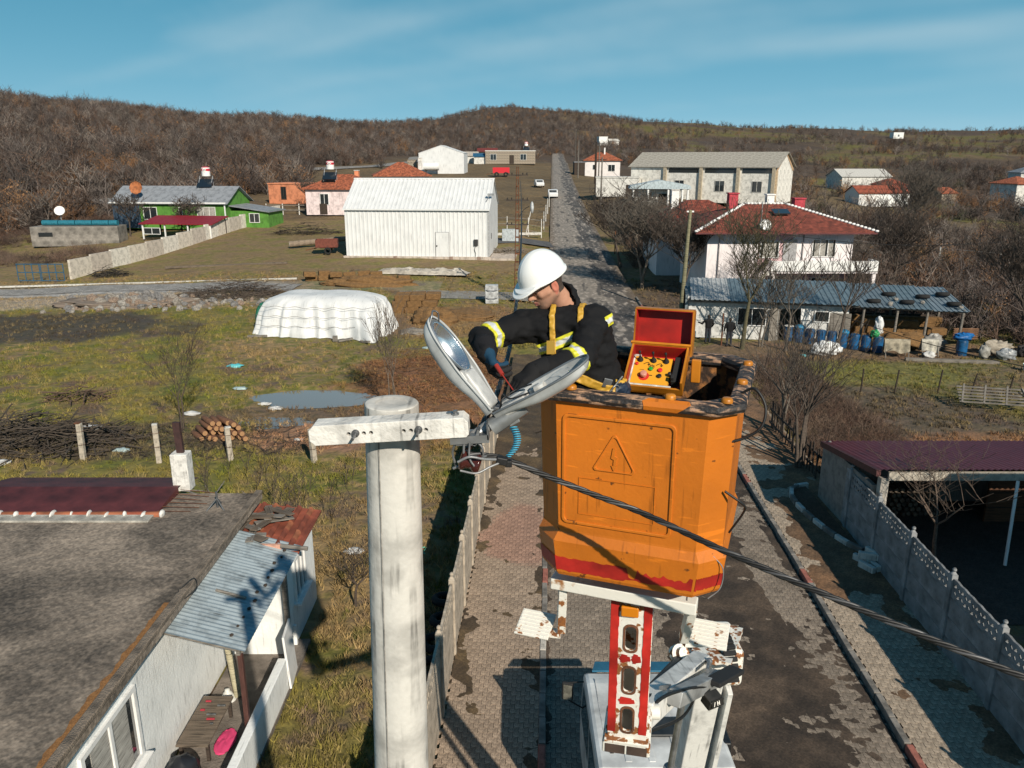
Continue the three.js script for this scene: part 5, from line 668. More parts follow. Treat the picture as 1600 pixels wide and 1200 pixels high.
  N().rbox(0.05, 1.25, 0.75, 0.01, ...L(-4.8, 0.72, -14.75), 0, 0.1, 0.06).box(0.03, 1.1, 0.05, ...L(-4.765, 0.72, -14.5), 0, 0.1, 0.06).build('plank_gate', whiteTrim, t);
  N().box(0.9, 0.5, 0.08, ...L(-5.45, 0.35, -16.0)).build('low_partition', plaster, t);
  // annex at the far end of the porch
  N().box(1.5, 2.4, 2.55, ...L(-5.82, 1.2, -16.88)).build('annex_walls', plaster, t);
  windowPart(t, ...L(-5.05, 1.55, -16.75), 0.95, 1.05, Math.PI / 2, { n: 3 });
  const ar = N().box(1.95, 0.05, 2.2, ...L(-5.8, 2.52, -17.2), 0, 0, -0.12).build('annex_roof', tileRed, t); { const r = rng(31); for (let i = 0; i < 6; i++) for (let j = 0; j < 5; j++) N().add(new THREE.CylinderGeometry(0.085, 0.1, 0.42, 8, 1, true, 0, Math.PI), 0, 0, 0, Math.PI / 2, 0, 0).build('roof_tile', (i + j) % 3 ? tileRed : tileOrange, ar).position.set(...L(-6.55 + i * 0.29, 2.62 - i * 0.035 + r() * 0.01, -16.35 - j * 0.42)); for (let i = 0; i < 14; i++) { const o = N().box(0.6 + r() * 0.7, 0.03, 0.12 + r() * 0.1).build('loose_plank', r() > 0.5 ? woodGrey : woodM, ar); o.position.set(...L(-5.9 + (r() - 0.5) * 1.1, 2.66 + r() * 0.06, -16.3 - r() * 1.4)); o.rotation.set(0, r() * 3, -0.12); } }
  N().box(1.0, 0.28, 0.06, ...L(-5.7, 2.5, -16.06)).build('pink_board', mt([0.55, 0.3, 0.22], 0.9, 'streak', 0.8), t); N().rod(L(-5.2, 2.62, -16.02), L(-4.6, 2.55, -16.02), 0.05).build('porch_log', woodGrey, t);
}
{ // things kept in the porch
  const tb = thing('low_table', 'low wooden table with tools in the porch', 'table', [-5.95, 0.1, -12.9]); N().box(0.6, 0.04, 1.4, 0, 0.4, 0).build('table_top', woodM, tb); for (const x of [-0.25, 0.25]) for (const z of [-0.6, 0.6]) N().box(0.06, 0.4, 0.06, x, 0.2, z).build('leg', woodDark, tb);
  const r = rng(12); for (let i = 0; i < 6; i++) tag(N().rbox(0.06 + r() * 0.18, 0.03, 0.04, 0.008).build('hand_tool', i % 2 ? steel : paint([0.35, 0.03, 0.05], 0.5)), 'small hand tool lying on the porch table', 'tool', 'tools on the porch table').position.set(-6.1 + r() * 0.35, 0.555, -13.4 + i * 0.13);
  tag(N().lathe([[0.17, 0], [0.15, 0.02], [0.08, 0.17], [0.05, 0.2], [0.05, 0.24], [0, 0.25]], 18).build('enamel_lamp_shade', paint([0.6, 0.6, 0.57], 0.4)), 'white conical enamel lamp shade near the porch table', 'lamp shade').position.set(-5.95, 0.1, -14.05);
  tag(N().rod([-6.3, 1.9, -14.9], [-5.75, 0.12, -14.1], 0.06, 0.08, 10).build('leaning_pole', mt([0.5, 0.45, 0.3], 0.8, 'wood', 0.7)), 'pale round pole leaning against the porch wall', 'pole');
  const cl = new THREE.SphereGeometry(0.24, 16, 10), cp = cl.attributes.position; for (let i = 0; i < cp.count; i++) { const q = V().fromBufferAttribute(cp, i); cp.setXYZ(i, q.x * 0.8, Math.max(-0.02, q.y * 0.12) + 0.05 * perlin.noise(q.x * 9, q.y * 9, q.z * 9), q.z * 1.5); } cl.computeVertexNormals(); const cm = tag(mesh('pink_cloth', cl, paint([0.6, 0.05, 0.16], 0.8)), 'bright pink cloth dropped on the porch floor', 'cloth'); cm.position.set(-5.55, 0.14, -12.75);
  const bag = new THREE.SphereGeometry(0.3, 16, 12), bp = bag.attributes.position; for (let i = 0; i < bp.count; i++) { const q = V().fromBufferAttribute(bp, i), n = 1 + 0.3 * perlin.noise(q.x * 6, q.y * 6, q.z * 6); bp.setXYZ(i, q.x * n, q.y * n, q.z * n); } bag.computeVertexNormals(); tag(mesh('rubbish_bag', bag, paint([0.015, 0.016, 0.02], 0.35)), 'black rubbish bag slumped on the porch floor', 'bag').position.set(-5.95, 0.36, -11.75);
}
// ---------------------------------------------------------------- precast walls along both footpaths
const screenTex = (() => { const c = document.createElement('canvas'); c.width = 512; c.height = 256; const x = c.getContext('2d'); x.fillStyle = '#777'; x.fillRect(0, 0, 512, 256); x.lineWidth = 7; for (let i = -2; i < 10; i++) for (let j = -1; j < 5; j++) { x.strokeStyle = (i + j) % 2 ? '#aaa' : '#4c4c4c'; x.beginPath(); x.arc(i * 60 + (j % 2) * 30, j * 60 + 30, 34, 0, 4.2); x.stroke(); } const t = new THREE.CanvasTexture(c); t.wrapS = t.wrapT = THREE.RepeatWrapping; return t; })();
function precastWall(name, label, u, v0, n, mat, o = {}) { // posts with stacked panels; the top panel is pierced
  const L = 1.92; const bm = screenTex.clone(); bm.repeat.set(1 / 1.2, 1 / 0.6); const pm = mat.clone(); pm.bumpMap = bm; pm.bumpScale = 0.02;
  const t = thing(name, label, 'wall', [u + roadX(-v0), o.y || 0.06, -v0], RT);
  const hole = []; const r = rng(3); for (let i = 0; i < 12; i++) for (let j = 0; j < 2; j++) { const cx = -L / 2 + 0.13 + i * (L - 0.26) / 11, cy = 0.11 + j * 0.17 + (i % 2) * 0.03, a = (i + j) % 2 ? 0.7 : -0.7, h = []; for (const [x, y] of [[-0.062, 0], [-0.026, -0.034], [0.04, -0.03], [0.062, 0.008], [0.026, 0.036], [-0.034, 0.032]]) h.push([cx + x * Math.cos(a) - y * Math.sin(a), cy + x * Math.sin(a) + y * Math.cos(a)]); hole.push(h.reverse()); }
  const top = []; for (let i = 0; i <= 12; i++) top.push([L / 2 - i * L / 12, 0.42 + 0.035 * Math.abs(Math.sin(i * Math.PI / 2 * 1.0 + 0.4))]);
  const gTop = N().ext([[-L / 2, 0], [L / 2, 0], ...top], 0.05, 0, 0, -0.025, 0, 0, 0, hole).geo(), gPan = N().rbox(L, 0.485, 0.05, 0.008).geo(), gPost = N().rbox(0.14, 2.02, 0.15, 0.015, 0, 1.01, 0).add(new THREE.ConeGeometry(0.085, 0.1, 4), 0, 2.06, 0, 0, Math.PI / 4).sph(0.05, 0, 2.12, 0, null, 8).geo();
  for (let i = 0; i <= n; i++) { const z = -i * (L + 0.14); const p = mesh('post', gPost, mat, t); p.position.set(0, -0.02, z); if (i < n) for (let k = 0; k < 4; k++) { const m = mesh(k < 3 ? 'panel' : 'pierced_panel', k < 3 ? gPan : gTop, k < 3 ? pm : mat, t); m.position.set(0, k < 3 ? 0.245 + k * 0.49 : 1.475, z - L / 2 - 0.07); m.rotation.y = Math.PI / 2; } }
  return t;
}
precastWall('left_screen_wall', 'pale precast concrete wall with pierced top along the left footpath', -1.5, 9.4, 10, mt([0.4, 0.34, 0.27], 0.92, 'streak', 1.2, 0.006));
precastWall('right_screen_wall', 'grey patterned precast concrete wall with pierced top along the right footpath', 9.72, 9.6, 7, mt([0.3, 0.31, 0.32], 0.92, 'blotch', 1.2, 0.006));
{ const g = new THREE.TorusGeometry(0.26, 0.1, 10, 22); boxUV(clean(g)); for (let i = 0; i < 6; i++) { const z = -13.2 - i * 0.95, m = tag(mesh('old_tyre', g, tyreM), 'old black tyre lying behind the pale pierced wall', 'tyre', 'tyres behind the left wall'); m.position.set(-1.92 + roadX(z) - (i % 2) * 0.08, 0.12 + Y(-2, z), z); m.rotation.set(Math.PI / 2 + 0.15 * Math.sin(i), 0, i); } }
// ---------------------------------------------------------------- field on the left
const waterM = new THREE.MeshPhysicalMaterial({ color: new THREE.Color().setRGB(0.2, 0.165, 0.13), roughness: 0.03, clearcoat: 1, clearcoatRoughness: 0.02 });
for (const [x, z, w, d, y, l] of [[-9.4, -36.3, 9.5, 5.5, -0.13, 'large muddy puddle in front of the white tarpaulin stack'], [-10.4, -32.6, 4.5, 2.2, -0.1, 'small dark puddle beside the log pile']]) { const g = new THREE.CircleGeometry(1, 40); g.rotateX(-Math.PI / 2); const m = mesh('puddle', g, waterM); m.scale.set(w / 2, 1, d / 2); m.position.set(x, y, z); tag(m, l, null, null, 'structure'); }
[[-16.26, -27.96, 1.5], [-13.28, -27.69, 1.55], [-10.7, -27.96, 1.35], [-7.47, -27.7, 1.4]].forEach(([x, z, h], i) => { const t = thing('fence_post', 'pale concrete fence post standing in the grass of the field', 'post', [x, Y(x, z) - 0.04, z], 0.3 * i, 'concrete posts across the field'); const p = N().rbox(0.19, h, 0.17, 0.02, 0, h / 2, 0, 0, 0, 0.025 * (i - 1)); p.build('shaft', mt([0.44, 0.39, 0.32], 0.95, 'streak', 0.7, 0.012), t); N().tor(0.135, 0.006, 0, h * 0.45, 0, Math.PI / 2).tor(0.135, 0.006, 0, h * 0.8, 0, Math.PI / 2).build('wire_tie', rustM, t); if (i < 3) N().rbox(0.2, 0.06, 0.18, 0.02, 0.02 * (i - 1) * h, h + 0.01, 0).build('cap', i ? concrete : rustM, t); });
{ const r = rng(41), gl = N().lathe([[0, -0.65], [0.11, -0.65], [0.125, 0], [0.11, 0.65], [0, 0.65]], 10).geo(), bark = mt([0.3, 0.135, 0.07], 0.95, 'wood', 0.4, 0.01), cut = mt([0.45, 0.25, 0.12], 0.9, 'grain', 0.3), cg = new THREE.CylinderGeometry(0.1, 0.1, 0.012, 10);
  let k = 0; for (let row = 0; row < 4; row++) for (let i = 0; i < 7 - row; i++) { const t = thing('log', 'reddish cut log stacked in the pile behind the fence posts', 'log', [-12.9 + i * 0.3 + row * 0.15, Y(-12, -30.6) + 0.1 + row * 0.2, -30.7 + r() * 0.3], 0, 'stacked logs in the field'); const b = mesh('bark', gl, bark, t); b.rotation.set(Math.PI / 2, 0, 0.55 + (r() - 0.5) * 0.15, 'ZXY'); t.rotation.y = 0.6 + (r() - 0.5) * 0.1; b.rotation.set(Math.PI / 2 - 0.08, 0, 0); const c = mesh('cut_end', cg, cut, t); c.rotation.copy(b.rotation); c.position.set(0, 0.05, 0.655); k++; } }
heap('brush_heap', 'large dark heap of cut branches at the field edge', 'brush heap', -19.5, -29.6, [4.6, 1.8], 1.3, 420, 2.2, 0.028, mt([0.1, 0.078, 0.06], 0.95, 'wood', 0.4), 51);
heap('brush_heap', 'small heap of sticks and split wood in the grass', 'brush heap', -20.6, -35.8, [1.5, 0.7], 0.7, 80, 1.1, 0.035, mt([0.17, 0.11, 0.075], 0.95, 'wood', 0.4), 52);
heap('brush_heap', 'long grey heap of twigs beside the white tarpaulin', 'brush heap', -22, -62.5, [4.4, 1.9], 1.3, 420, 2.4, 0.02, mt([0.13, 0.1, 0.08], 0.95, 'wood', 0.4), 53);
heap('brush_heap', 'dark brush thrown against the pale boundary wall', 'brush heap', -37.2, -73, [1.8, 1], 1, 120, 1.3, 0.03, mt([0.06, 0.05, 0.04], 0.95, 'wood', 0.4), 54);
heap('brush_heap', 'brown brush heap in front of the pink house', 'brush heap', -25.5, -99, [4.5, 1.2], 1.5, 200, 2, 0.03, mt([0.09, 0.07, 0.05], 0.95, 'wood', 0.4), 57);
heap('brush_heap', 'loose grey sticks beside the street and the shed', 'brush heap', -0.6, -84.5, [2, 1.6], 0.5, 90, 1.8, 0.04, mt([0.3, 0.26, 0.22], 0.95, 'wood', 0.4), 58);
heap('fallen_branches', 'dry fallen branches lying in the grass by the tiled roof', 'branches', -11.8, -24.2, [3.4, 0.7], 0.4, 26, 1.6, 0.035, woodGrey, 55);
heap('dead_stems', 'tangle of rusty brown dead stems round the puddle', 'dead stems', -4.2, -40.5, [4.2, 5.5], 0.35, 900, 1.1, 0.011, mt([0.24, 0.11, 0.05], 0.95, 'wood', 0.4), 56, { kind: 'stuff' });
heap('twig_litter', 'dark twig litter strewn between the fence posts', 'twigs', -14, -30, [7, 2.2], 0.25, 700, 0.9, 0.012, mt([0.09, 0.065, 0.05], 0.95, 'wood', 0.4), 59, { kind: 'stuff' });
{ const r = rng(61), L = []; for (let i = 0; i < 210; i++) { const k = i < 130, x = k ? -29 + (r() + r() - 1) * 6.5 : -24 + (r() + r() - 1) * 11, z = -59.5 + (r() + r() - 1) * (k ? 3.2 : 3); const q = Math.max(0, 1 - Math.hypot((x + 29) / 5, (z + 60) / 2.4)); L.push([x, z, 0.1 + 0.3 * r() * r() + (k ? 0.06 : 0), Y(x, z) + q * 0.55]); } rocks('rubble_stone', 'pale broken stone in the rubble heap beside the gravel track', L, 'stones of the rubble heap');
  const g = new THREE.SphereGeometry(1, 40, 20, 0, 6.2832, 0, Math.PI / 2), p = g.attributes.position; for (let i = 0; i < p.count; i++) { const q = V().fromBufferAttribute(p, i), n = 1 + 0.35 * perlin.noise(q.x * 2.5, q.y * 2.5, q.z * 2.5) + 0.12 * perlin.noise(q.x * 8, q.y * 8, q.z * 8); p.setXYZ(i, q.x * n * 6, q.y * n * 0.55, q.z * n * 2.6); } g.computeVertexNormals(); const m = tag(mesh('rubble_mound', g, mt([0.27, 0.21, 0.165], 0.97, 'grain', 0.8, 0.06)), 'low mound of earth and rubble beside the gravel track', 'mound'); m.position.set(-28.8, Y(-29, -60) - 0.15, -60); }
{ const r = rng(71); [[-22.7, -24.6, 1.1], [-17.8, -31.5, 0.5], [-15.3, -28.9, 0.35], [-14.3, -33.5, 0.4], [-11.5, -35, 0.3], [-13.5, -37.5, 0.35], [-19.2, -27.5, 0.45], [-8.7, -30.2, 0.2], [-15.2, -41.8, 0.45], [-10.8, -34.3, 0.35], [-4.6, -20.7, 0.3], [-5.0, -46, 0.4], [16.9, -44.2, 0.3]].forEach(([x, z, s], i) => { const g = new THREE.SphereGeometry(s, 14, 8), p = g.attributes.position; for (let k = 0; k < p.count; k++) { const q = V().fromBufferAttribute(p, k), n = 1 + 0.6 * perlin.noise(q.x * 3 / s + i, q.y * 3 / s, q.z * 3 / s); p.setXYZ(k, q.x * n, q.y * n * 0.22, q.z * n * 0.6); } g.computeVertexNormals(); tag(mesh('plastic_scrap', g, i === 8 || i === 12 ? paint([0.1, 0.45, 0.5], 0.5) : i % 3 === 2 ? paint([0.35, 0.45, 0.46], 0.35) : snowW), i === 8 ? 'turquoise plastic scrap in the open grass' : i === 12 ? 'turquoise plastic scrap near the blue barrels' : 'crumpled pale plastic scrap lying in the field', 'litter', 'plastic litter in the field').position.set(x, Y(x, z) + s * 0.12, z); }); }
{ const p = N(), r = rng(8); for (let i = 0; i < 7; i++) { const q = []; for (let k = 0; k < 7; k++) q.push([-3.0 + (r() - 0.5) * 1.1, 0.03 + r() * 0.05, -20.6 + (r() - 0.5) * 0.6]); p.tube(q, 0.012, 4, 40); } tag(p.build('green_twine', paint([0.12, 0.45, 0.32], 0.6)), 'tangled turquoise twine lying in the grass beside the pierced wall', 'twine'); }
// white tarpaulin over the hay stack
{
  const t = thing('tarpaulin_stack', 'hay stack under a draped white tarpaulin, tail pegged with boards', 'covered stack', [-12.2, Y(-12, -51) - 0.05, -51.2], -0.12);
  const g = new THREE.BoxGeometry(1, 1, 1, 90, 26, 56), p = g.attributes.position; for (let i = 0; i < p.count; i++) { let x = p.getX(i) * 2, y = p.getY(i) + 0.5, z = p.getZ(i) * 2; const e = 5, k = Math.pow(Math.pow(Math.abs(x), e) + Math.pow(Math.abs(z), e), 1 / e) || 1, mx = Math.max(Math.abs(x), Math.abs(z)); x *= mx / k; z *= mx / k; const side = sm(0.8, 1, mx), low = 1 - y; let X = x * (4.1 - 0.35 * y * y), Z = z * (2.35 - 0.3 * y * y), H = 2.5; const an = Math.atan2(z, x), fold = side * (0.1 + 0.3 * low) * (Math.sin(an * 26 + 3 * perlin.noise(X, 2, Z)) * 0.4 + perlin.noise(X * 1.2, y * 2, Z * 1.2) * 0.7); X += Math.sign(x) * 0 + Math.cos(an) * (fold + low * low * side * 0.35); Z += Math.sin(an) * (fold + low * low * side * 0.35); let Yy = H * y * (1 - 0.2 * Math.pow(mx, 5) * y) + 0.1 * perlin.noise(X * 0.6, 1, Z * 0.8) * y; if (x > 0.55 && z > 0.7) { const q = sm(0.55, 0.95, x) * sm(0.7, 1, z) * low; Z += q * 1.9; X += q * 0.5; } if (y < 0.05) Yy = 0.02; p.setXYZ(i, X, Yy, Z); }
  g.computeVertexNormals(); mesh('tarpaulin', boxUV(clean(g)), whiteTarp, t);
  for (const y of [0.75, 1.35, 1.95]) { const q = []; for (let i = 0; i <= 40; i++) { const x = lerp(-4.0, 4.0, i / 40); q.push([x, y + 0.05 * Math.sin(i) - 0.06 * Math.sin(i / 40 * 3.14), 2.62 - 0.16 * y + 0.1]); } N().tube(q, 0.012, 4, 80).build('lashing_rope', mt([0.2, 0.19, 0.18], 0.9), t); }
  N().sph(1, -4.15, 0.85, 0.5, [0.35, 1.0, 1.1], 16).build('green_net', mt([0.01, 0.16, 0.095], 0.7, 'blotch', 0.5, 0.01), t); for (const a of [[0.9, 0.1, 0.25, 2.3, 0.12, 3.3, 0, 0.5, 0.1], [0.3, 0.3, 0.4, 1.6, 0.15, 3.2, 0, 0.3, 0], [1.0, 0.1, 0.2, 3.6, 0.1, 3.6, 0, -0.7, 0.15], [1.2, 0.12, 0.2, -3.6, 0.1, 2.9, 0, 0.2, 0]]) N().box(...a).build('holding_board', woodGrey, t);
}
{ const r = rng(81), g = boxUV(clean(new RoundedBoxGeometry(1.05, 0.45, 0.55, 2, 0.06))), lay = (n, label, grp, fn) => { for (let i = 0; i < n; i++) { const [x, y, z, a] = fn(i); const m = tag(mesh('hay_bale', g, straw), label, 'hay bale', grp); m.position.set(x, y, z); m.rotation.set((r() - 0.5) * 0.15, a + (r() - 0.5) * 0.3, (r() - 0.5) * 0.15); } };
  lay(26, 'brown hay bale in the open stack behind the white tarpaulin', 'hay bales beside the tarpaulin', (i) => { const k = Math.floor(i / 9), j = i % 9; return [-8.3 + (j % 3) * 1.08 + k * 0.2, Y(-7, -56) + 0.22 + k * 0.44, -57.4 + Math.floor(j / 3) * 0.62, 0]; });
  lay(14, 'loose hay bale in the low row beyond the white tarpaulin', 'hay bales in the far row', (i) => [-17.5 + (i % 8) * 1.15, Y(-14, -68) + 0.2 + Math.floor(i / 8) * 0.4, -68.3 + (r() - 0.5) * 0.8, 0.3]);
  const mound = (x, z, w, h, d, label, mat = straw) => { const s = new THREE.SphereGeometry(1, 30, 14, 0, 6.2832, 0, Math.PI / 2), p = s.attributes.position; for (let i = 0; i < p.count; i++) { const q = V().fromBufferAttribute(p, i), n = 1 + 0.3 * perlin.noise(q.x * 3 + x, q.y * 3, q.z * 3) + 0.15 * perlin.noise(q.x * 9, q.y * 9 + x, q.z * 9); p.setXYZ(i, q.x * n * w, q.y * n * h, q.z * n * d); } s.computeVertexNormals(); const m = tag(mesh('hay_mound', boxUV(clean(s)), mat), label, 'hay mound'); m.position.set(x, Y(x, z) - 0.08, z); };
  mound(-12, -66.5, 3.8, 0.8, 1.3, 'loose brown hay mound beyond the white tarpaulin'); mound(-5.3, -53.5, 1.6, 1.0, 1.6, 'rounded hay mound beside the white tarpaulin stack'); mound(-3.2, -55.5, 2.2, 0.45, 2, 'low scattered hay next to the paved lane'); mound(-6.4, -50.2, 1.0, 0.35, 0.7, 'rotten boards and straw at the tarpaulin foot', woodGrey); }
{ const g = new THREE.PlaneGeometry(8.6, 2.1, 70, 22), p = g.attributes.position; for (let i = 0; i < p.count; i++) { const x = p.getX(i), y = p.getY(i), e = Math.max(Math.abs(x) / 4.3, Math.abs(y) / 1.05); p.setXYZ(i, x + 0.3 * perlin.noise(x, y, 2), y * (0.65 + 0.35 * sm(-4, 0, x)) + 0.3 * perlin.noise(x * 0.7, y, 5), (1 - sm(0.75, 1, e)) * (0.25 + 0.35 * Math.abs(perlin.noise(x * 0.9, y * 2.2, 1)) + 0.12 * perlin.noise(x * 4, y * 5, 3))); } g.rotateX(-Math.PI / 2); g.computeVertexNormals(); const m = tag(mesh('ground_sheet', boxUV(clean(g)), mt([0.58, 0.53, 0.46], 0.8, 'blotch', 1.5, 0.01)), 'crumpled beige sheet spread on the ground before the white shed', 'sheet'); m.position.set(-8.2, Y(-8, -71) + 0.12, -71.3); m.rotation.y = -0.12; }
tag(N().beam([-33.5, Y(-33, -76.5) + 0.12, -76.2], [-22, Y(-22, -77) + 0.12, -77.3], 0.3, 0.2, 0.03).build('timber_beam', woodM), 'long timber beam lying across the grass before the shed', 'beam');
tag(N().beam([-50, Y(-50, -68.4) + 0.06, -68.3], [-19, Y(-19, -69.2) + 0.06, -69.4], 0.12, 0.14).build('edging_strip', concrete), 'long pale concrete edging beside the gravel track', 'edging');
{ const t = thing('wrapped_bundle', 'upright bundle wrapped in translucent white plastic beside the paved lane', 'bundle', [-1.55, Y(-1.5, -60) + 0.02, -59.8]); const g = new RoundedBoxGeometry(1.0, 1.4, 0.8, 6, 0.06), p = g.attributes.position; for (let i = 0; i < p.count; i++) { const q = V().fromBufferAttribute(p, i); p.setXYZ(i, q.x + 0.05 * perlin.noise(q.x * 4, q.y * 6, q.z * 4), q.y, q.z + 0.05 * perlin.noise(q.x * 6, q.y * 4, 3)); } g.computeVertexNormals(); g.translate(0, 0.7, 0); mesh('wrapping', boxUV(clean(g)), mt([0.6, 0.62, 0.63], 0.35, 'blotch', 0.6), t); N().tor(0.6, 0.025, 0, 0.45, 0, Math.PI / 2).tor(0.6, 0.025, 0, 1.05, 0, Math.PI / 2).build('strap', mt([0.25, 0.27, 0.3], 0.5), t); }
{ // rusty lattice pole with its own lamp
  const bz = -60.3, t = thing('lattice_pole', 'rusty steel lattice pole with three crossarms behind the worker', 'pole', [0.4, Y(0.4, bz), bz]); const H = 10.1, w = (y) => lerp(0.42, 0.12, y / H);
  for (const s of [-1, 1]) for (const q of [-1, 1]) N().rod([s * w(0) / 2, 0, q * w(0) / 2], [s * w(H) / 2, H, q * w(H) / 2], 0.035, 0.03, 4).build('leg', rustM, t); for (let i = 1; i < 16; i++) { const y = i * 0.62, a = w(y) / 2; N().beam([-a, y, a], [a, y, a], 0.03, 0.09).beam([-a, y, -a], [a, y, -a], 0.03, 0.09).build('rung', rustM, t); }
  for (const [y, L] of [[9.5, 1.6], [7.7, 1.7], [5.9, 1.7]]) { const c = N().beam([-L / 2, y, 0.1], [L / 2, y, 0.1], 0.06, 0.07).build('crossarm', mt([0.06, 0.045, 0.04], 0.9), t); for (const x of [-0.7, -0.4, 0.4, 0.7]) N().lathe([[0, 0], [0.04, 0.01], [0.05, 0.06], [0.025, 0.09], [0.04, 0.13], [0, 0.15]], 8, x * L / 1.6, y + 0.04, 0.1).build('insulator', dark, c); }
  N().tube([[0.1, 6.4, 0], [0.5, 7.0, 0], [0.9, 7.25, 0]], 0.03).build('lamp_arm', dark, t); N().sph(0.4, 1.1, 7.15, 0, [0.35, 1.1, 0.5], 14).build('lamp_head', mt([0.6, 0.62, 0.63], 0.4), t, 'white street lamp head');
}
tree('sapling', 'thin dark sapling growing between the concrete fence posts', -13.9, -31.2, 3.6, 91, { stems: 2, spread: 0.35, rad: 0.011, trunk: 0.4, limbs: 3 }); tree('sapling', 'spindly grey sapling rising beside the round pole top', -5.4, -34.5, 4.2, 92, { stems: 3, spread: 0.3, rad: 0.008, trunk: 0.38, limbs: 3, mat: mt([0.22, 0.17, 0.13], 0.95) }); tree('sapling', 'small leafless fruit tree beside the annex of the house', -4.0, -17.8, 2.2, 93, { spread: 0.8, rad: 0.02 });
for (const [x, z, s, l] of [[-6.3, -22.8, 1, 'leafless grey shrub behind the annex roof'], [-8.9, -24.8, 0.8, 'leafless twiggy shrub behind the house roof']]) { const sh = tree('bare_shrub', l, x, z, 1.3 * s, 95 + s * 10, { stems: 12, levels: 2, rad: 0.008, trunk: 0.55, limbs: 3, spread: 0.35, cat: 'shrub', mat: mt([0.12, 0.09, 0.07], 0.95) }); }
// ---------------------------------------------------------------- buildings beyond the field
function ribbed(w, h, pitch, amp) { const n = Math.round(w / pitch), pts = []; for (let i = 0; i < n; i++) { const x = -w / 2 + i * w / n, q = w / n; pts.push([x, 0], [x + q * 0.55, 0], [x + q * 0.65, amp], [x + q * 0.9, amp]); } pts.push([w / 2, 0]); const f = []; for (let i = 0; i + 1 < pts.length; i++) f.push([[pts[i][0], 0, pts[i][1]], [pts[i + 1][0], 0, pts[i + 1][1]], [pts[i + 1][0], h, pts[i + 1][1]], [pts[i][0], h, pts[i][1]]]); return N().poly(f).geo(); }
function gableShell(t, w, d, h, rh, wall, roof, over = 0.3, names = ['wall', 'roof']) { // closed body with gables at the x ends
  const W = w / 2, Z = d / 2; N().poly([[[-W, 0, Z], [W, 0, Z], [W, h, Z], [-W, h, Z]], [[W, 0, -Z], [-W, 0, -Z], [-W, h, -Z], [W, h, -Z]], [[W, 0, Z], [W, 0, -Z], [W, h, -Z], [W, h + rh, 0], [W, h, Z]], [[-W, 0, -Z], [-W, 0, Z], [-W, h, Z], [-W, h + rh, 0], [-W, h, -Z]]]).build(names[0], wall, t);
  const L = Math.hypot(Z + over, rh * (1 + over / Z)), a = Math.atan2(rh, Z); for (const s of [1, -1]) N().box(w + over * 2, 0.08, L, 0, h + rh + 0.05 - Math.sin(a) * L / 2, s * Math.cos(a) * L / 2, s * a, 0, 0).build(names[1], roof, t);
}
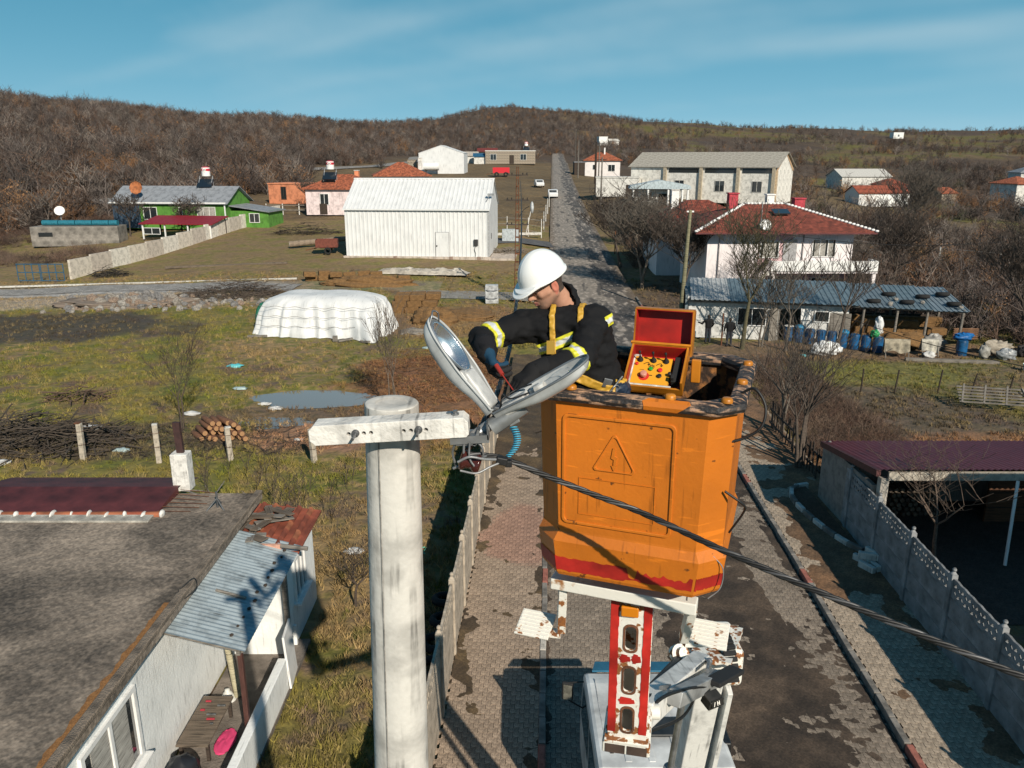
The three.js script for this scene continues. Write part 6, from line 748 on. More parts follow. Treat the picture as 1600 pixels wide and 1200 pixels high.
{ // big white shed
  const x = -9.2, z = -85, y = Y(-9, -80) + 0.1, t = thing('white_shed', 'big white ribbed metal shed with a small door', 'shed', [x, y, z], -0.075), wm = mt([0.66, 0.67, 0.675], 0.5, 'soft', 4), W = 14.5, Dd = 10, h = 4.75, rh = 2.75;
  N().poly([[[W / 2, 0, Dd / 2], [W / 2, 0, -Dd / 2], [W / 2, h, -Dd / 2], [W / 2, h + rh, 0], [W / 2, h, Dd / 2]], [[-W / 2, 0, -Dd / 2], [-W / 2, 0, Dd / 2], [-W / 2, h, Dd / 2], [-W / 2, h + rh, 0], [-W / 2, h, -Dd / 2]], [[W / 2, 0, -Dd / 2], [-W / 2, 0, -Dd / 2], [-W / 2, h, -Dd / 2], [W / 2, h, -Dd / 2]]]).build('gable_wall', wm, t);
  const fw = mesh('front_wall', ribbed(W, h, 0.42, 0.045), wm, t); fw.position.z = Dd / 2; const L = Math.hypot(Dd / 2, rh) + 0.25, a = Math.atan2(rh, Dd / 2);
  for (const s of [1, -1]) { const r = mesh('roof', ribbed(W + 0.3, L, 0.42, 0.05), wm, t); r.rotation.set(s > 0 ? -(Math.PI / 2 - a) : Math.PI / 2 - a, 0, 0); r.position.set(0, h + rh - Math.sin(a) * L + 0.03, s * Math.cos(a) * L); if (s < 0) r.scale.z = -1; }
  N().box(W + 0.35, 0.12, 0.3, 0, h + rh + 0.06, 0).box(W + 0.3, 0.14, 0.12, 0, h - 0.06, Dd / 2 + 0.22).build('trim', wm, t); N().box(0.14, h, 0.14, W / 2 + 0.02, h / 2, Dd / 2 + 0.04).build('downpipe', mt([0.45, 0.46, 0.47], 0.5), t);
  const d = N().box(1.3, 2.45, 0.05, 2.6, 1.25, Dd / 2 + 0.065).build('door', wm, t); N().box(0.03, 2.5, 0.03, 1.93, 1.25, Dd / 2 + 0.09).box(0.03, 2.5, 0.03, 3.27, 1.25, Dd / 2 + 0.09).box(1.36, 0.03, 0.03, 2.6, 2.5, Dd / 2 + 0.09).build('door_seam', mt([0.3, 0.3, 0.31], 0.6), d); N().sph(0.07, 2.05, 1.15, Dd / 2 + 0.13).build('handle', dark, d);
  N().rbox(0.42, 0.62, 0.16, 0.03, 6.0, 1.5, Dd / 2 + 0.12).build('meter_box', mt([0.05, 0.05, 0.052], 0.5), t); N().tube([[6, 1.2, Dd / 2 + 0.1], [5.85, 0.8, Dd / 2 + 0.09], [5.95, 0.4, Dd / 2 + 0.09], [5.9, 0, Dd / 2 + 0.08]], 0.025).build('meter_cable', dark, t); N().box(0.6, 0.22, 0.35, 7.35, 6.1, 3.6).rod([7.2, 6, 3.4], [7.0, 5.5, 4.2], 0.04).build('floodlight', mt([0.33, 0.35, 0.37], 0.4), t);
  N().box(0.05, 0.6, 0.03, W / 2 + 0.03, 1.9, 2.2).build('gable_hatch', dark, t);
  const pl = N().box(W + 0.5, 1.6, 0.5, 0, -0.72, Dd / 2 + 0.05).box(2.6, 1.4, 9.5, W / 2 + 1.35, -0.72, 0.6).build('plinth', mt([0.5, 0.43, 0.37], 0.95, 'streak', 1.6, 0.02), t); for (const q of [-2.2, 3.5, 6.3]) N().box(0.35, 1.62, 0.52, q, -0.72, Dd / 2 + 0.07).build('plinth_stain', mt([0.28, 0.2, 0.16], 0.95, 'streak', 0.8), pl);
}
{ const t = thing('rusty_trailer', 'small rusty red trailer parked beside the white shed', 'trailer', [-19.3, Y(-19.3, -83) + 0.02, -83], 0.15); N().box(2.2, 0.08, 1.7, 0, 0.75, 0).box(2.2, 0.75, 0.06, 0, 1.1, 0.85).box(2.2, 0.75, 0.06, 0, 1.1, -0.85).box(0.06, 0.75, 1.7, -1.1, 1.1, 0).box(0.06, 0.75, 1.7, 1.1, 1.1, 0).build('box_body', mt([0.16, 0.045, 0.03], 0.85, 'streak', 0.9), t); for (const s of [-1, 1]) N().tor(0.28, 0.1, 0.1, 0.38, s * 0.95, 0, 0, 0).build('wheel', tyreM, t); N().beam([-1.1, 0.6, 0], [-2.2, 0.4, 0], 0.1, 0.1).box(1.6, 0.14, 0.1, 0, 0.64, 0).build('drawbar', rustM, t); }
{ const t = thing('felled_trunk', 'pale felled tree trunk lying left of the rusty trailer', 'log', [-21, Y(-21, -88) + 0.35, -88]); N().rod([-3.4, 0, 0.8], [3.2, 0.5, -1.5], 0.34, 0.25, 12).build('bark', mt([0.35, 0.27, 0.2], 0.9, 'wood', 0.6, 0.02), t); N().cyl(0.3, 0.3, 0.03, -3.42, 0, 0.81, 0, 0.35, Math.PI / 2).build('cut_end', mt([0.6, 0.55, 0.48], 0.9), t); }
function house(name, label, x, z, w, d, h, turn, o) { // walls, roof, windows, door
  const t = thing(name, label, o.cat || 'house', [x, Y(x, z) + (o.dy || 0) - 0.1, z], turn, o.group);
  if (o.roof === 'gable') gableShell(t, w, d, h, o.rh, o.wall, o.tile, o.over || 0.35); else { N().box(w, h, d, 0, h / 2, 0).build('wall', o.wall, t); if (o.roof === 'hip') { N().hip(w, d, o.rh, h + 0.14, o.over || 0.5, 0.14, o.ridge || Math.max(0.5, w - d)).build('roof', o.tile, t); } else N().box(w + 0.2, 0.18, d + 0.2, 0, h + 0.07, 0).build('roof', o.tile || o.wall, t); }
  for (const q of o.win || []) windowPart(t, q[0], q[1], d / 2 + 0.03, q[2], q[3], 0, { sill: 0, ...(q[4] || {}) }); for (const q of o.wright || []) windowPart(t, w / 2 + 0.03, q[1], q[0], q[2], q[3], Math.PI / 2, { sill: 0 }); for (const q of o.door || []) N().box(q[1], q[2], 0.08, q[0], q[2] / 2 + 0.1, d / 2 + 0.03).build('door', q[3] || woodDark, t);
  for (const q of o.chim || []) { const c = N().box(q[3] || 0.6, q[4] || 1.4, q[3] || 0.6, q[0], q[1], q[2]).build('chimney', q[5] || whiteTrim, t); N().box((q[3] || 0.6) + 0.12, 0.1, (q[3] || 0.6) + 0.12, q[0], q[1] + (q[4] || 1.4) / 2, q[2]).build('cap', concrete, c); } return t;
}
const redOrange = mt([0.52, 0.15, 0.07], 0.85, 'tile', 4, 0.01), salmon = mt([0.66, 0.25, 0.13], 0.9, 'streak', 3), greenWall = mt([0.085, 0.235, 0.035], 0.9, 'streak', 3), greyRoof = mt([0.25, 0.265, 0.29], 0.6, 'streak', 2.5), dirtyWhite = mt([0.62, 0.61, 0.58], 0.9, 'streak', 3, 0.01), stoneWall = mt([0.4, 0.34, 0.27], 0.95, 'blotch', 0.8, 0.03);
function waterHeater(x, y, z, label, turn = 0) { const t = thing('solar_water_heater', label, 'water heater', [x, y, z], turn); N().box(2.0, 0.08, 1.5, 0, 0.75, 0.3, 0.7).build('collector_panel', paint([0.012, 0.02, 0.03], 0.15), t); N().rod([-0.85, 0, 0.8], [-0.85, 1.6, -0.3], 0.04).rod([0.85, 0, 0.8], [0.85, 1.6, -0.3], 0.04).rod([-0.85, 0, -0.4], [-0.85, 1.7, -0.35], 0.04).rod([0.85, 0, -0.4], [0.85, 1.7, -0.35], 0.04).build('stand', zinc, t); const k = N().cyl(0.55, 0.55, 1.1, 0, 2.2, -0.35, 0, 0, 0, 20).build('tank', whiteTrim, t); N().cyl(0.56, 0.56, 0.3, 0, 2.45, -0.35, 0, 0, 0, 20).sph(0.55, 0, 2.72, -0.35, [1, 0.3, 1]).build('red_band', paint([0.5, 0.02, 0.04], 0.4), k); N().box(0.16, 0.5, 0.1, 0, 2.4, 0.2).box(0.5, 0.14, 0.1, 0, 2.45, 0.2).build('white_mark', whiteTrim, k); }
{ // green house and its yard
  const x = -44.5, z = -109, t = house('green_house', 'bright green house with grey metal roof below the wooded hill', x, z, 15.5, 7.5, 3.4, -0.1, { roof: 'gable', rh: 1.9, wall: greenWall, tile: greyRoof, win: [[-2.6, 2.0, 1.9, 1.6], [1.6, 2.2, 0.5, 1.2, { n: 1 }], [5.1, 1.9, 2.5, 1.9, { n: 3, glass: curtainM }]], over: 0.45 });
  N().box(3.7, 3.3, 0.1, -5.85, 1.75, 3.82).build('blue_mural', mt([0.03, 0.06, 0.1], 0.8, 'streak', 1.5), t); N().box(15.9, 0.16, 0.12, 0, 3.36, 4.12).build('gutter', whiteTrim, t); N().box(0.14, 3.3, 0.12, 7.7, 1.7, 3.9).build('downpipe', whiteTrim, t); N().box(5.4, 2.3, 5, 10.2, 1.15, 0).build('lean_to', greenWall, t); N().box(5.9, 0.1, 5.8, 10.3, 2.6, 0, 0, 0, -0.14).build('lean_to_roof', greyRoof, t); windowPart(t, 11, 1.4, 2.55, 1.4, 1.2, 0, { sill: 0 });
  waterHeater(x + 3.5, Y(x, z) + 4.9, z + 0.2, 'red and white solar water tank on the green house roof');
  const ds = thing('rusty_dish', 'round rusty orange dish on the roof of the green house', 'dish', [x - 4.6, Y(x, z) + 4.2, z + 3]); N().lathe([[0, 0], [0.5, 0.06], [0.85, 0.2], [0.87, 0.2], [0.5, 0.02], [0, -0.04]], 8, 0, 0.9, 0, 1.35).build('dish', mt([0.5, 0.17, 0.06], 0.8, 'blotch', 0.8), ds); N().rod([0, -0.6, -0.2], [0, 0.9, -0.05], 0.04).build('mast', dark, ds);
  const rs = thing('red_shelter', 'low shelter with dark red sheet roof against the pale wall', 'shelter', [-40.5, Y(-40.5, -99) - 0.1, -99], -0.14); N().box(9.5, 0.1, 4.4, 0, 2.2, 0, 0.16).build('roof', mt([0.26, 0.015, 0.025], 0.5, 'streak', 1.5), rs); for (const q of [-4.4, -1.5, 1.5, 4.4]) { N().box(0.14, 1.9, 0.14, q, 0.95, 1.9).build('post', whiteTrim, rs); N().box(0.14, 2.5, 0.14, q, 1.25, -1.9).build('post', woodDark, rs); } windowPart(rs, -3.2, 1.0, 1.95, 2.2, 0.8, 0, { sill: 0 });
  const bl = thing('low_block_store', 'low bare concrete store with a slit window below blue drums', 'store', [-52.5, Y(-52.5, -97) - 0.2, -97], 0.1); N().box(10, 2.3, 3, 0, 1.15, 0).build('wall', oldConcrete, bl); N().box(1.6, 0.5, 0.06, -3.3, 1.4, 1.5).build('window_slit', windowGlass, bl);
  for (let i = 0; i < 9; i++) tag(N().cyl(0.33, 0.33, 0.95, 0, 0, 0, 0, 0, Math.PI / 2, 14).cyl(0.345, 0.345, 0.04, 0.2, 0, 0, 0, 0, Math.PI / 2, 14).cyl(0.345, 0.345, 0.04, -0.2, 0, 0, 0, 0, Math.PI / 2, 14).build('blue_drum', mt([0.02, 0.16, 0.22], 0.5, 'streak', 0.8)), 'blue drum lying on the low concrete store', 'drum', 'drums on the concrete store').position.set(-56.5 + i * 1.02, Y(-52.5, -97) + 2.42, -97.3 + 0.1 * (i % 2));
  const sd = thing('satellite_dish', 'white satellite dish standing behind the row of blue drums', 'satellite dish', [-55.2, Y(-52.5, -97) + 2.05, -98.2], 0.3); N().lathe([[0, 0], [0.32, 0.05], [0.58, 0.17], [0.6, 0.17], [0.32, 0.02], [0, -0.03]], 24, 0, 1.7, 0, 1.1).build('dish', whiteTrim, sd); N().rod([0, 0, -0.1], [0, 1.7, -0.1], 0.05).rod([0, 1.3, 0.1], [0, 1.75, 0.75], 0.02).build('mast', zinc, sd);
  const A = V(-40.4, 0, -72), B = V(-33.5, 0, -116), n = 15, wl = thing('boundary_wall', 'long pale concrete boundary wall climbing past the green house', 'wall', [A.x, Y(A.x, A.z) - 0.1, A.z]), wms = [mt([0.6, 0.54, 0.46], 0.93, 'streak', 1.5, 0.01), mt([0.5, 0.44, 0.38], 0.93, 'streak', 1.5, 0.01), mt([0.66, 0.62, 0.55], 0.93, 'streak', 1.5, 0.01)]; for (let i = 0; i < n; i++) { const p = A.clone().lerp(B, (i + 0.5) / n), L = A.distanceTo(B) / n; const m = N().box(0.22, 1.9, L - 0.02, 0, 0.85, 0).build('panel', wms[i % 3], wl); m.position.set(p.x - A.x, Y(p.x, p.z) - Y(A.x, A.z), p.z - A.z); m.rotation.y = Math.atan2(B.x - A.x, B.z - A.z); }
  const gt = thing('blue_gate', 'blue tubular steel double gate beside the boundary wall', 'gate', [-42.8, Y(-42.8, -71.5), -71.5]); for (const s of [-1, 1]) { const q = N(); for (const yy of [0.15, 0.9, 1.65]) q.rod([s * 0.05, yy, 0], [s * 2.1, yy, 0], 0.04); for (const xx of [0.06, 0.75, 1.4, 2.1]) q.rod([s * xx, 0.1, 0], [s * xx, 1.7, 0], 0.04); q.build('gate_leaf', mt([0.03, 0.13, 0.24], 0.5), gt); }
  const hp = thing('hurdle_fence', 'weathered rail fence crossing behind the boundary wall', 'fence', [-36, Y(-36, -118), -118]); for (let i = 0; i < 5; i++) N().box(0.12, 1.6, 0.12, i * 2.4, 0.8, 0).build('post', concreteWhite, hp); for (const yy of [0.7, 1.4]) N().box(9.7, 0.1, 0.06, 4.8, yy, 0.08).build('rail', woodGrey, hp);
}
house('orange_house', 'small flat-roofed orange house at the foot of the hill', -35.5, -133, 6.6, 5.5, 3.1, -0.35, { wall: salmon, tile: salmon, win: [[-0.4, 1.7, 1.0, 2.0, { frame: woodDark, b: 0.1 }]] });
{ const x = -24.6, z = -120; house('pink_cottage', 'pale pink cottage with red tiled roof partly behind the white shed', x, z, 9.5, 8, 3.6, -0.1, { wall: plasterPink, tile: redOrange, roof: 'hip', rh: 1.9, ridge: 2, win: [[-2.0, 2.2, 1.3, 1.6, {}]], door: [[-2.2, 1.1, 1.5, woodDark]], chim: [[1.5, 5.4, -1, 0.6, 1.5, salmon]] }); waterHeater(x - 1.7, Y(x, z) + 4.6, z + 2.2, 'red and white solar water tank on the pink cottage roof'); house('tiled_house', 'red hipped roof showing above the white shed ridge', -19.5, -143, 9, 8, 3.6, 0.2, { wall: plaster, tile: redOrange, roof: 'hip', rh: 2.2, ridge: 1, chim: [[3.4, 5.6, 0, 0.7, 2, dirtyWhite]] }); }
{ const x = -17.7, z = -212, t = house('white_barn', 'white gabled metal barn with tall double doors up the slope', x, z, 9, 11.5, 5.0, Math.PI / 2 - 0.05, { cat: 'barn', roof: 'gable', rh: 1.9, wall: mt([0.66, 0.67, 0.675], 0.5, 'soft', 4), tile: mt([0.66, 0.67, 0.675], 0.5, 'soft', 4), over: 0.1 }); const dl = N().box(0.08, 4, 3.2, -4.55, 2.1, 0).build('sliding_door', mt([0.7, 0.71, 0.71], 0.5), t); N().box(0.1, 0.12, 3.6, -4.6, 4.15, 0).box(0.1, 4, 0.05, -4.6, 2.1, 0).box(0.1, 4, 0.05, -4.6, 2.1, 1.6).box(0.1, 4, 0.05, -4.6, 2.1, -1.6).build('door_rail', mt([0.3, 0.3, 0.3], 0.6), dl); N().box(0.08, 0.6, 0.5, -4.55, 5.8, 0).box(0.1, 0.7, 0.5, -4.55, 1.6, 3.6).build('gable_vent', dark, t); t.rotation.y = -Math.PI / 2 - 0.05;
  tag(N().box(2.2, 3.2, 2.2, 0, 1.6, 0).box(2.4, 0.1, 2.4, 0, 3.2, 0).build('block_hut', stoneWall), 'small brown block hut left of the white barn', 'hut').position.set(-26, Y(-26, -213), -213); const wt = thing('water_bowser', 'white water tank on legs in front of the white barn', 'tank', [-20.2, Y(-20, -205), -205]); N().cyl(0.95, 0.95, 3.8, 0, 1.9, 0, 0, 0, Math.PI / 2, 18).build('tank', whiteTrim, wt); for (const q of [-1.4, 1.4]) N().box(0.15, 1.3, 1.4, q, 0.6, 0).build('support', dark, wt); }
{ const x = 3.2, z = -258; house('stone_cottage', 'long stone cottage with white trim and two windows up the street', -0.5, z, 15.5, 8, 3.9, 0, { wall: stoneWall, tile: whiteTrim, win: [[-5.3, 2.1, 1.9, 1.8], [4.0, 2.1, 1.9, 1.8]], door: [[0.4, 1.4, 2.6, woodDark]] }); house('white_outbuilding', 'low white outbuilding left of the stone cottage', -15.5, -262, 9, 5, 2.4, 0.1, { wall: dirtyWhite, tile: mt([0.5, 0.45, 0.4], 0.9), roof: 'gable', rh: 1.2 }); house('blue_roof_shed', 'small shed with blue and red sheet roof beside the stone cottage', -9.6, -257, 4.5, 4, 2.3, 0, { wall: dirtyWhite, tile: mt([0.03, 0.13, 0.25], 0.5), roof: 'gable', rh: 0.9 }); house('red_roof_annex', 'dark red roofed annex behind the blue roofed shed', -8, -268, 6, 4, 3.4, 0, { wall: woodM, tile: mt([0.2, 0.04, 0.035], 0.7), roof: 'gable', rh: 1.0 }); waterHeater(4.5, Y(4.5, z) + 3.9, z - 1.5, 'small solar water tank on the stone cottage roof');
  const tr = thing('red_trailer', 'bright red farm trailer standing in the upper field', 'trailer', [-2.6, Y(-2.6, -196), -196]); N().box(4.0, 1.3, 1.9, 0, 1.5, 0).build('body', paint([0.55, 0.012, 0.025], 0.5), tr); for (const s of [-1, 1]) for (const q of [-1.1, 1.1]) N().tor(0.4, 0.16, q, 0.55, s * 0.95).build('wheel', tyreM, tr); N().beam([-2, 0.8, 0], [-3.6, 0.5, 0], 0.12, 0.12).build('drawbar', rustM, tr);
  const car = (px, pz, turn, label) => { const c = thing('parked_car', label, 'car', [px, Y(px, pz) + 0.03, pz], turn, 'cars parked up the street'); N().ext([[-2.0, 0.35], [2.0, 0.35], [2.05, 0.75], [1.85, 0.95], [1.0, 1.02], [0.55, 1.45], [-1.1, 1.48], [-1.75, 1.0], [-2.02, 0.9]], 1.5, 0, 0, -0.75, 0, 0, 0, [], 0.08).build('body', paint([0.68, 0.69, 0.7], 0.25), c); N().box(0.04, 0.42, 1.3, 0.85, 1.22, 0, 0, 0, 0.72).box(0.04, 0.42, 1.25, -1.5, 1.22, 0, 0, 0, -0.8).build('windscreen', windowGlass, c); for (const s of [-1, 1]) { N().box(1.5, 0.36, 0.02, -0.25, 1.2, s * 0.785).build('side_window', windowGlass, c); for (const q of [-1.25, 1.3]) { const w = N().tor(0.22, 0.09, q, 0.31, s * 0.74).build('wheel', tyreM, c); N().cyl(0.16, 0.16, 0.1, q, 0.31, s * 0.75, Math.PI / 2).build('rim', zinc, w); } N().box(0.03, 0.14, 0.3, 2.06, 0.72, s * 0.55).build('headlight', whiteTrim, c); } };
  car(5.6, -168, -Math.PI / 2 + 0.1, 'white parked car beside the far end of the upper field'); car(7.2, -143, -Math.PI / 2, 'small white parked car at the street edge nearer the wire enclosure'); }
{ // fenced plot along the street's left side
  const t = thing('wire_enclosure', 'wire fence on pale posts round a plot beside the street', 'fence', [2, Y(2, -103), -103]); const P0 = [[-6, -97], [-3.3, -97.3], [-0.6, -97.6], [2, -97.8], [3.6, -98], [4.2, -106], [4.8, -114], [5.4, -122], [6, -130]]; P0.forEach(([x, z]) => N().rod([x - 2, Y(x, z) - Y(2, -103), z + 103], [x - 2, Y(x, z) - Y(2, -103) + 2.3, z + 103], 0.06, 0.05, 6).build('post', concreteWhite, t)); for (const k of [0.7, 1.4, 2.1]) N().tube(P0.map(([x, z]) => [x - 2, Y(x, z) - Y(2, -103) + k, z + 103]), 0.014, 3, 40).build('wire', zinc, t); N().beam([-8, 0.0, 5.3], [1.6, 0.1, 5.3], 0.15, 0.3).build('footing', concrete, t); N().rod([-0.3, 0, 5.2], [0.3, 2.8, 5.0], 0.05).build('brace', concreteWhite, t);
  tag(N().rbox(1.9, 1.4, 0.9, 0.05, 0, 0.7, 0).build('metal_cabinet', mt([0.42, 0.47, 0.5], 0.45, 'streak', 1)), 'grey metal cabinet beside the corner of the white shed', 'cabinet').position.set(-0.2, Y(-0.2, -92.5), -92.5);
}
// ---------------------------------------------------------------- cow shed and yard on the right
const blueTin = mt([0.15, 0.205, 0.24], 0.5, 'streak', 1.6, 0.002, { metal: 0.2 });
{
  const t = thing('cow_shed', 'long low white cow shed with blue-grey tin roof and open hay barn', 'shed', [11, 0, -48.8], -0.19);
  N().box(5.5, 2.35, 0.2, 2.85, 1.17, -0.7).box(2.7, 2.35, 0.2, 8.35, 1.17, -0.7).box(1.4, 0.32, 0.2, 6.3, 2.18, -0.7).box(0.2, 2.6, 3.6, 0.1, 1.3, -2.5).box(9.6, 2.9, 0.2, 4.9, 1.45, -4.4).box(0.2, 2.6, 3.6, 9.6, 1.3, -2.5).build('wall', mt([0.6, 0.6, 0.585], 0.92, 'streak', 1.5, 0.015), t);
  const rf = (x0, x1, y0, y1, m, tilt = 0) => { const w = x1 - x0, L = Math.hypot(4.9, y1 - y0), o = mesh('roof_sheet', ribbed(w, L, 0.3, 0.035), m, t); o.rotation.set(-(Math.PI / 2 - Math.atan2(y1 - y0, 4.9)), 0, tilt); o.position.set((x0 + x1) / 2, y0, 0.1); return o; };
  rf(0.2, 2.6, 2.52, 3.2, mt([0.4, 0.42, 0.43], 0.7, 'streak', 1)); rf(2.6, 5.2, 2.5, 3.22, blueTin); rf(5.2, 7.7, 2.5, 3.22, blueTin); rf(7.7, 10.2, 2.47, 3.2, blueTin); rf(10.2, 12.2, 2.4, 3.12, mt([0.13, 0.17, 0.2], 0.5, 'streak', 1.6), 0.03); rf(12.2, 14.3, 2.36, 3.06, blueTin, -0.02); rf(14.3, 16.3, 2.3, 3.0, mt([0.17, 0.22, 0.26], 0.5, 'streak', 1.6), 0.03);
  N().box(0.15, 2.7, 3.8, -0.05, 1.35, -2.4).build('plank_side', mt([0.16, 0.2, 0.22], 0.8, 'streak', 0.8), t); for (const z of [-0.9, -1.8, -2.7, -3.6]) N().box(0.05, 2.6, 0.06, -0.15, 1.3, z).build('batten', woodDark, t);
  N().box(9.8, 0.22, 0.1, 4.9, 2.38, -0.52).build('fascia', woodGrey, t);
  windowPart(t, 4.0, 1.45, -0.56, 1.75, 1.15, 0, { n: 2, sill: 0, b: 0.05 }); windowPart(t, 8.15, 1.6, -0.56, 0.9, 0.7, 0, { n: 1, sill: 0, b: 0.05 }); N().box(0.08, 2.0, 0.24, 5.64, 1.0, -0.7).box(0.08, 2.0, 0.24, 6.96, 1.0, -0.7).build('door_frame', woodGrey, t); N().box(0.6, 0.75, 0.04, 7.2, 1.75, -0.5, 0, 0, 0.05).build('hanging_board', whiteTrim, t); N().box(1.3, 1.4, 0.08, 9.2, 1.15, -0.57).build('shutter', woodGrey, t);
  N().box(0.55, 2.1, 0.05, 5.3, 1.05, -0.4, 0, 0.5, 0).build('open_door', woodGrey, t);
  for (const [x, z] of [[10.4, -0.2], [12.3, -0.2], [14.0, -0.25], [15.9, -0.1], [10.4, -4.2], [13, -4.2], [15.9, -4.2]]) N().rod([x, 0, z], [x + 0.06, z > -1 ? 2.4 : 2.95, z], 0.09, 0.075, 7).build('barn_post', woodGrey, t); for (const z of [-0.15, -4.2]) N().rod([9.8, z > -1 ? 2.36 : 2.95, z], [16.2, z > -1 ? 2.22 : 2.85, z], 0.06, 0.05, 6).build('barn_beam', woodGrey, t);
  N().box(6.4, 1.3, 0.1, 13, 0.65, -4.3).build('back_boards', woodDark, t);
  const W = (x, y, z) => { const v = V(x, y, z).applyAxisAngle(V(0, 1, 0), -0.19); return [11 + v.x, v.y, -48.8 + v.z]; };
  [[11.1, -0.9, 0], [13.0, -0.9, 0.2], [12.3, -2.4, 0], [14.2, -2.1, 0.1], [15.5, -2.7, 0], [15.6, -0.8, 0.2]].forEach(([x, z], i) => { const o = tag(mesh('roof_tyre', boxUV(clean(new THREE.TorusGeometry(0.3, 0.13, 10, 20))), tyreM), 'black tyre weighing down the tin barn roof', 'tyre', 'tyres on the barn roof'); o.position.set(...W(x, 2.36 + (0.1 - z) * 0.143 + 0.13, z)); o.rotation.x = Math.PI / 2 - 0.14; });
  [[12.0, -0.6], [12.5, -1.4], [13.9, -1.0], [11.9, -0.3], [15.8, -0.2]].forEach(([x, z], i) => { const m = tag(mesh('roof_stone', rockGeos[i % 4], stones[1]), 'pale stone holding down the barn roof sheets', 'stone', 'stones on the barn roof'); m.scale.setScalar(0.14); m.position.set(...W(x, 2.4 + (0.1 - z) * 0.143 + 0.09, z)); });
  const r = rng(14), g = boxUV(clean(new RoundedBoxGeometry(0.95, 0.42, 0.5, 2, 0.05))); for (let i = 0; i < 34; i++) { const k = Math.floor(i / 12), j = i % 12, m = tag(mesh('barn_bale', g, straw), 'brown hay bale stored under the open barn roof', 'hay bale', 'hay bales in the barn'); m.position.set(...W(10.9 + (j % 6) * 0.97 * 0.9 + k * 0.1, 0.22 + k * 0.42, -3.6 + Math.floor(j / 6) * 1.4 + (k ? 0 : 0.2))); m.rotation.y = -0.19 + (r() - 0.5) * 0.3; }
  // drums along the shed
  const drum = N().lathe([[0, 0], [0.26, 0], [0.285, 0.04], [0.285, 0.28], [0.3, 0.3], [0.285, 0.32], [0.285, 0.58], [0.3, 0.6], [0.285, 0.62], [0.28, 0.86], [0.24, 0.92], [0, 0.92]], 20).geo(); const cov = new THREE.SphereGeometry(0.3, 12, 8);
  for (let i = 0; i < 9; i++) { const q = i / 8, x = lerp(17.3, 21.5, q), z = lerp(-48.2, -45.1, q), d = thing('blue_barrel', ['blue plastic barrel with pale lid beside the shed doorway', 'blue plastic barrel under a crumpled blue cover', 'blue plastic barrel with rusty patches in the row', 'plain blue plastic barrel in the row by the shed', 'plain blue plastic barrel in the row by the shed', 'blue plastic barrel with turquoise cloth on top', 'plain blue plastic barrel in the row by the shed', 'plain blue plastic barrel in the row by the shed', 'blue plastic barrel beside the beige covered trestle'][i], 'barrel', [x, Y(x, z) + 0.01, z], i, 'blue barrels along the cow shed'); mesh('drum', drum, bluePlastic, d); if ([0, 1, 5].includes(i)) { const c = mesh(i ? 'cover' : 'lid', cov, i ? mt([0.02, 0.22, 0.42], 0.5, 'blotch', 0.4) : whiteTrim, d); c.scale.set(1.05, i ? 0.6 : 0.15, 1.05); c.position.y = 0.95; } }
  const d2 = thing('blue_barrel', 'blue plastic barrel standing at the right barn post', 'barrel', [26.0, 0.01, -44.3], 0, 'blue barrels along the cow shed'); mesh('drum', drum, bluePlastic, d2);
  const lump = (name, label, cat, x, z, s, mat, y = 0, grp) => { const o = new THREE.SphereGeometry(1, 18, 12), p = o.attributes.position; for (let i = 0; i < p.count; i++) { const v = V().fromBufferAttribute(p, i), n = 1 + 0.5 * perlin.noise(v.x * 2.8 + x, v.y * 2.8, v.z * 2.8 + z) + 0.35 * perlin.noise(v.x * 7, v.y * 7 + x, v.z * 7); p.setXYZ(i, v.x * n * s[0], Math.max(-0.9, v.y) * n * s[1], v.z * n * s[2]); } o.computeVertexNormals(); const m = tag(mesh(name, boxUV(clean(o)), mat), label, cat, grp); m.position.set(x, Y(x, z) + y + s[1] * 0.85, z); };
  lump('white_sacks', 'heap of crumpled white sacks in front of the blue barrels', 'sacks', 18.3, -44.6, [0.9, 0.4, 0.5], whiteTarp); lump('green_bag', 'bright green bag on top of the last blue barrel', 'bag', 21.3, -45.2, [0.25, 0.22, 0.25], paint([0.02, 0.25, 0.08], 0.5), 0.9); lump('hanging_white_bag', 'white bag hanging from the barn post', 'bag', 21.9, -46.1, [0.25, 0.55, 0.25], whiteTarp, 0.9); lump('sheeted_heap', 'heap under grey plastic sheet in the barn corner', 'heap', 25, -45.6, [0.7, 0.5, 0.5], mt([0.3, 0.29, 0.27], 0.5, 'blotch', 0.7)); lump('blue_sheet', 'crumpled bright blue sheet on the barrel by the barn post', 'sheet', 26.2, -44.6, [0.55, 0.22, 0.35], mt([0.01, 0.14, 0.42], 0.5), 0.85); lump('sack_pile', 'pile of pale sacks under beige cloth beyond the barn', 'sacks', 28.2, -44.6, [0.85, 0.42, 0.5], mt([0.42, 0.37, 0.3], 0.9, 'blotch', 0.6)); lump('silver_sacks', 'shiny grey sacks leaning before the beige covered pile', 'sacks', 28.0, -43.3, [0.55, 0.34, 0.3], mt([0.3, 0.32, 0.34], 0.35, 'blotch', 0.5)); lump('fleece', 'white fleece lying on the barn floor edge', 'fleece', 23.9, -43.8, [0.35, 0.2, 0.25], snowW);
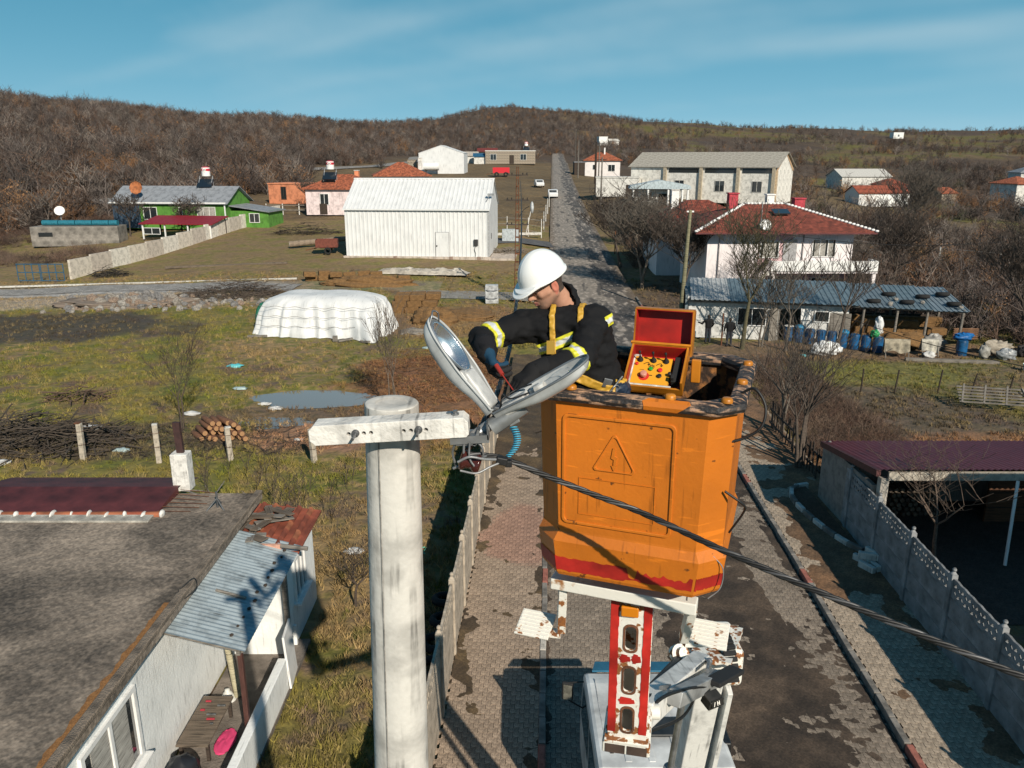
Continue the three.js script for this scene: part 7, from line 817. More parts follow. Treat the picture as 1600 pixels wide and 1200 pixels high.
  lump('straw_heap', 'loose straw spilled under the open barn roof', 'straw', 23.6, -46.2, [1.6, 0.5, 0.8], straw); lump('rag_heap', 'dark rag heap right of the covered sacks', 'rags', 29.6, -44.0, [0.6, 0.35, 0.5], mt([0.06, 0.05, 0.05], 0.9)); lump('feed_sack', 'grey feed sack slumped beside the barn post', 'sack', 26.9, -43.6, [0.28, 0.4, 0.24], mt([0.36, 0.35, 0.32], 0.8, 'blotch', 0.4)); for (let i = 0; i < 6; i++) tag(N().box(1.5, 0.05, 0.16).build('plank', mt([0.38, 0.2, 0.11], 0.9, 'wood', 0.8)), 'reddish plank stacked behind the right barn post', 'plank', 'planks behind the barn').position.set(27.4, 0.5 + i * 0.12, -46.6);
  for (const [x, z, w, h, l, m] of [[22.0, -43.9, 1.25, 1.05, 'trestle draped with a beige blanket beside the blue barrels', mt([0.42, 0.37, 0.28], 0.95, 'blotch', 0.6, 0.02)], [24.1, -44.3, 0.85, 0.95, 'rail hung with a pale towel in front of the hay', mt([0.58, 0.55, 0.47], 0.95, 'blotch', 0.6, 0.02)]]) { const q = thing('cloth_rack', l, 'cloth rack', [x, Y(x, z), z], -0.15); for (const s of [-1, 1]) N().rod([s * w / 2, 0, 0.35], [s * w / 2, h, 0], 0.03).rod([s * w / 2, 0, -0.35], [s * w / 2, h, 0], 0.03).build('leg', woodGrey, q); const c = new THREE.PlaneGeometry(w * 1.1, 1.5, 24, 20), p = c.attributes.position; for (let i = 0; i < p.count; i++) { const x2 = p.getX(i), v = p.getY(i) / 0.75, f = 0.06 * Math.sin(x2 * 14) * Math.abs(v); p.setXYZ(i, x2, h + 0.04 - 0.72 * Math.abs(v) * (1 + 0.12 * Math.sin(x2 * 6)), 0.2 * v + Math.sign(v) * 0.05 + f); } c.computeVertexNormals(); mesh('cloth', boxUV(clean(c)), m, q); }
  tag(N().beam([22.2, 0.1, -43.1], [27, 0.1, -42.3], 0.2, 0.18).build('floor_timber', woodGrey), 'grey timber edging the barn yard', 'timber'); tag(N().lathe([[0, 0], [0.2, 0], [0.26, 0.42], [0.27, 0.42], [0.21, 0.02], [0, 0.02]], 16).build('bucket_pail', paint([0.55, 0.66, 0.68], 0.4)), 'pale blue pail standing alone in the grass right of the barn', 'pail').position.set(27.6, 0.02, -40.7);
  bystander([12.1, Y(12, -47.9), -47.6], Math.PI, [[-0.3, 1.18, 0.02], [-0.26, 0.98, 0.2]], [[0.38, 1.22, 0.05], [0.6, 1.28, 0.16]], 'man in black jacket with his arm stretched to the gate post'); bystander([13.15, Y(13, -46.8), -46.6], Math.PI, [[-0.3, 1.18, 0.0], [-0.25, 0.98, 0.2]], [[0.3, 1.18, 0.0], [0.27, 0.95, 0.18]], 'man in black clothes with both arms lowered by the gate post');
  tag(N().rod([12.78, 0, -46.9], [12.78, 2.0, -46.9], 0.05, 0.045, 6).build('gate_post', rustM), 'rusty gate post between the two men', 'post');
}
{ // field fence, hurdle, wire
  const r = rng(3); [[12.6, -33.5], [13.3, -40.2], [14.2, -36.8], [15.8, -38.6], [17.05, -36.9], [18.6, -36.7], [20.7, -36.7], [21.95, -36.1], [23.4, -35.6], [25.4, -35]].forEach(([x, z], i) => { const m = tag(N().rod([0, 0, 0], [0.05, 1.25, 0.06], 0.04, 0.035, 6).build('stake', woodDark), 'thin dark fence stake in the grass field', 'stake', 'stakes of the field fence'); m.position.set(x, Y(x, z) - 0.05, z); m.rotation.z = (r() - 0.5) * 0.2; });
  tag(N().tube([[15.8, 1, -38.6], [17.1, 0.95, -36.9], [18.6, 1, -36.7], [20.7, 0.95, -36.7], [23.4, 1, -35.6], [27, 0.9, -34.6]], 0.007, 3, 60).build('fence_wire', dark), 'thin dark wire strung along the field stakes', 'wire'); tag(N().tube([[18.6, 2.3, -47.2], [21, 1.75, -42], [23.2, 1.75, -36], [25.5, 2.2, -30], [27.5, 3, -24]], 0.02, 4, 60).build('slack_cable', dark), 'slack black cable hanging across the grass field', 'cable');
  const g = thing('hurdle', 'weathered slatted wooden hurdle lying tilted in the field', 'hurdle', [21.9, Y(22, -34.2) + 0.25, -34.2], -0.25); for (let i = 0; i < 6; i++) { const m = N().box(3.0, 0.05, 0.09, 0, 0, 0).build('slat', woodGrey, g); m.position.set(0, 0.12 + i * 0.1, 0.35 - i * 0.16); } for (const x of [-1.4, -0.5, 0.4, 1.3]) N().beam([x, 0.1, 0.42], [x + 0.25, 0.72, -0.55], 0.07, 0.05).build('stile', woodGrey, g); N().beam([1.6, -0.2, 0.4], [1.1, 0.75, -0.2], 0.08, 0.08).beam([1.0, -0.2, -0.6], [1.7, 0.6, 0.1], 0.08, 0.08).build('brace', woodGrey, g);
}
{ // two-storey house
  const x = 21, z = -67, t = thing('two_storey_house', 'white and pink two-storey house with red tiled hipped roof and balcony', 'house', [x, -0.1, z]), wp = mt([0.74, 0.69, 0.7], 0.9, 'soft', 3), pk = mt([0.6, 0.4, 0.42], 0.9, 'soft', 3), rt2 = mt([0.31, 0.075, 0.045], 0.85, 'tile', 4, 0.01), w = 11.4, d = 9.5, h = 5.55;
  N().box(w, h, d, 0, h / 2, 0).build('wall', wp, t); N().box(5.2, 2.4, 0.05, 2.2, 4.2, d / 2 + 0.03).build('pink_bay', wp, t); N().box(2.6, 2.4, 0.06, -0.4, 4.2, d / 2 + 0.05).build('pink_recess', pk, t); N().box(7, 2.6, 0.05, 2.1, 1.3, d / 2 + 0.03).build('pink_ground_floor', pk, t);
  const R = N().hip(w, d, 1.75, h + 0.12, 1.2, 0.16, 3.4).build('roof', rt2, t), X = w / 2 + 1.2, Z = d / 2 + 1.2, hy = h + 0.14; const bead = (a, b) => { const p = N(), n = Math.round(V(...a).distanceTo(V(...b)) / 0.32); for (let i = 0; i <= n; i++) p.sph(0.13, lerp(a[0], b[0], i / n), lerp(a[1], b[1], i / n) + 0.05, lerp(a[2], b[2], i / n), [1.3, 0.8, 1], 6); p.build('hip_ridge', whiteTrim, R); }; bead([-X, hy, Z], [-1.7, hy + 1.75, 0]); bead([X, hy, Z], [1.7, hy + 1.75, 0]); bead([-1.7, hy + 1.75, 0], [1.7, hy + 1.75, 0]); bead([X, hy, -Z], [1.7, hy + 1.75, 0]);
  N().box(w + 2.5, 0.12, 0.1, 0, h + 0.02, Z + 0.02).build('gutter', mt([0.15, 0.03, 0.03], 0.6), t);
  windowPart(t, -0.85, 4.25, d / 2 + 0.12, 1.5, 1.35, 0, { n: 2, sill: 0, curtain: 1 }); N().box(1.05, 2.1, 0.1, 0.75, 3.95, d / 2 + 0.1).build('balcony_door', mt([0.4, 0.4, 0.41], 0.6), t); windowPart(t, 3.4, 4.35, d / 2 + 0.1, 1.85, 1.4, 0, { n: 3, sill: 0, curtain: 1 }); windowPart(t, -0.2, 1.5, d / 2 + 0.1, 1.2, 1.3, 0, { n: 2, sill: 0 }); windowPart(t, 3.4, 1.5, d / 2 + 0.1, 1.6, 1.1, 0, { n: 2, sill: 0 }); windowPart(t, -w / 2 - 0.03, 4.2, 1.5, 1.2, 1.3, -Math.PI / 2, { n: 2, sill: 0 });
  const b = N().box(8.2, 0.16, 1.7, 3.0, 2.66, d / 2 + 0.85).build('balcony', wp, t); N().box(8.2, 0.85, 0.12, 3.0, 3.1, d / 2 + 1.64).box(0.12, 0.85, 1.6, 7.04, 3.1, d / 2 + 0.85).box(0.12, 0.85, 1.6, -1.04, 3.1, d / 2 + 0.85).build('parapet', whiteTrim, b); for (const q of [-0.9, 6.9]) N().box(0.3, 2.6, 0.3, q, 1.3, d / 2 + 1.45).build('pillar', wp, t);
  for (let i = 0; i < 9; i++) N().box(0.36, 0.3, 1.1, -1.3 - i * 0.33, 2.55 - i * 0.29, d / 2 + 1.0).build('stair', concrete, t); N().beam([-1.2, 3.1, d / 2 + 1.58], [-4.2, 0.6, d / 2 + 1.58], 0.12, 0.3).build('stair_wall', wp, t);
  for (const [cx, cy, cz, s, hh, m] of [[-2.6, 7.5, -0.4, 0.75, 1.6, mt([0.55, 0.06, 0.085], 0.8)], [3.2, 7.2, -1.2, 0.85, 1.3, mt([0.55, 0.06, 0.085], 0.8)], [0.5, 7.8, -0.4, 0.6, 0.8, whiteTrim]]) { const c = N().box(s, hh, s, cx, cy, cz).build('chimney', m, t); N().box(s + 0.15, 0.1, s + 0.15, cx, cy + hh / 2, cz).build('cap', m, c); }
  N().box(1.3, 0.1, 1.0, 0.6, 6.98, 2.35, 0.3).build('skylight', windowGlass, R); N().rod([-1.7, 5.9, 4.9], [-1.7, 7.9, 4.9], 0.04).build('aerial_mast', zinc, t); N().lathe([[0, 0], [0.3, 0.05], [0.5, 0.16], [0.3, 0.02], [0, -0.03]], 16, -1.5, 6.1, 5.3, 1.0).build('dish', whiteTrim, t); N().tube([[-w / 2 + 0.9, h, d / 2 + 0.1], [-w / 2 + 0.9, 3, d / 2 + 0.1], [-w / 2 + 0.9, 0.2, d / 2 + 0.1]], 0.05).build('downpipe', mt([0.35, 0.33, 0.33], 0.6), t); N().tube([[1.75, h, d / 2 + 0.12], [1.75, 3.4, d / 2 + 0.12]], 0.05).build('downpipe', mt([0.35, 0.33, 0.33], 0.6), t);
  house('back_wing_house', 'lower red-roofed house with white chimney behind the two-storey house', 18.2, -79, 9, 8, 4.6, 0, { wall: wp, tile: rt2, roof: 'hip', rh: 2.1, over: 1.0, ridge: 2, chim: [[-2.4, 6.9, 0.5, 0.7, 1.8, whiteTrim]] });
  const vine = tree('grape_vine', 'bare brown vine trained over a frame before the white wall', 17.4, -59.4, 3.3, 171, { stems: 4, spread: 0.75, rad: 0.012, trunk: 0.5, limbs: 5, cat: 'vine', mat: mt([0.14, 0.08, 0.06], 0.95) });
}
{ // warehouse and buildings by the upper street
  const x = 33.2, z = -136, t = house('old_warehouse', 'long weathered white warehouse with asbestos roof and dark windows', x, z, 24, 11, 5.6, -0.55, { cat: 'warehouse', roof: 'gable', rh: 2.2, wall: mt([0.72, 0.7, 0.65], 0.92, 'streak', 2.5, 0.01), tile: mt([0.36, 0.335, 0.29], 0.95, 'streak', 1.6, 0.02), win: [[-3.4, 2.6, 1.6, 1.7, { frame: concrete }], [3.3, 2.6, 1.6, 1.7, { frame: concrete }], [9.2, 2.6, 1.6, 1.7, { frame: concrete }]], over: 0.4 });
  for (const q of [-5.9, 0.2, 6.2, 11.7]) N().box(0.5, 5.6, 0.45, q, 2.8, 5.65).build('buttress', mt([0.42, 0.36, 0.27], 0.95, 'streak', 1), t); for (const q of [-2.8, 3.3, 9.3]) N().box(5, 0.7, 0.08, q, 5.0, 5.52).build('clerestory', windowGlass, t); N().box(0.5, 6, 0.5, 11.95, 2, 5.3).build('corner_pier', mt([0.55, 0.42, 0.28], 0.95, 'streak', 1), t);
  N().poly([[[12.06, 5.2, 5.6], [12.06, 7.9, 0], [12.06, 7.5, 0], [12.06, 4.8, 5.3]], [[12.06, 5.2, -5.6], [12.06, 7.9, 0], [12.06, 7.5, 0], [12.06, 4.8, -5.3]]]).build('gable_edge', mt([0.5, 0.33, 0.2], 0.95, 'streak', 1), t);
  const p = thing('derelict_pavilion', 'derelict white pavilion with columns and flaking blue eaves', 'pavilion', [22.5, Y(22.5, -124) - 0.1, -124], -0.1); N().box(5.5, 2.6, 3.5, -0.8, 1.3, -1).build('wall', dirtyWhite, p); N().ext([[-4.6, 0], [4.6, 0], [4.4, 0.5], [0, 1.25], [-4.4, 0.4]], 5.5, 0, 2.65, -3).build('roof', mt([0.45, 0.53, 0.57], 0.9, 'streak', 1.2), p); for (const q of [-4, -1.8, 1.2, 2.6, 3.3, 4.1]) N().cyl(0.16, 0.18, 2.7, q, 1.3, 2.2, 0, 0, 0, 10).build('column', whiteTrim, p); N().box(0.9, 1.2, 0.06, -1.6, 1.5, 0.78).box(1.8, 1.9, 0.06, 0.8, 0.95, 0.78).build('doorway', woodDark, p);
  house('flat_white_annex', 'low flat white building left of the derelict pavilion', 17.6, -136, 7, 5, 3, -0.1, { wall: dirtyWhite, tile: concrete, door: [[2.2, 1.6, 1.8, woodDark]] });
  house('roadside_cottage', 'white cottage with orange-red roof beside the upper street', 23.5, -214, 9, 7.5, 4.2, -0.05, { wall: mt([0.68, 0.64, 0.63], 0.9, 'soft', 3), tile: redOrange, roof: 'hip', rh: 2.0, ridge: 2, win: [[-2, 2.6, 1.1, 1.3], [2.3, 2.4, 1.8, 1.7]], chim: [[0.6, 6.2, 1, 0.35, 2.4, whiteTrim]] });
  house('dark_lean_to', 'dark shed leaning against the roadside cottage', 17.6, -213, 3, 5, 3.2, 0, { wall: woodDark, tile: greyRoof });
  const pole = (x2, z2, h2, label, mat = woodGrey, arms = 1) => { const q = thing('street_pole', label, 'pole', [x2, Y(x2, z2) - 0.1, z2], 0, 'poles along the upper street'); N().rod([0, 0, 0], [0.05, h2, 0], 0.15, 0.1, 8).build('shaft', mat, q); if (arms) N().box(1.4, 0.1, 0.1, 0, h2 - 0.4, 0).build('crossarm', dark, q); };
  const pm = mt([0.3, 0.28, 0.17], 0.9, 'wood', 1); { const q = thing('wooden_pole', 'greenish wooden pole beside the cow shed corner', 'pole', [12.3, -0.1, -56.6]); N().rod([0, 0, 0], [0.25, 7.6, 0], 0.17, 0.12, 10).build('shaft', pm, q); N().box(0.5, 0.1, 0.1, 0.25, 7.5, 0).build('crossarm', whiteTrim, q); }
  [[13.4, -122, 8], [15.2, -148, 9], [17, -160, 9], [18.5, -182, 10], [16.2, -200, 9], [17.6, -225, 11], [19, -245, 11], [20.4, -262, 11]].forEach(([a, b, c], i) => pole(a, b, c, 'tall utility pole on the right side of the upper street', i % 2 ? woodDark : woodGrey)); for (const [x0, z0, h0, x1, z1, h1] of [[12.5, -56.6, 7.4, 13.4, -122, 7.8], [13.4, -122, 7.8, 17, -160, 8.8], [17, -160, 8.8, 17.6, -225, 10.8], [12.5, -56.6, 7.4, 34, -52, 6]]) { const a = V(x0, Y(x0, z0) + h0, z0), b = V(x1, Y(x1, z1) + h1, z1), q = []; for (let i = 0; i <= 10; i++) { const e = a.clone().lerp(b, i / 10); q.push([e.x, e.y - 1.2 * 4 * (i / 10) * (1 - i / 10), e.z]); } tag(N().tube(q, 0.022, 3, 40).build('overhead_wire', dark), 'thin overhead wire strung between the street poles', 'wire', 'overhead wires along the street'); }
  const sg = thing('small_sign_post', 'rusty post with a small yellow sign beside the street trees', 'sign', [11.4, Y(11.4, -88) - 0.05, -88]); N().rod([0, 0, 0], [0, 3.2, 0], 0.06).build('post', rustM, sg); N().box(0.4, 0.4, 0.04, 0, 3.2, 0.06).build('sign_plate', paint([0.6, 0.42, 0.16], 0.6), sg);
}
{ // village on the right
  const vw = dirtyWhite, red = redOrange, gy = mt([0.33, 0.34, 0.36], 0.9, 'streak', 2);
  [['village_hall', 'pale gabled hall beyond the bare trees', 102, -240, 14, 12, 4.4, 0, { wall: vw, tile: concrete, roof: 'gable', rh: 2, cat: 'hall' }], ['long_farmhouse', 'long low farmhouse with faded red roof and white walls', 88, -195, 13, 6, 3.2, 0.15, { wall: whiteTrim, tile: tileRed, roof: 'gable', rh: 1.6 }], ['white_garden_house', 'small white house with red roof beyond the long farmhouse', 103, -222, 7, 6, 3.5, 0, { wall: vw, tile: tileRed, roof: 'hip', rh: 1.6 }], ['red_roof_hut', 'small hut with bright red roof among bare trees', 112, -212, 5.5, 6, 2.6, 0.4, { wall: stoneWall, tile: red, roof: 'gable', rh: 1.3 }], ['tall_white_house', 'white house with orange-red roof standing above the grey houses', 134, -216, 8, 8, 6.2, 0.3, { wall: vw, tile: red, roof: 'hip', rh: 1.8, win: [[0, 4.4, 1.4, 1.6]] }], ['grey_house', 'grey-walled house with red roof beside the tall white house', 145, -214, 8, 7, 4.6, 0, { wall: gy, tile: red, roof: 'hip', rh: 1.4, win: [[-1, 2.6, 2, 1.6]] }], ['corner_villa', 'two-storey grey and white villa with red hipped roof', 150, -200, 11, 9, 6.8, -0.1, { wall: gy, tile: red, roof: 'hip', rh: 2.2, ridge: 2, win: [[-3.4, 5, 1.4, 1.5], [0, 5, 1.4, 1.5], [0, 2, 1.4, 1.6], [3.8, 5, 2.2, 1.3]] }], ['ruined_store', 'low stone store with a tin roof at the field edge', 112, -168, 9, 5, 2.6, 0.1, { wall: stoneWall, tile: greyRoof }], ['white_cabin', 'white cabin with dark red roof at the village edge', 132, -168, 7, 5, 2.8, 0, { wall: whiteTrim, tile: tileRed, roof: 'gable', rh: 1.4 }], ['upper_village_house', 'pale house with grey roof on the right hillside', 168, -262, 12, 8, 5, -0.1, { wall: vw, tile: greyRoof, roof: 'hip', rh: 2 }], ['hill_station', 'white cube building on the skyline', 268, -575, 7, 6, 5, 0, { wall: whiteTrim, tile: whiteTrim, dy: -1.2, win: [[0, 3.0, 1.2, 1.4]] }], ['far_hill_house', 'tiny white house on the distant slope above the street', 46, -420, 4.5, 4, 4.2, 0.2, { wall: whiteTrim, tile: whiteTrim }], ['far_hill_annex', 'tiny pale annex right of the distant white house', 52, -424, 5, 4, 2.2, 0.2, { wall: vw, tile: concrete, roof: 'gable', rh: 1 }]].forEach((a) => house(...a));
  const f = thing('field_fence', 'long wire fence on pale posts below the village', 'fence', [45, Y(45, -88), -88]), P1 = []; for (let i = 0; i < 11; i++) P1.push([32 + i * 5.2, -96 + i * 2.6]); P1.forEach(([a, b]) => N().rod([a - 45, Y(a, b) - Y(45, -88), b + 88], [a - 45, Y(a, b) - Y(45, -88) + 2.1, b + 88], 0.07, 0.06, 6).build('post', concreteWhite, f)); for (const k of [0.15, 1.0, 1.95]) N().tube(P1.map(([a, b]) => [a - 45, Y(a, b) - Y(45, -88) + k, b + 88]), k < 0.5 ? 0.06 : 0.015, 4, 60).build('wire', zinc, f);
}
{ // carport beside the right wall
  const t = thing('carport', 'open shed with maroon corrugated roof behind the grey wall', 'shed', [10.15, 0.02, -20.4]);
  const s = mesh('roof_sheet', boxUV(clean(corrugated(12, 4.0, 0.17, 0.022))), mt([0.125, 0.02, 0.026], 0.45, 'soft', 1.5), t); s.position.set(6.05, 2.4, -1.85); s.rotation.x = -0.15; N().box(0.12, 0.18, 4.0, 0.0, 2.3, -1.85, -0.15).build('verge_board', mt([0.09, 0.02, 0.02], 0.6), t);
  N().box(11.6, 0.24, 0.08, 6.1, 2.5, 0.1).build('fascia', mt([0.42, 0.38, 0.32], 0.9, 'streak', 1), t); for (const x of [0.25, 5.6, 10.8]) N().box(0.22, 2.4, 0.22, x, 1.2, -0.05).build('pillar', mt([0.4, 0.37, 0.33], 0.95, 'streak', 0.8), t);
  N().box(11.8, 2.0, 0.15, 6, 1.0, -3.8).box(0.12, 2.1, 3.6, 0.1, 1.05, -2.0).box(6, 2.4, 0.15, 9, 1.2, -2.3).build('back_wall', mt([0.22, 0.2, 0.18], 0.95, 'streak', 1.2), t); const dr = N().box(1.5, 2.0, 0.08, 5.4, 1.0, -2.2).build('plank_door', mt([0.16, 0.07, 0.035], 0.9, 'wood', 0.8), t); for (const y of [0.5, 1.0, 1.5]) N().box(1.5, 0.03, 0.1, 5.4, y, -2.19).build('door_batten', woodDark, dr);
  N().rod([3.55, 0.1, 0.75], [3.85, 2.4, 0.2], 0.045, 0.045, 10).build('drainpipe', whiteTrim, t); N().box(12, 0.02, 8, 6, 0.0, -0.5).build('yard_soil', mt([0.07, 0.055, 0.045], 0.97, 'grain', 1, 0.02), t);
  const r = rng(66), g = new THREE.CylinderGeometry(0.075, 0.085, 0.5, 7); g.rotateX(Math.PI / 2); boxUV(clean(g)); for (let i = 0; i < 72; i++) { const m = tag(mesh('firewood', g, i % 3 ? woodM : barkM), 'split firewood log stacked in the shade of the carport', 'firewood', 'firewood stack in the carport'); m.position.set(11.3 + (i % 12) * 0.19 + (Math.floor(i / 12) % 2) * 0.09, 0.12 + Math.floor(i / 12) * 0.16, -23.2 + (r() - 0.5) * 0.1); m.rotation.z = r() * 3; }
  tree('yard_tree', 'small bare fruit tree in front of the maroon roof', 11.5, -19.4, 4.4, 181, { spread: 0.7, rad: 0.016, trunk: 0.34, limbs: 4, mat: mt([0.17, 0.12, 0.09], 0.95) }); tree('bare_shrub', 'pale leafless shrub behind the grey wall', 13.5, -15.6, 1.9, 182, { stems: 6, levels: 3, rad: 0.01, trunk: 0.45, limbs: 3, spread: 0.5, cat: 'shrub', mat: mt([0.28, 0.22, 0.17], 0.95) });
  // planter with curved kerb, spare stones
  const kg = N().rbox(0.13, 0.2, 0.52, 0.02).geo(), pts = [[10.05, -25.0], [9.75, -24.9], [9.45, -24.6], [9.28, -24.1], [9.24, -23.5], [9.28, -22.9], [9.36, -22.3], [9.46, -21.75], [9.6, -21.2], [9.78, -20.7], [10.0, -20.35]]; const bed = thing('planting_bed', 'earth bed ringed by curved kerb stones against the grey wall', 'planting bed', [9.8, 0.13, -22.6]); for (let i = 0; i + 1 < pts.length; i++) { const [a, b] = [pts[i], pts[i + 1]], m = mesh('kerb_stone', kg, i % 2 ? oldConcrete : concrete, bed); m.position.set((a[0] + b[0]) / 2 - 9.8, 0.08, (a[1] + b[1]) / 2 + 22.6); m.rotation.y = Math.atan2(b[0] - a[0], b[1] - a[1]); } N().ext(pts.map(([a, b]) => [a - 9.8, -(b + 22.6)]), 0.1, 0, -0.02, 0, -Math.PI / 2).build('soil', mt([0.13, 0.075, 0.045], 0.97, 'grain', 0.8, 0.04), bed);
  [[9.75, -19.75, 0, 0.2], [9.95, -19.45, 0, -0.15], [9.72, -19.35, 0, 0.1], [9.85, -19.6, 1, 0.9], [10.05, -19.75, 1, 0.05]].forEach(([a, b, k, q]) => { const m = tag(mesh('spare_kerb_stone', kg, concrete), 'loose kerb stone piled beside the earth bed', 'kerb stone', 'spare kerb stones by the wall'); m.position.set(a, 0.24 + k * 0.2, b); m.rotation.y = 0.3 + q; });
  const pf = thing('picket_fence', 'dark leaning picket fence beside the roadside trees', 'fence', [10.7, 0.05, -25.8]); for (let i = 0; i < 26; i++) { const m = N().box(0.09, 1.2 + 0.2 * ((i * 7) % 3) / 3, 0.025, 0, 0.6, 0).build('picket', woodDark, pf); m.position.set(0.05 * Math.sin(i) + i * 0.008, 0, -i * 0.22); m.rotation.set(0.1 * Math.sin(i * 2.1), Math.PI / 2, 0.12 * Math.sin(i * 1.7)); } for (const y of [0.35, 0.9]) N().box(0.05, 0.08, 5.6, 0.1, y, -2.7).build('rail', woodDark, pf);
}

house('neighbour_house', 'plain rendered house outside the frame that shades the right yard', 19.5, -9.5, 9, 10, 6.2, 0, { wall: plaster, tile: tileRed, roof: 'hip', rh: 1.5, win: [[-2, 4, 1.4, 1.4], [2, 4, 1.4, 1.4]] });
// ---------------------------------------------------------------- trees by the street
{
  const pale = mt([0.22, 0.185, 0.15], 0.95, 'wood', 0.3), br = mt([0.13, 0.1, 0.08], 0.95, 'wood', 0.3), mossy = mt([0.14, 0.125, 0.07], 0.95, 'wood', 0.3);
  const L = [['roadside_tree', 'many-stemmed bare tree beside the footpath near the maroon roof', 10.6, -27.2, 5.6, { levels: 3, min: 0.009, stems: 4, spread: 0.45, rad: 0.013, trunk: 0.38, limbs: 4, mat: br }], ['roadside_tree', 'bare pale shrub-like tree behind the bucket rim', 11.4, -30.8, 5.2, { levels: 3, min: 0.009, stems: 3, spread: 0.5, rad: 0.012, trunk: 0.35, limbs: 4, mat: pale }], ['shed_tree', 'bare forked tree before the white shed wall near the two men', 13.8, -46.0, 8.6, { levels: 5, min: 0.014, spread: 0.55, rad: 0.018, trunk: 0.34, limbs: 4, mat: mossy }], ['shed_tree', 'slim bare tree in front of the cow shed doorway', 16.3, -45.6, 7.2, { min: 0.014, spread: 0.5, rad: 0.014, limbs: 4, mat: pale }], ['shed_tree', 'tall bare tree rising among the blue barrels', 19.0, -44.8, 8, { min: 0.014, spread: 0.42, rad: 0.014, limbs: 4, mat: br }], ['shed_tree', 'thin bare sapling between the shed window and doorway', 15.0, -46.6, 6, { min: 0.012, spread: 0.5, rad: 0.011, stems: 2, mat: pale }], ['street_tree', 'large pale-branched bare tree over the street near the house', 11.2, -68, 10.5, { min: 0.02, stems: 2, spread: 0.75, rad: 0.015, trunk: 0.26, limbs: 5, mat: pale, levels: 5 }], ['street_tree', 'spreading bare tree beside the white house corner', 13.8, -64, 9, { min: 0.018, stems: 2, spread: 0.7, rad: 0.014, trunk: 0.28, limbs: 5, mat: br, levels: 5 }], ['street_tree', 'bare tree leaning over the dark part of the street', 11.0, -80, 10, { min: 0.02, stems: 2, spread: 0.8, rad: 0.014, trunk: 0.28, limbs: 5, mat: br, levels: 5, lean: -0.25 }], ['street_tree', 'bare grey tree below the derelict pavilion', 14.5, -92, 8, { min: 0.02, stems: 3, spread: 0.7, rad: 0.013, limbs: 4, mat: pale }], ['garden_tree', 'bare garden tree right of the two-storey house', 30.2, -63, 8.5, { min: 0.018, spread: 0.65, rad: 0.014, stems: 2, mat: br, levels: 5 }], ['garden_tree', 'pale bare tree standing in the scrub below the village', 52, -105, 11, { min: 0.025, spread: 0.6, rad: 0.014, stems: 2, mat: pale, levels: 5 }], ['garden_tree', 'dark bare tree at the right field edge', 31.5, -47.5, 8.5, { min: 0.015, spread: 0.6, rad: 0.014, stems: 2, mat: br, levels: 5 }], ['house_tree', 'bare brown tree growing beside the green house', -48.5, -101.5, 6.5, { min: 0.025, spread: 0.7, rad: 0.014, stems: 2, mat: br }], ['house_tree', 'low bare tree in front of the green house window', -41.5, -102.5, 6, { min: 0.025, spread: 0.85, rad: 0.013, stems: 2, mat: br }], ['house_tree', 'bare tree between the orange house and the pink cottage', -31, -124, 5.5, { min: 0.025, spread: 0.7, rad: 0.014, stems: 3, mat: br }]];
  L.forEach(([n, l, x, z, h, o], i) => tree(n, l, x, z, h, 300 + i * 7, o));
}
// ---------------------------------------------------------------- woodland and scrub (too many to count)
const sliver = (out, a, b, r) => { const d = b.clone().sub(a), x = V().crossVectors(d, Math.abs(d.y) > 0.9 * d.length() ? V(1, 0, 0) : V(0, 1, 0)).normalize(), y = V().crossVectors(d, x).normalize(), p = [0, 1, 2].map((k) => x.clone().multiplyScalar(Math.cos(k * 2.094) * r).addScaledVector(y, Math.sin(k * 2.094) * r)); for (let k = 0; k < 3; k++) { const m = (k + 1) % 3, A = a.clone().add(p[k]), B = a.clone().add(p[m]), C = b.clone().addScaledVector(p[k], 0.35), E = b.clone().addScaledVector(p[m], 0.35); for (const v of [A, B, E, A, E, C]) out.push(v.x, v.y, v.z); } };
function twigTree(seed, h, n, wide, base) { // unit woodland tree made of thin slivers
  const r = rng(seed), o = []; const top = V((r() - 0.5) * 0.1 * h, h * 0.55, (r() - 0.5) * 0.1 * h); if (base) sliver(o, V(0, -0.3, 0), top, h * 0.026);
  for (let i = 0; i < n; i++) { const t = base ? 0.3 + r() * 0.7 : 0, s = base ? V(0, -0.3, 0).lerp(top, t) : V((r() - 0.5) * wide * h * 0.4, -0.1, (r() - 0.5) * wide * h * 0.4), a = r() * 6.2832, e = (0.35 + r() * 0.9), L = h * (0.25 + r() * 0.4) * (base ? 1.15 - t * 0.4 : 1.4), m = s.clone().add(V(Math.cos(a) * Math.cos(e) * L * wide, Math.sin(e) * L, Math.sin(a) * Math.cos(e) * L * wide)); sliver(o, s, m, h * 0.0115); for (let k = 0; k < 4; k++) { const q = s.clone().lerp(m, 0.35 + r() * 0.65), b = r() * 6.2832, f = 0.2 + r() * 1.1, l2 = L * (0.25 + r() * 0.4); sliver(o, q, q.clone().add(V(Math.cos(b) * Math.cos(f) * l2 * wide, Math.sin(f) * l2, Math.sin(b) * Math.cos(f) * l2 * wide)), h * 0.0072); } }
  const g = new THREE.BufferGeometry(); g.setAttribute('position', new THREE.Float32BufferAttribute(o, 3)); g.computeVertexNormals(); return g;
}
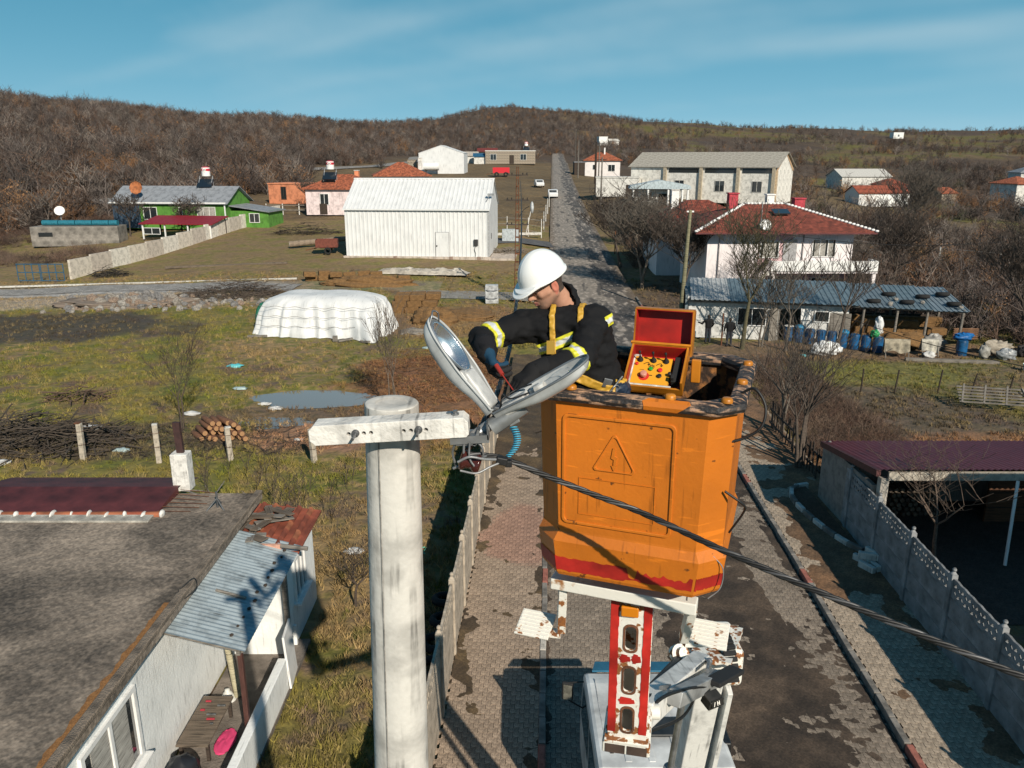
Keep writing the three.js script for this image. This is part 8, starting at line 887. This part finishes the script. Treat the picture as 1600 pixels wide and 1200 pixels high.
function leafTree(seed, h, n) { const r = rng(seed), o = []; for (let i = 0; i < n; i++) { const a = r() * 6.2832, q = Math.sqrt(r()), y = h * (0.2 + 0.75 * r()), R = h * 0.38 * Math.sqrt(Math.max(0.05, 1 - Math.pow((y / h - 0.5) * 1.7, 2))) * q, c = V(Math.cos(a) * R, y, Math.sin(a) * R), s = h * 0.03 * (0.6 + r()), u = V(r() - 0.5, r() - 0.5, r() - 0.5).normalize().multiplyScalar(s), v = V(r() - 0.5, r() - 0.5, r() - 0.5).normalize().multiplyScalar(s); for (const p of [c, c.clone().add(u), c.clone().add(v)]) o.push(p.x, p.y, p.z); } const t = twigTree(seed, h, 14, 0.9, true).attributes.position.array; const g = new THREE.BufferGeometry(); g.setAttribute('position', new THREE.Float32BufferAttribute([...o, ...t], 3)); g.computeVertexNormals(); return g; }
function scatter(name, label, geos, mat, list, cols, seed) { const r = rng(seed); geos.forEach((g, k) => { const mine = list.filter((_, i) => i % geos.length === k); if (!mine.length) return; const m = new THREE.InstancedMesh(g, mat, mine.length), q = new THREE.Matrix4(), c = new THREE.Color(); mine.forEach(([x, z, s, y], i) => { q.compose(V(x, y !== undefined ? y : hAt(x, z) - 0.1, z), Q((r() - 0.5) * 0.12, r() * 6.28, (r() - 0.5) * 0.12), V(s * (0.85 + r() * 0.3), s, s * (0.85 + r() * 0.3))); m.setMatrixAt(i, q); const b = cols[Math.floor(r() * cols.length)], f = 0.55 + r() * 0.95; c.setRGB(b[0] * f, b[1] * f, b[2] * f); m.setColorAt(i, c); }); m.name = numbered(name); m.castShadow = m.receiveShadow = true; scene.add(m); tag(m, label, null, null, 'stuff'); }); }
{
  const r = rng(909), bare = [], leafy = [], scrub = [], green = [];
  const blocked = (x, z) => (z > -350 && inRoad(x, z, 4)) || (z > -130 && x > -48 && x < 11) || (Math.hypot(x + 45, z + 107) < 17) || Math.hypot(x + 52, z + 97) < 9 || Math.hypot(x + 35.5, z + 133) < 7 || Math.hypot(x + 17.7, z + 212) < 13 || (Math.abs(x - 33) < 17 && Math.abs(z + 135) < 13) || Math.hypot(x - 23, z + 214) < 10 || (x > -24 && x < 14 && z < -180 && z > -275) || Math.hypot(x - 20, z + 72) < 13;
  const hr = [[-110, -98], [-83, -112], [-62, -135], [-57, -165], [-55, -200], [-42, -222], [-32, -250], [-34, -290]], nearRoad = (x, z) => hr.some(([a, b], i) => { if (!i) return 0; const [c, e] = hr[i - 1], t = clamp(((x - c) * (a - c) + (z - e) * (b - e)) / ((a - c) ** 2 + (b - e) ** 2)); return Math.hypot(x - lerp(c, a, t), z - lerp(e, b, t)) < 4; });
  for (let i = 0; i < 80000; i++) {
    const az = lerp(-40, 40, r()), d = 55 * Math.pow(1000 / 55, Math.pow(r(), 0.8)), x = Math.sin(az * D) * d, z = -Math.cos(az * D) * d, n = fbm3(x * 0.02, 6, z * 0.02, 3), q = r(); if (blocked(x, z) || nearRoad(x, z)) continue; let p = 0;
    if (az < -9) { const edge = az < -20 ? 122 : az < -14 ? 150 : 225; p = d > edge ? 1 : 0; if (n > 0.16) p *= 0.25; } else if (az < 9) p = d > 300 ? (n > 0.22 ? 0.25 : 0.9) : 0; else { p = d > 150 ? (n > -0.08 ? 0.06 : 0.9) : 0; if (az > 18 && d > 55 && d < 150) p = 0.5; if (az > 20 && d > 150 && d < 260) p *= 0.6; }
     if (q > p) continue; const s = (d > 250 ? 4.2 : 4.8) * (0.45 + r() * r() * 1.2) * (az > 16 && d < 160 ? 0.6 : 1); const k = r(); if (k < 0.06 + 0.3 * sm(0, 0.3, fbm3(x * 0.03, 12, z * 0.03, 2))) leafy.push([x, z, s * 0.8]); else if (k > 0.965 && az > 5) green.push([x, z, s * 0.7]); else bare.push([x, z, s]);
  }
  for (let i = 0; i < 2600; i++) { const k = i % 4; let x, z; if (k === 0) { z = -60 - r() * 62; x = 10.5 + roadX(z) * 0.4 + r() * (z < -85 ? 13 : 4); } else if (k === 1) { x = 28 + r() * 34; z = -50 - r() * 55; } else if (k === 2) { x = 11.2 + r() * 4.5; z = -26 - r() * 17; } else { x = -70 + r() * 28; z = -84 - r() * 34; if (Math.hypot(x + 45, z + 107) < 14 || Math.hypot(x + 52, z + 97) < 8) continue; } if (inRoad(x, z, 3.2) || Math.hypot(x - 20, z + 70) < 11 || (k === 1 && Math.abs(z + 96 - (x - 32) * 0.5) < 3)) continue; scrub.push([x, z, (k === 2 ? 0.7 : 1.3) * (0.6 + r() * 0.8) * (k === 0 && z < -80 ? 1.3 : 1)]); }
  const tw = new THREE.MeshStandardMaterial({ roughness: 1, side: THREE.DoubleSide });
  scatter('bare_woodland', 'grey-brown leafless woodland covering the hillside', [1, 2, 3, 4, 5].map((s) => twigTree(s, 1, 15, 1.1, true)), tw, bare, [[0.078, 0.06, 0.052], [0.115, 0.095, 0.086], [0.05, 0.038, 0.034], [0.15, 0.125, 0.108], [0.095, 0.06, 0.044]], 5);
  scatter('oak_woodland', 'scattered oaks with rusty dead leaves on the hillside', [11, 12].map((s) => leafTree(s, 1, 220)), tw, leafy, [[0.2, 0.105, 0.05], [0.24, 0.13, 0.06], [0.16, 0.085, 0.045]], 6);
  scatter('evergreen_scrub', 'dark evergreen bushes dotted over the right slope', [21].map((s) => leafTree(s, 1, 420)), tw, green, [[0.045, 0.05, 0.025], [0.06, 0.06, 0.03]], 7);
  scatter('bramble_scrub', 'dark leafless bramble scrub along the verges', [31, 32, 33].map((s) => twigTree(s, 1, 26, 1.2, false)), tw, scrub, [[0.085, 0.058, 0.046], [0.11, 0.078, 0.06], [0.14, 0.095, 0.068], [0.1, 0.056, 0.04]], 8);
  // far skyline trees are part of the woodland; grass and weeds near by
  const blade = (seed, n, h, w) => { const q = rng(seed), o = []; for (let i = 0; i < n; i++) { const a = q() * 6.28, R = q() * 0.12, bx = Math.cos(a) * R, bz = Math.sin(a) * R, l = (q() - 0.5) * 1.1, m = (q() - 0.5) * 1.1, H = h * (0.5 + q()); o.push(bx - w * Math.cos(a + 1.5), 0, bz - w * Math.sin(a + 1.5), bx + w * Math.cos(a + 1.5), 0, bz + w * Math.sin(a + 1.5), bx + l * H, H, bz + m * H); } const g = new THREE.BufferGeometry(); g.setAttribute('position', new THREE.Float32BufferAttribute(o, 3)); g.computeVertexNormals(); return g; };
  const list = [], cols = []; for (let i = 0; i < 90000; i++) { const z = -11 - Math.pow(r(), 1.35) * 62, x = (r() * 2 - 1) * (5 - z * 0.68); if (inRoad(x, z, z > -46 ? 2.6 : 0.4) || (x < -4.7 && z > -18.6) || (x > 10 && z > -24.6) || (x > 8 && x < 10.5 && z > -45) || (x > 11 && x < 27.5 && z < -44.5 && z > -54) || Math.hypot((x + 9.4) / 3.4, (z + 36.2) / 1.7) < 1 || Math.hypot((x + 12.2) / 5, (z + 51) / 3.3) < 1 || (x < -6 && Math.abs(z - trackZ(x)) < 1.7)) continue; const n = fbm3(x * 0.5, 9, z * 0.5, 3); if (r() > 0.55 + n * 1.6) continue; list.push([x, z, 0.6 + r() * 0.9]); }
  const gs = [1, 2, 3].map((s) => blade(s, 12, 0.11, 0.011)); gs.forEach((g, k) => { const mine = list.filter((_, i) => i % 3 === k), m = new THREE.InstancedMesh(g, tw, mine.length), q = new THREE.Matrix4(), c = new THREE.Color(); mine.forEach(([x, z, s], i) => { q.compose(V(x, hAt(x, z) + 0.07 * fbm3(x * 0.5, 7, z * 0.5, 3) - 0.02, z), Q(0, r() * 6.28, 0), V(s * 1.4, s, s * 1.4)); m.setMatrixAt(i, q); const gc = groundColour(x, z), f = 0.9 + r() * 0.6, dry = r() < 0.25 ? 0.5 : 0; c.setRGB(lerp(gc[0] * f, 0.3, dry), lerp(gc[1] * f, 0.22, dry), lerp(gc[2] * f, 0.1, dry)); m.setColorAt(i, c); }); m.name = numbered('grass'); m.castShadow = m.receiveShadow = true; scene.add(m); tag(m, 'short winter grass and dry stalks on the open ground', null, null, 'stuff'); });
}
renderer.render(scene, camera);
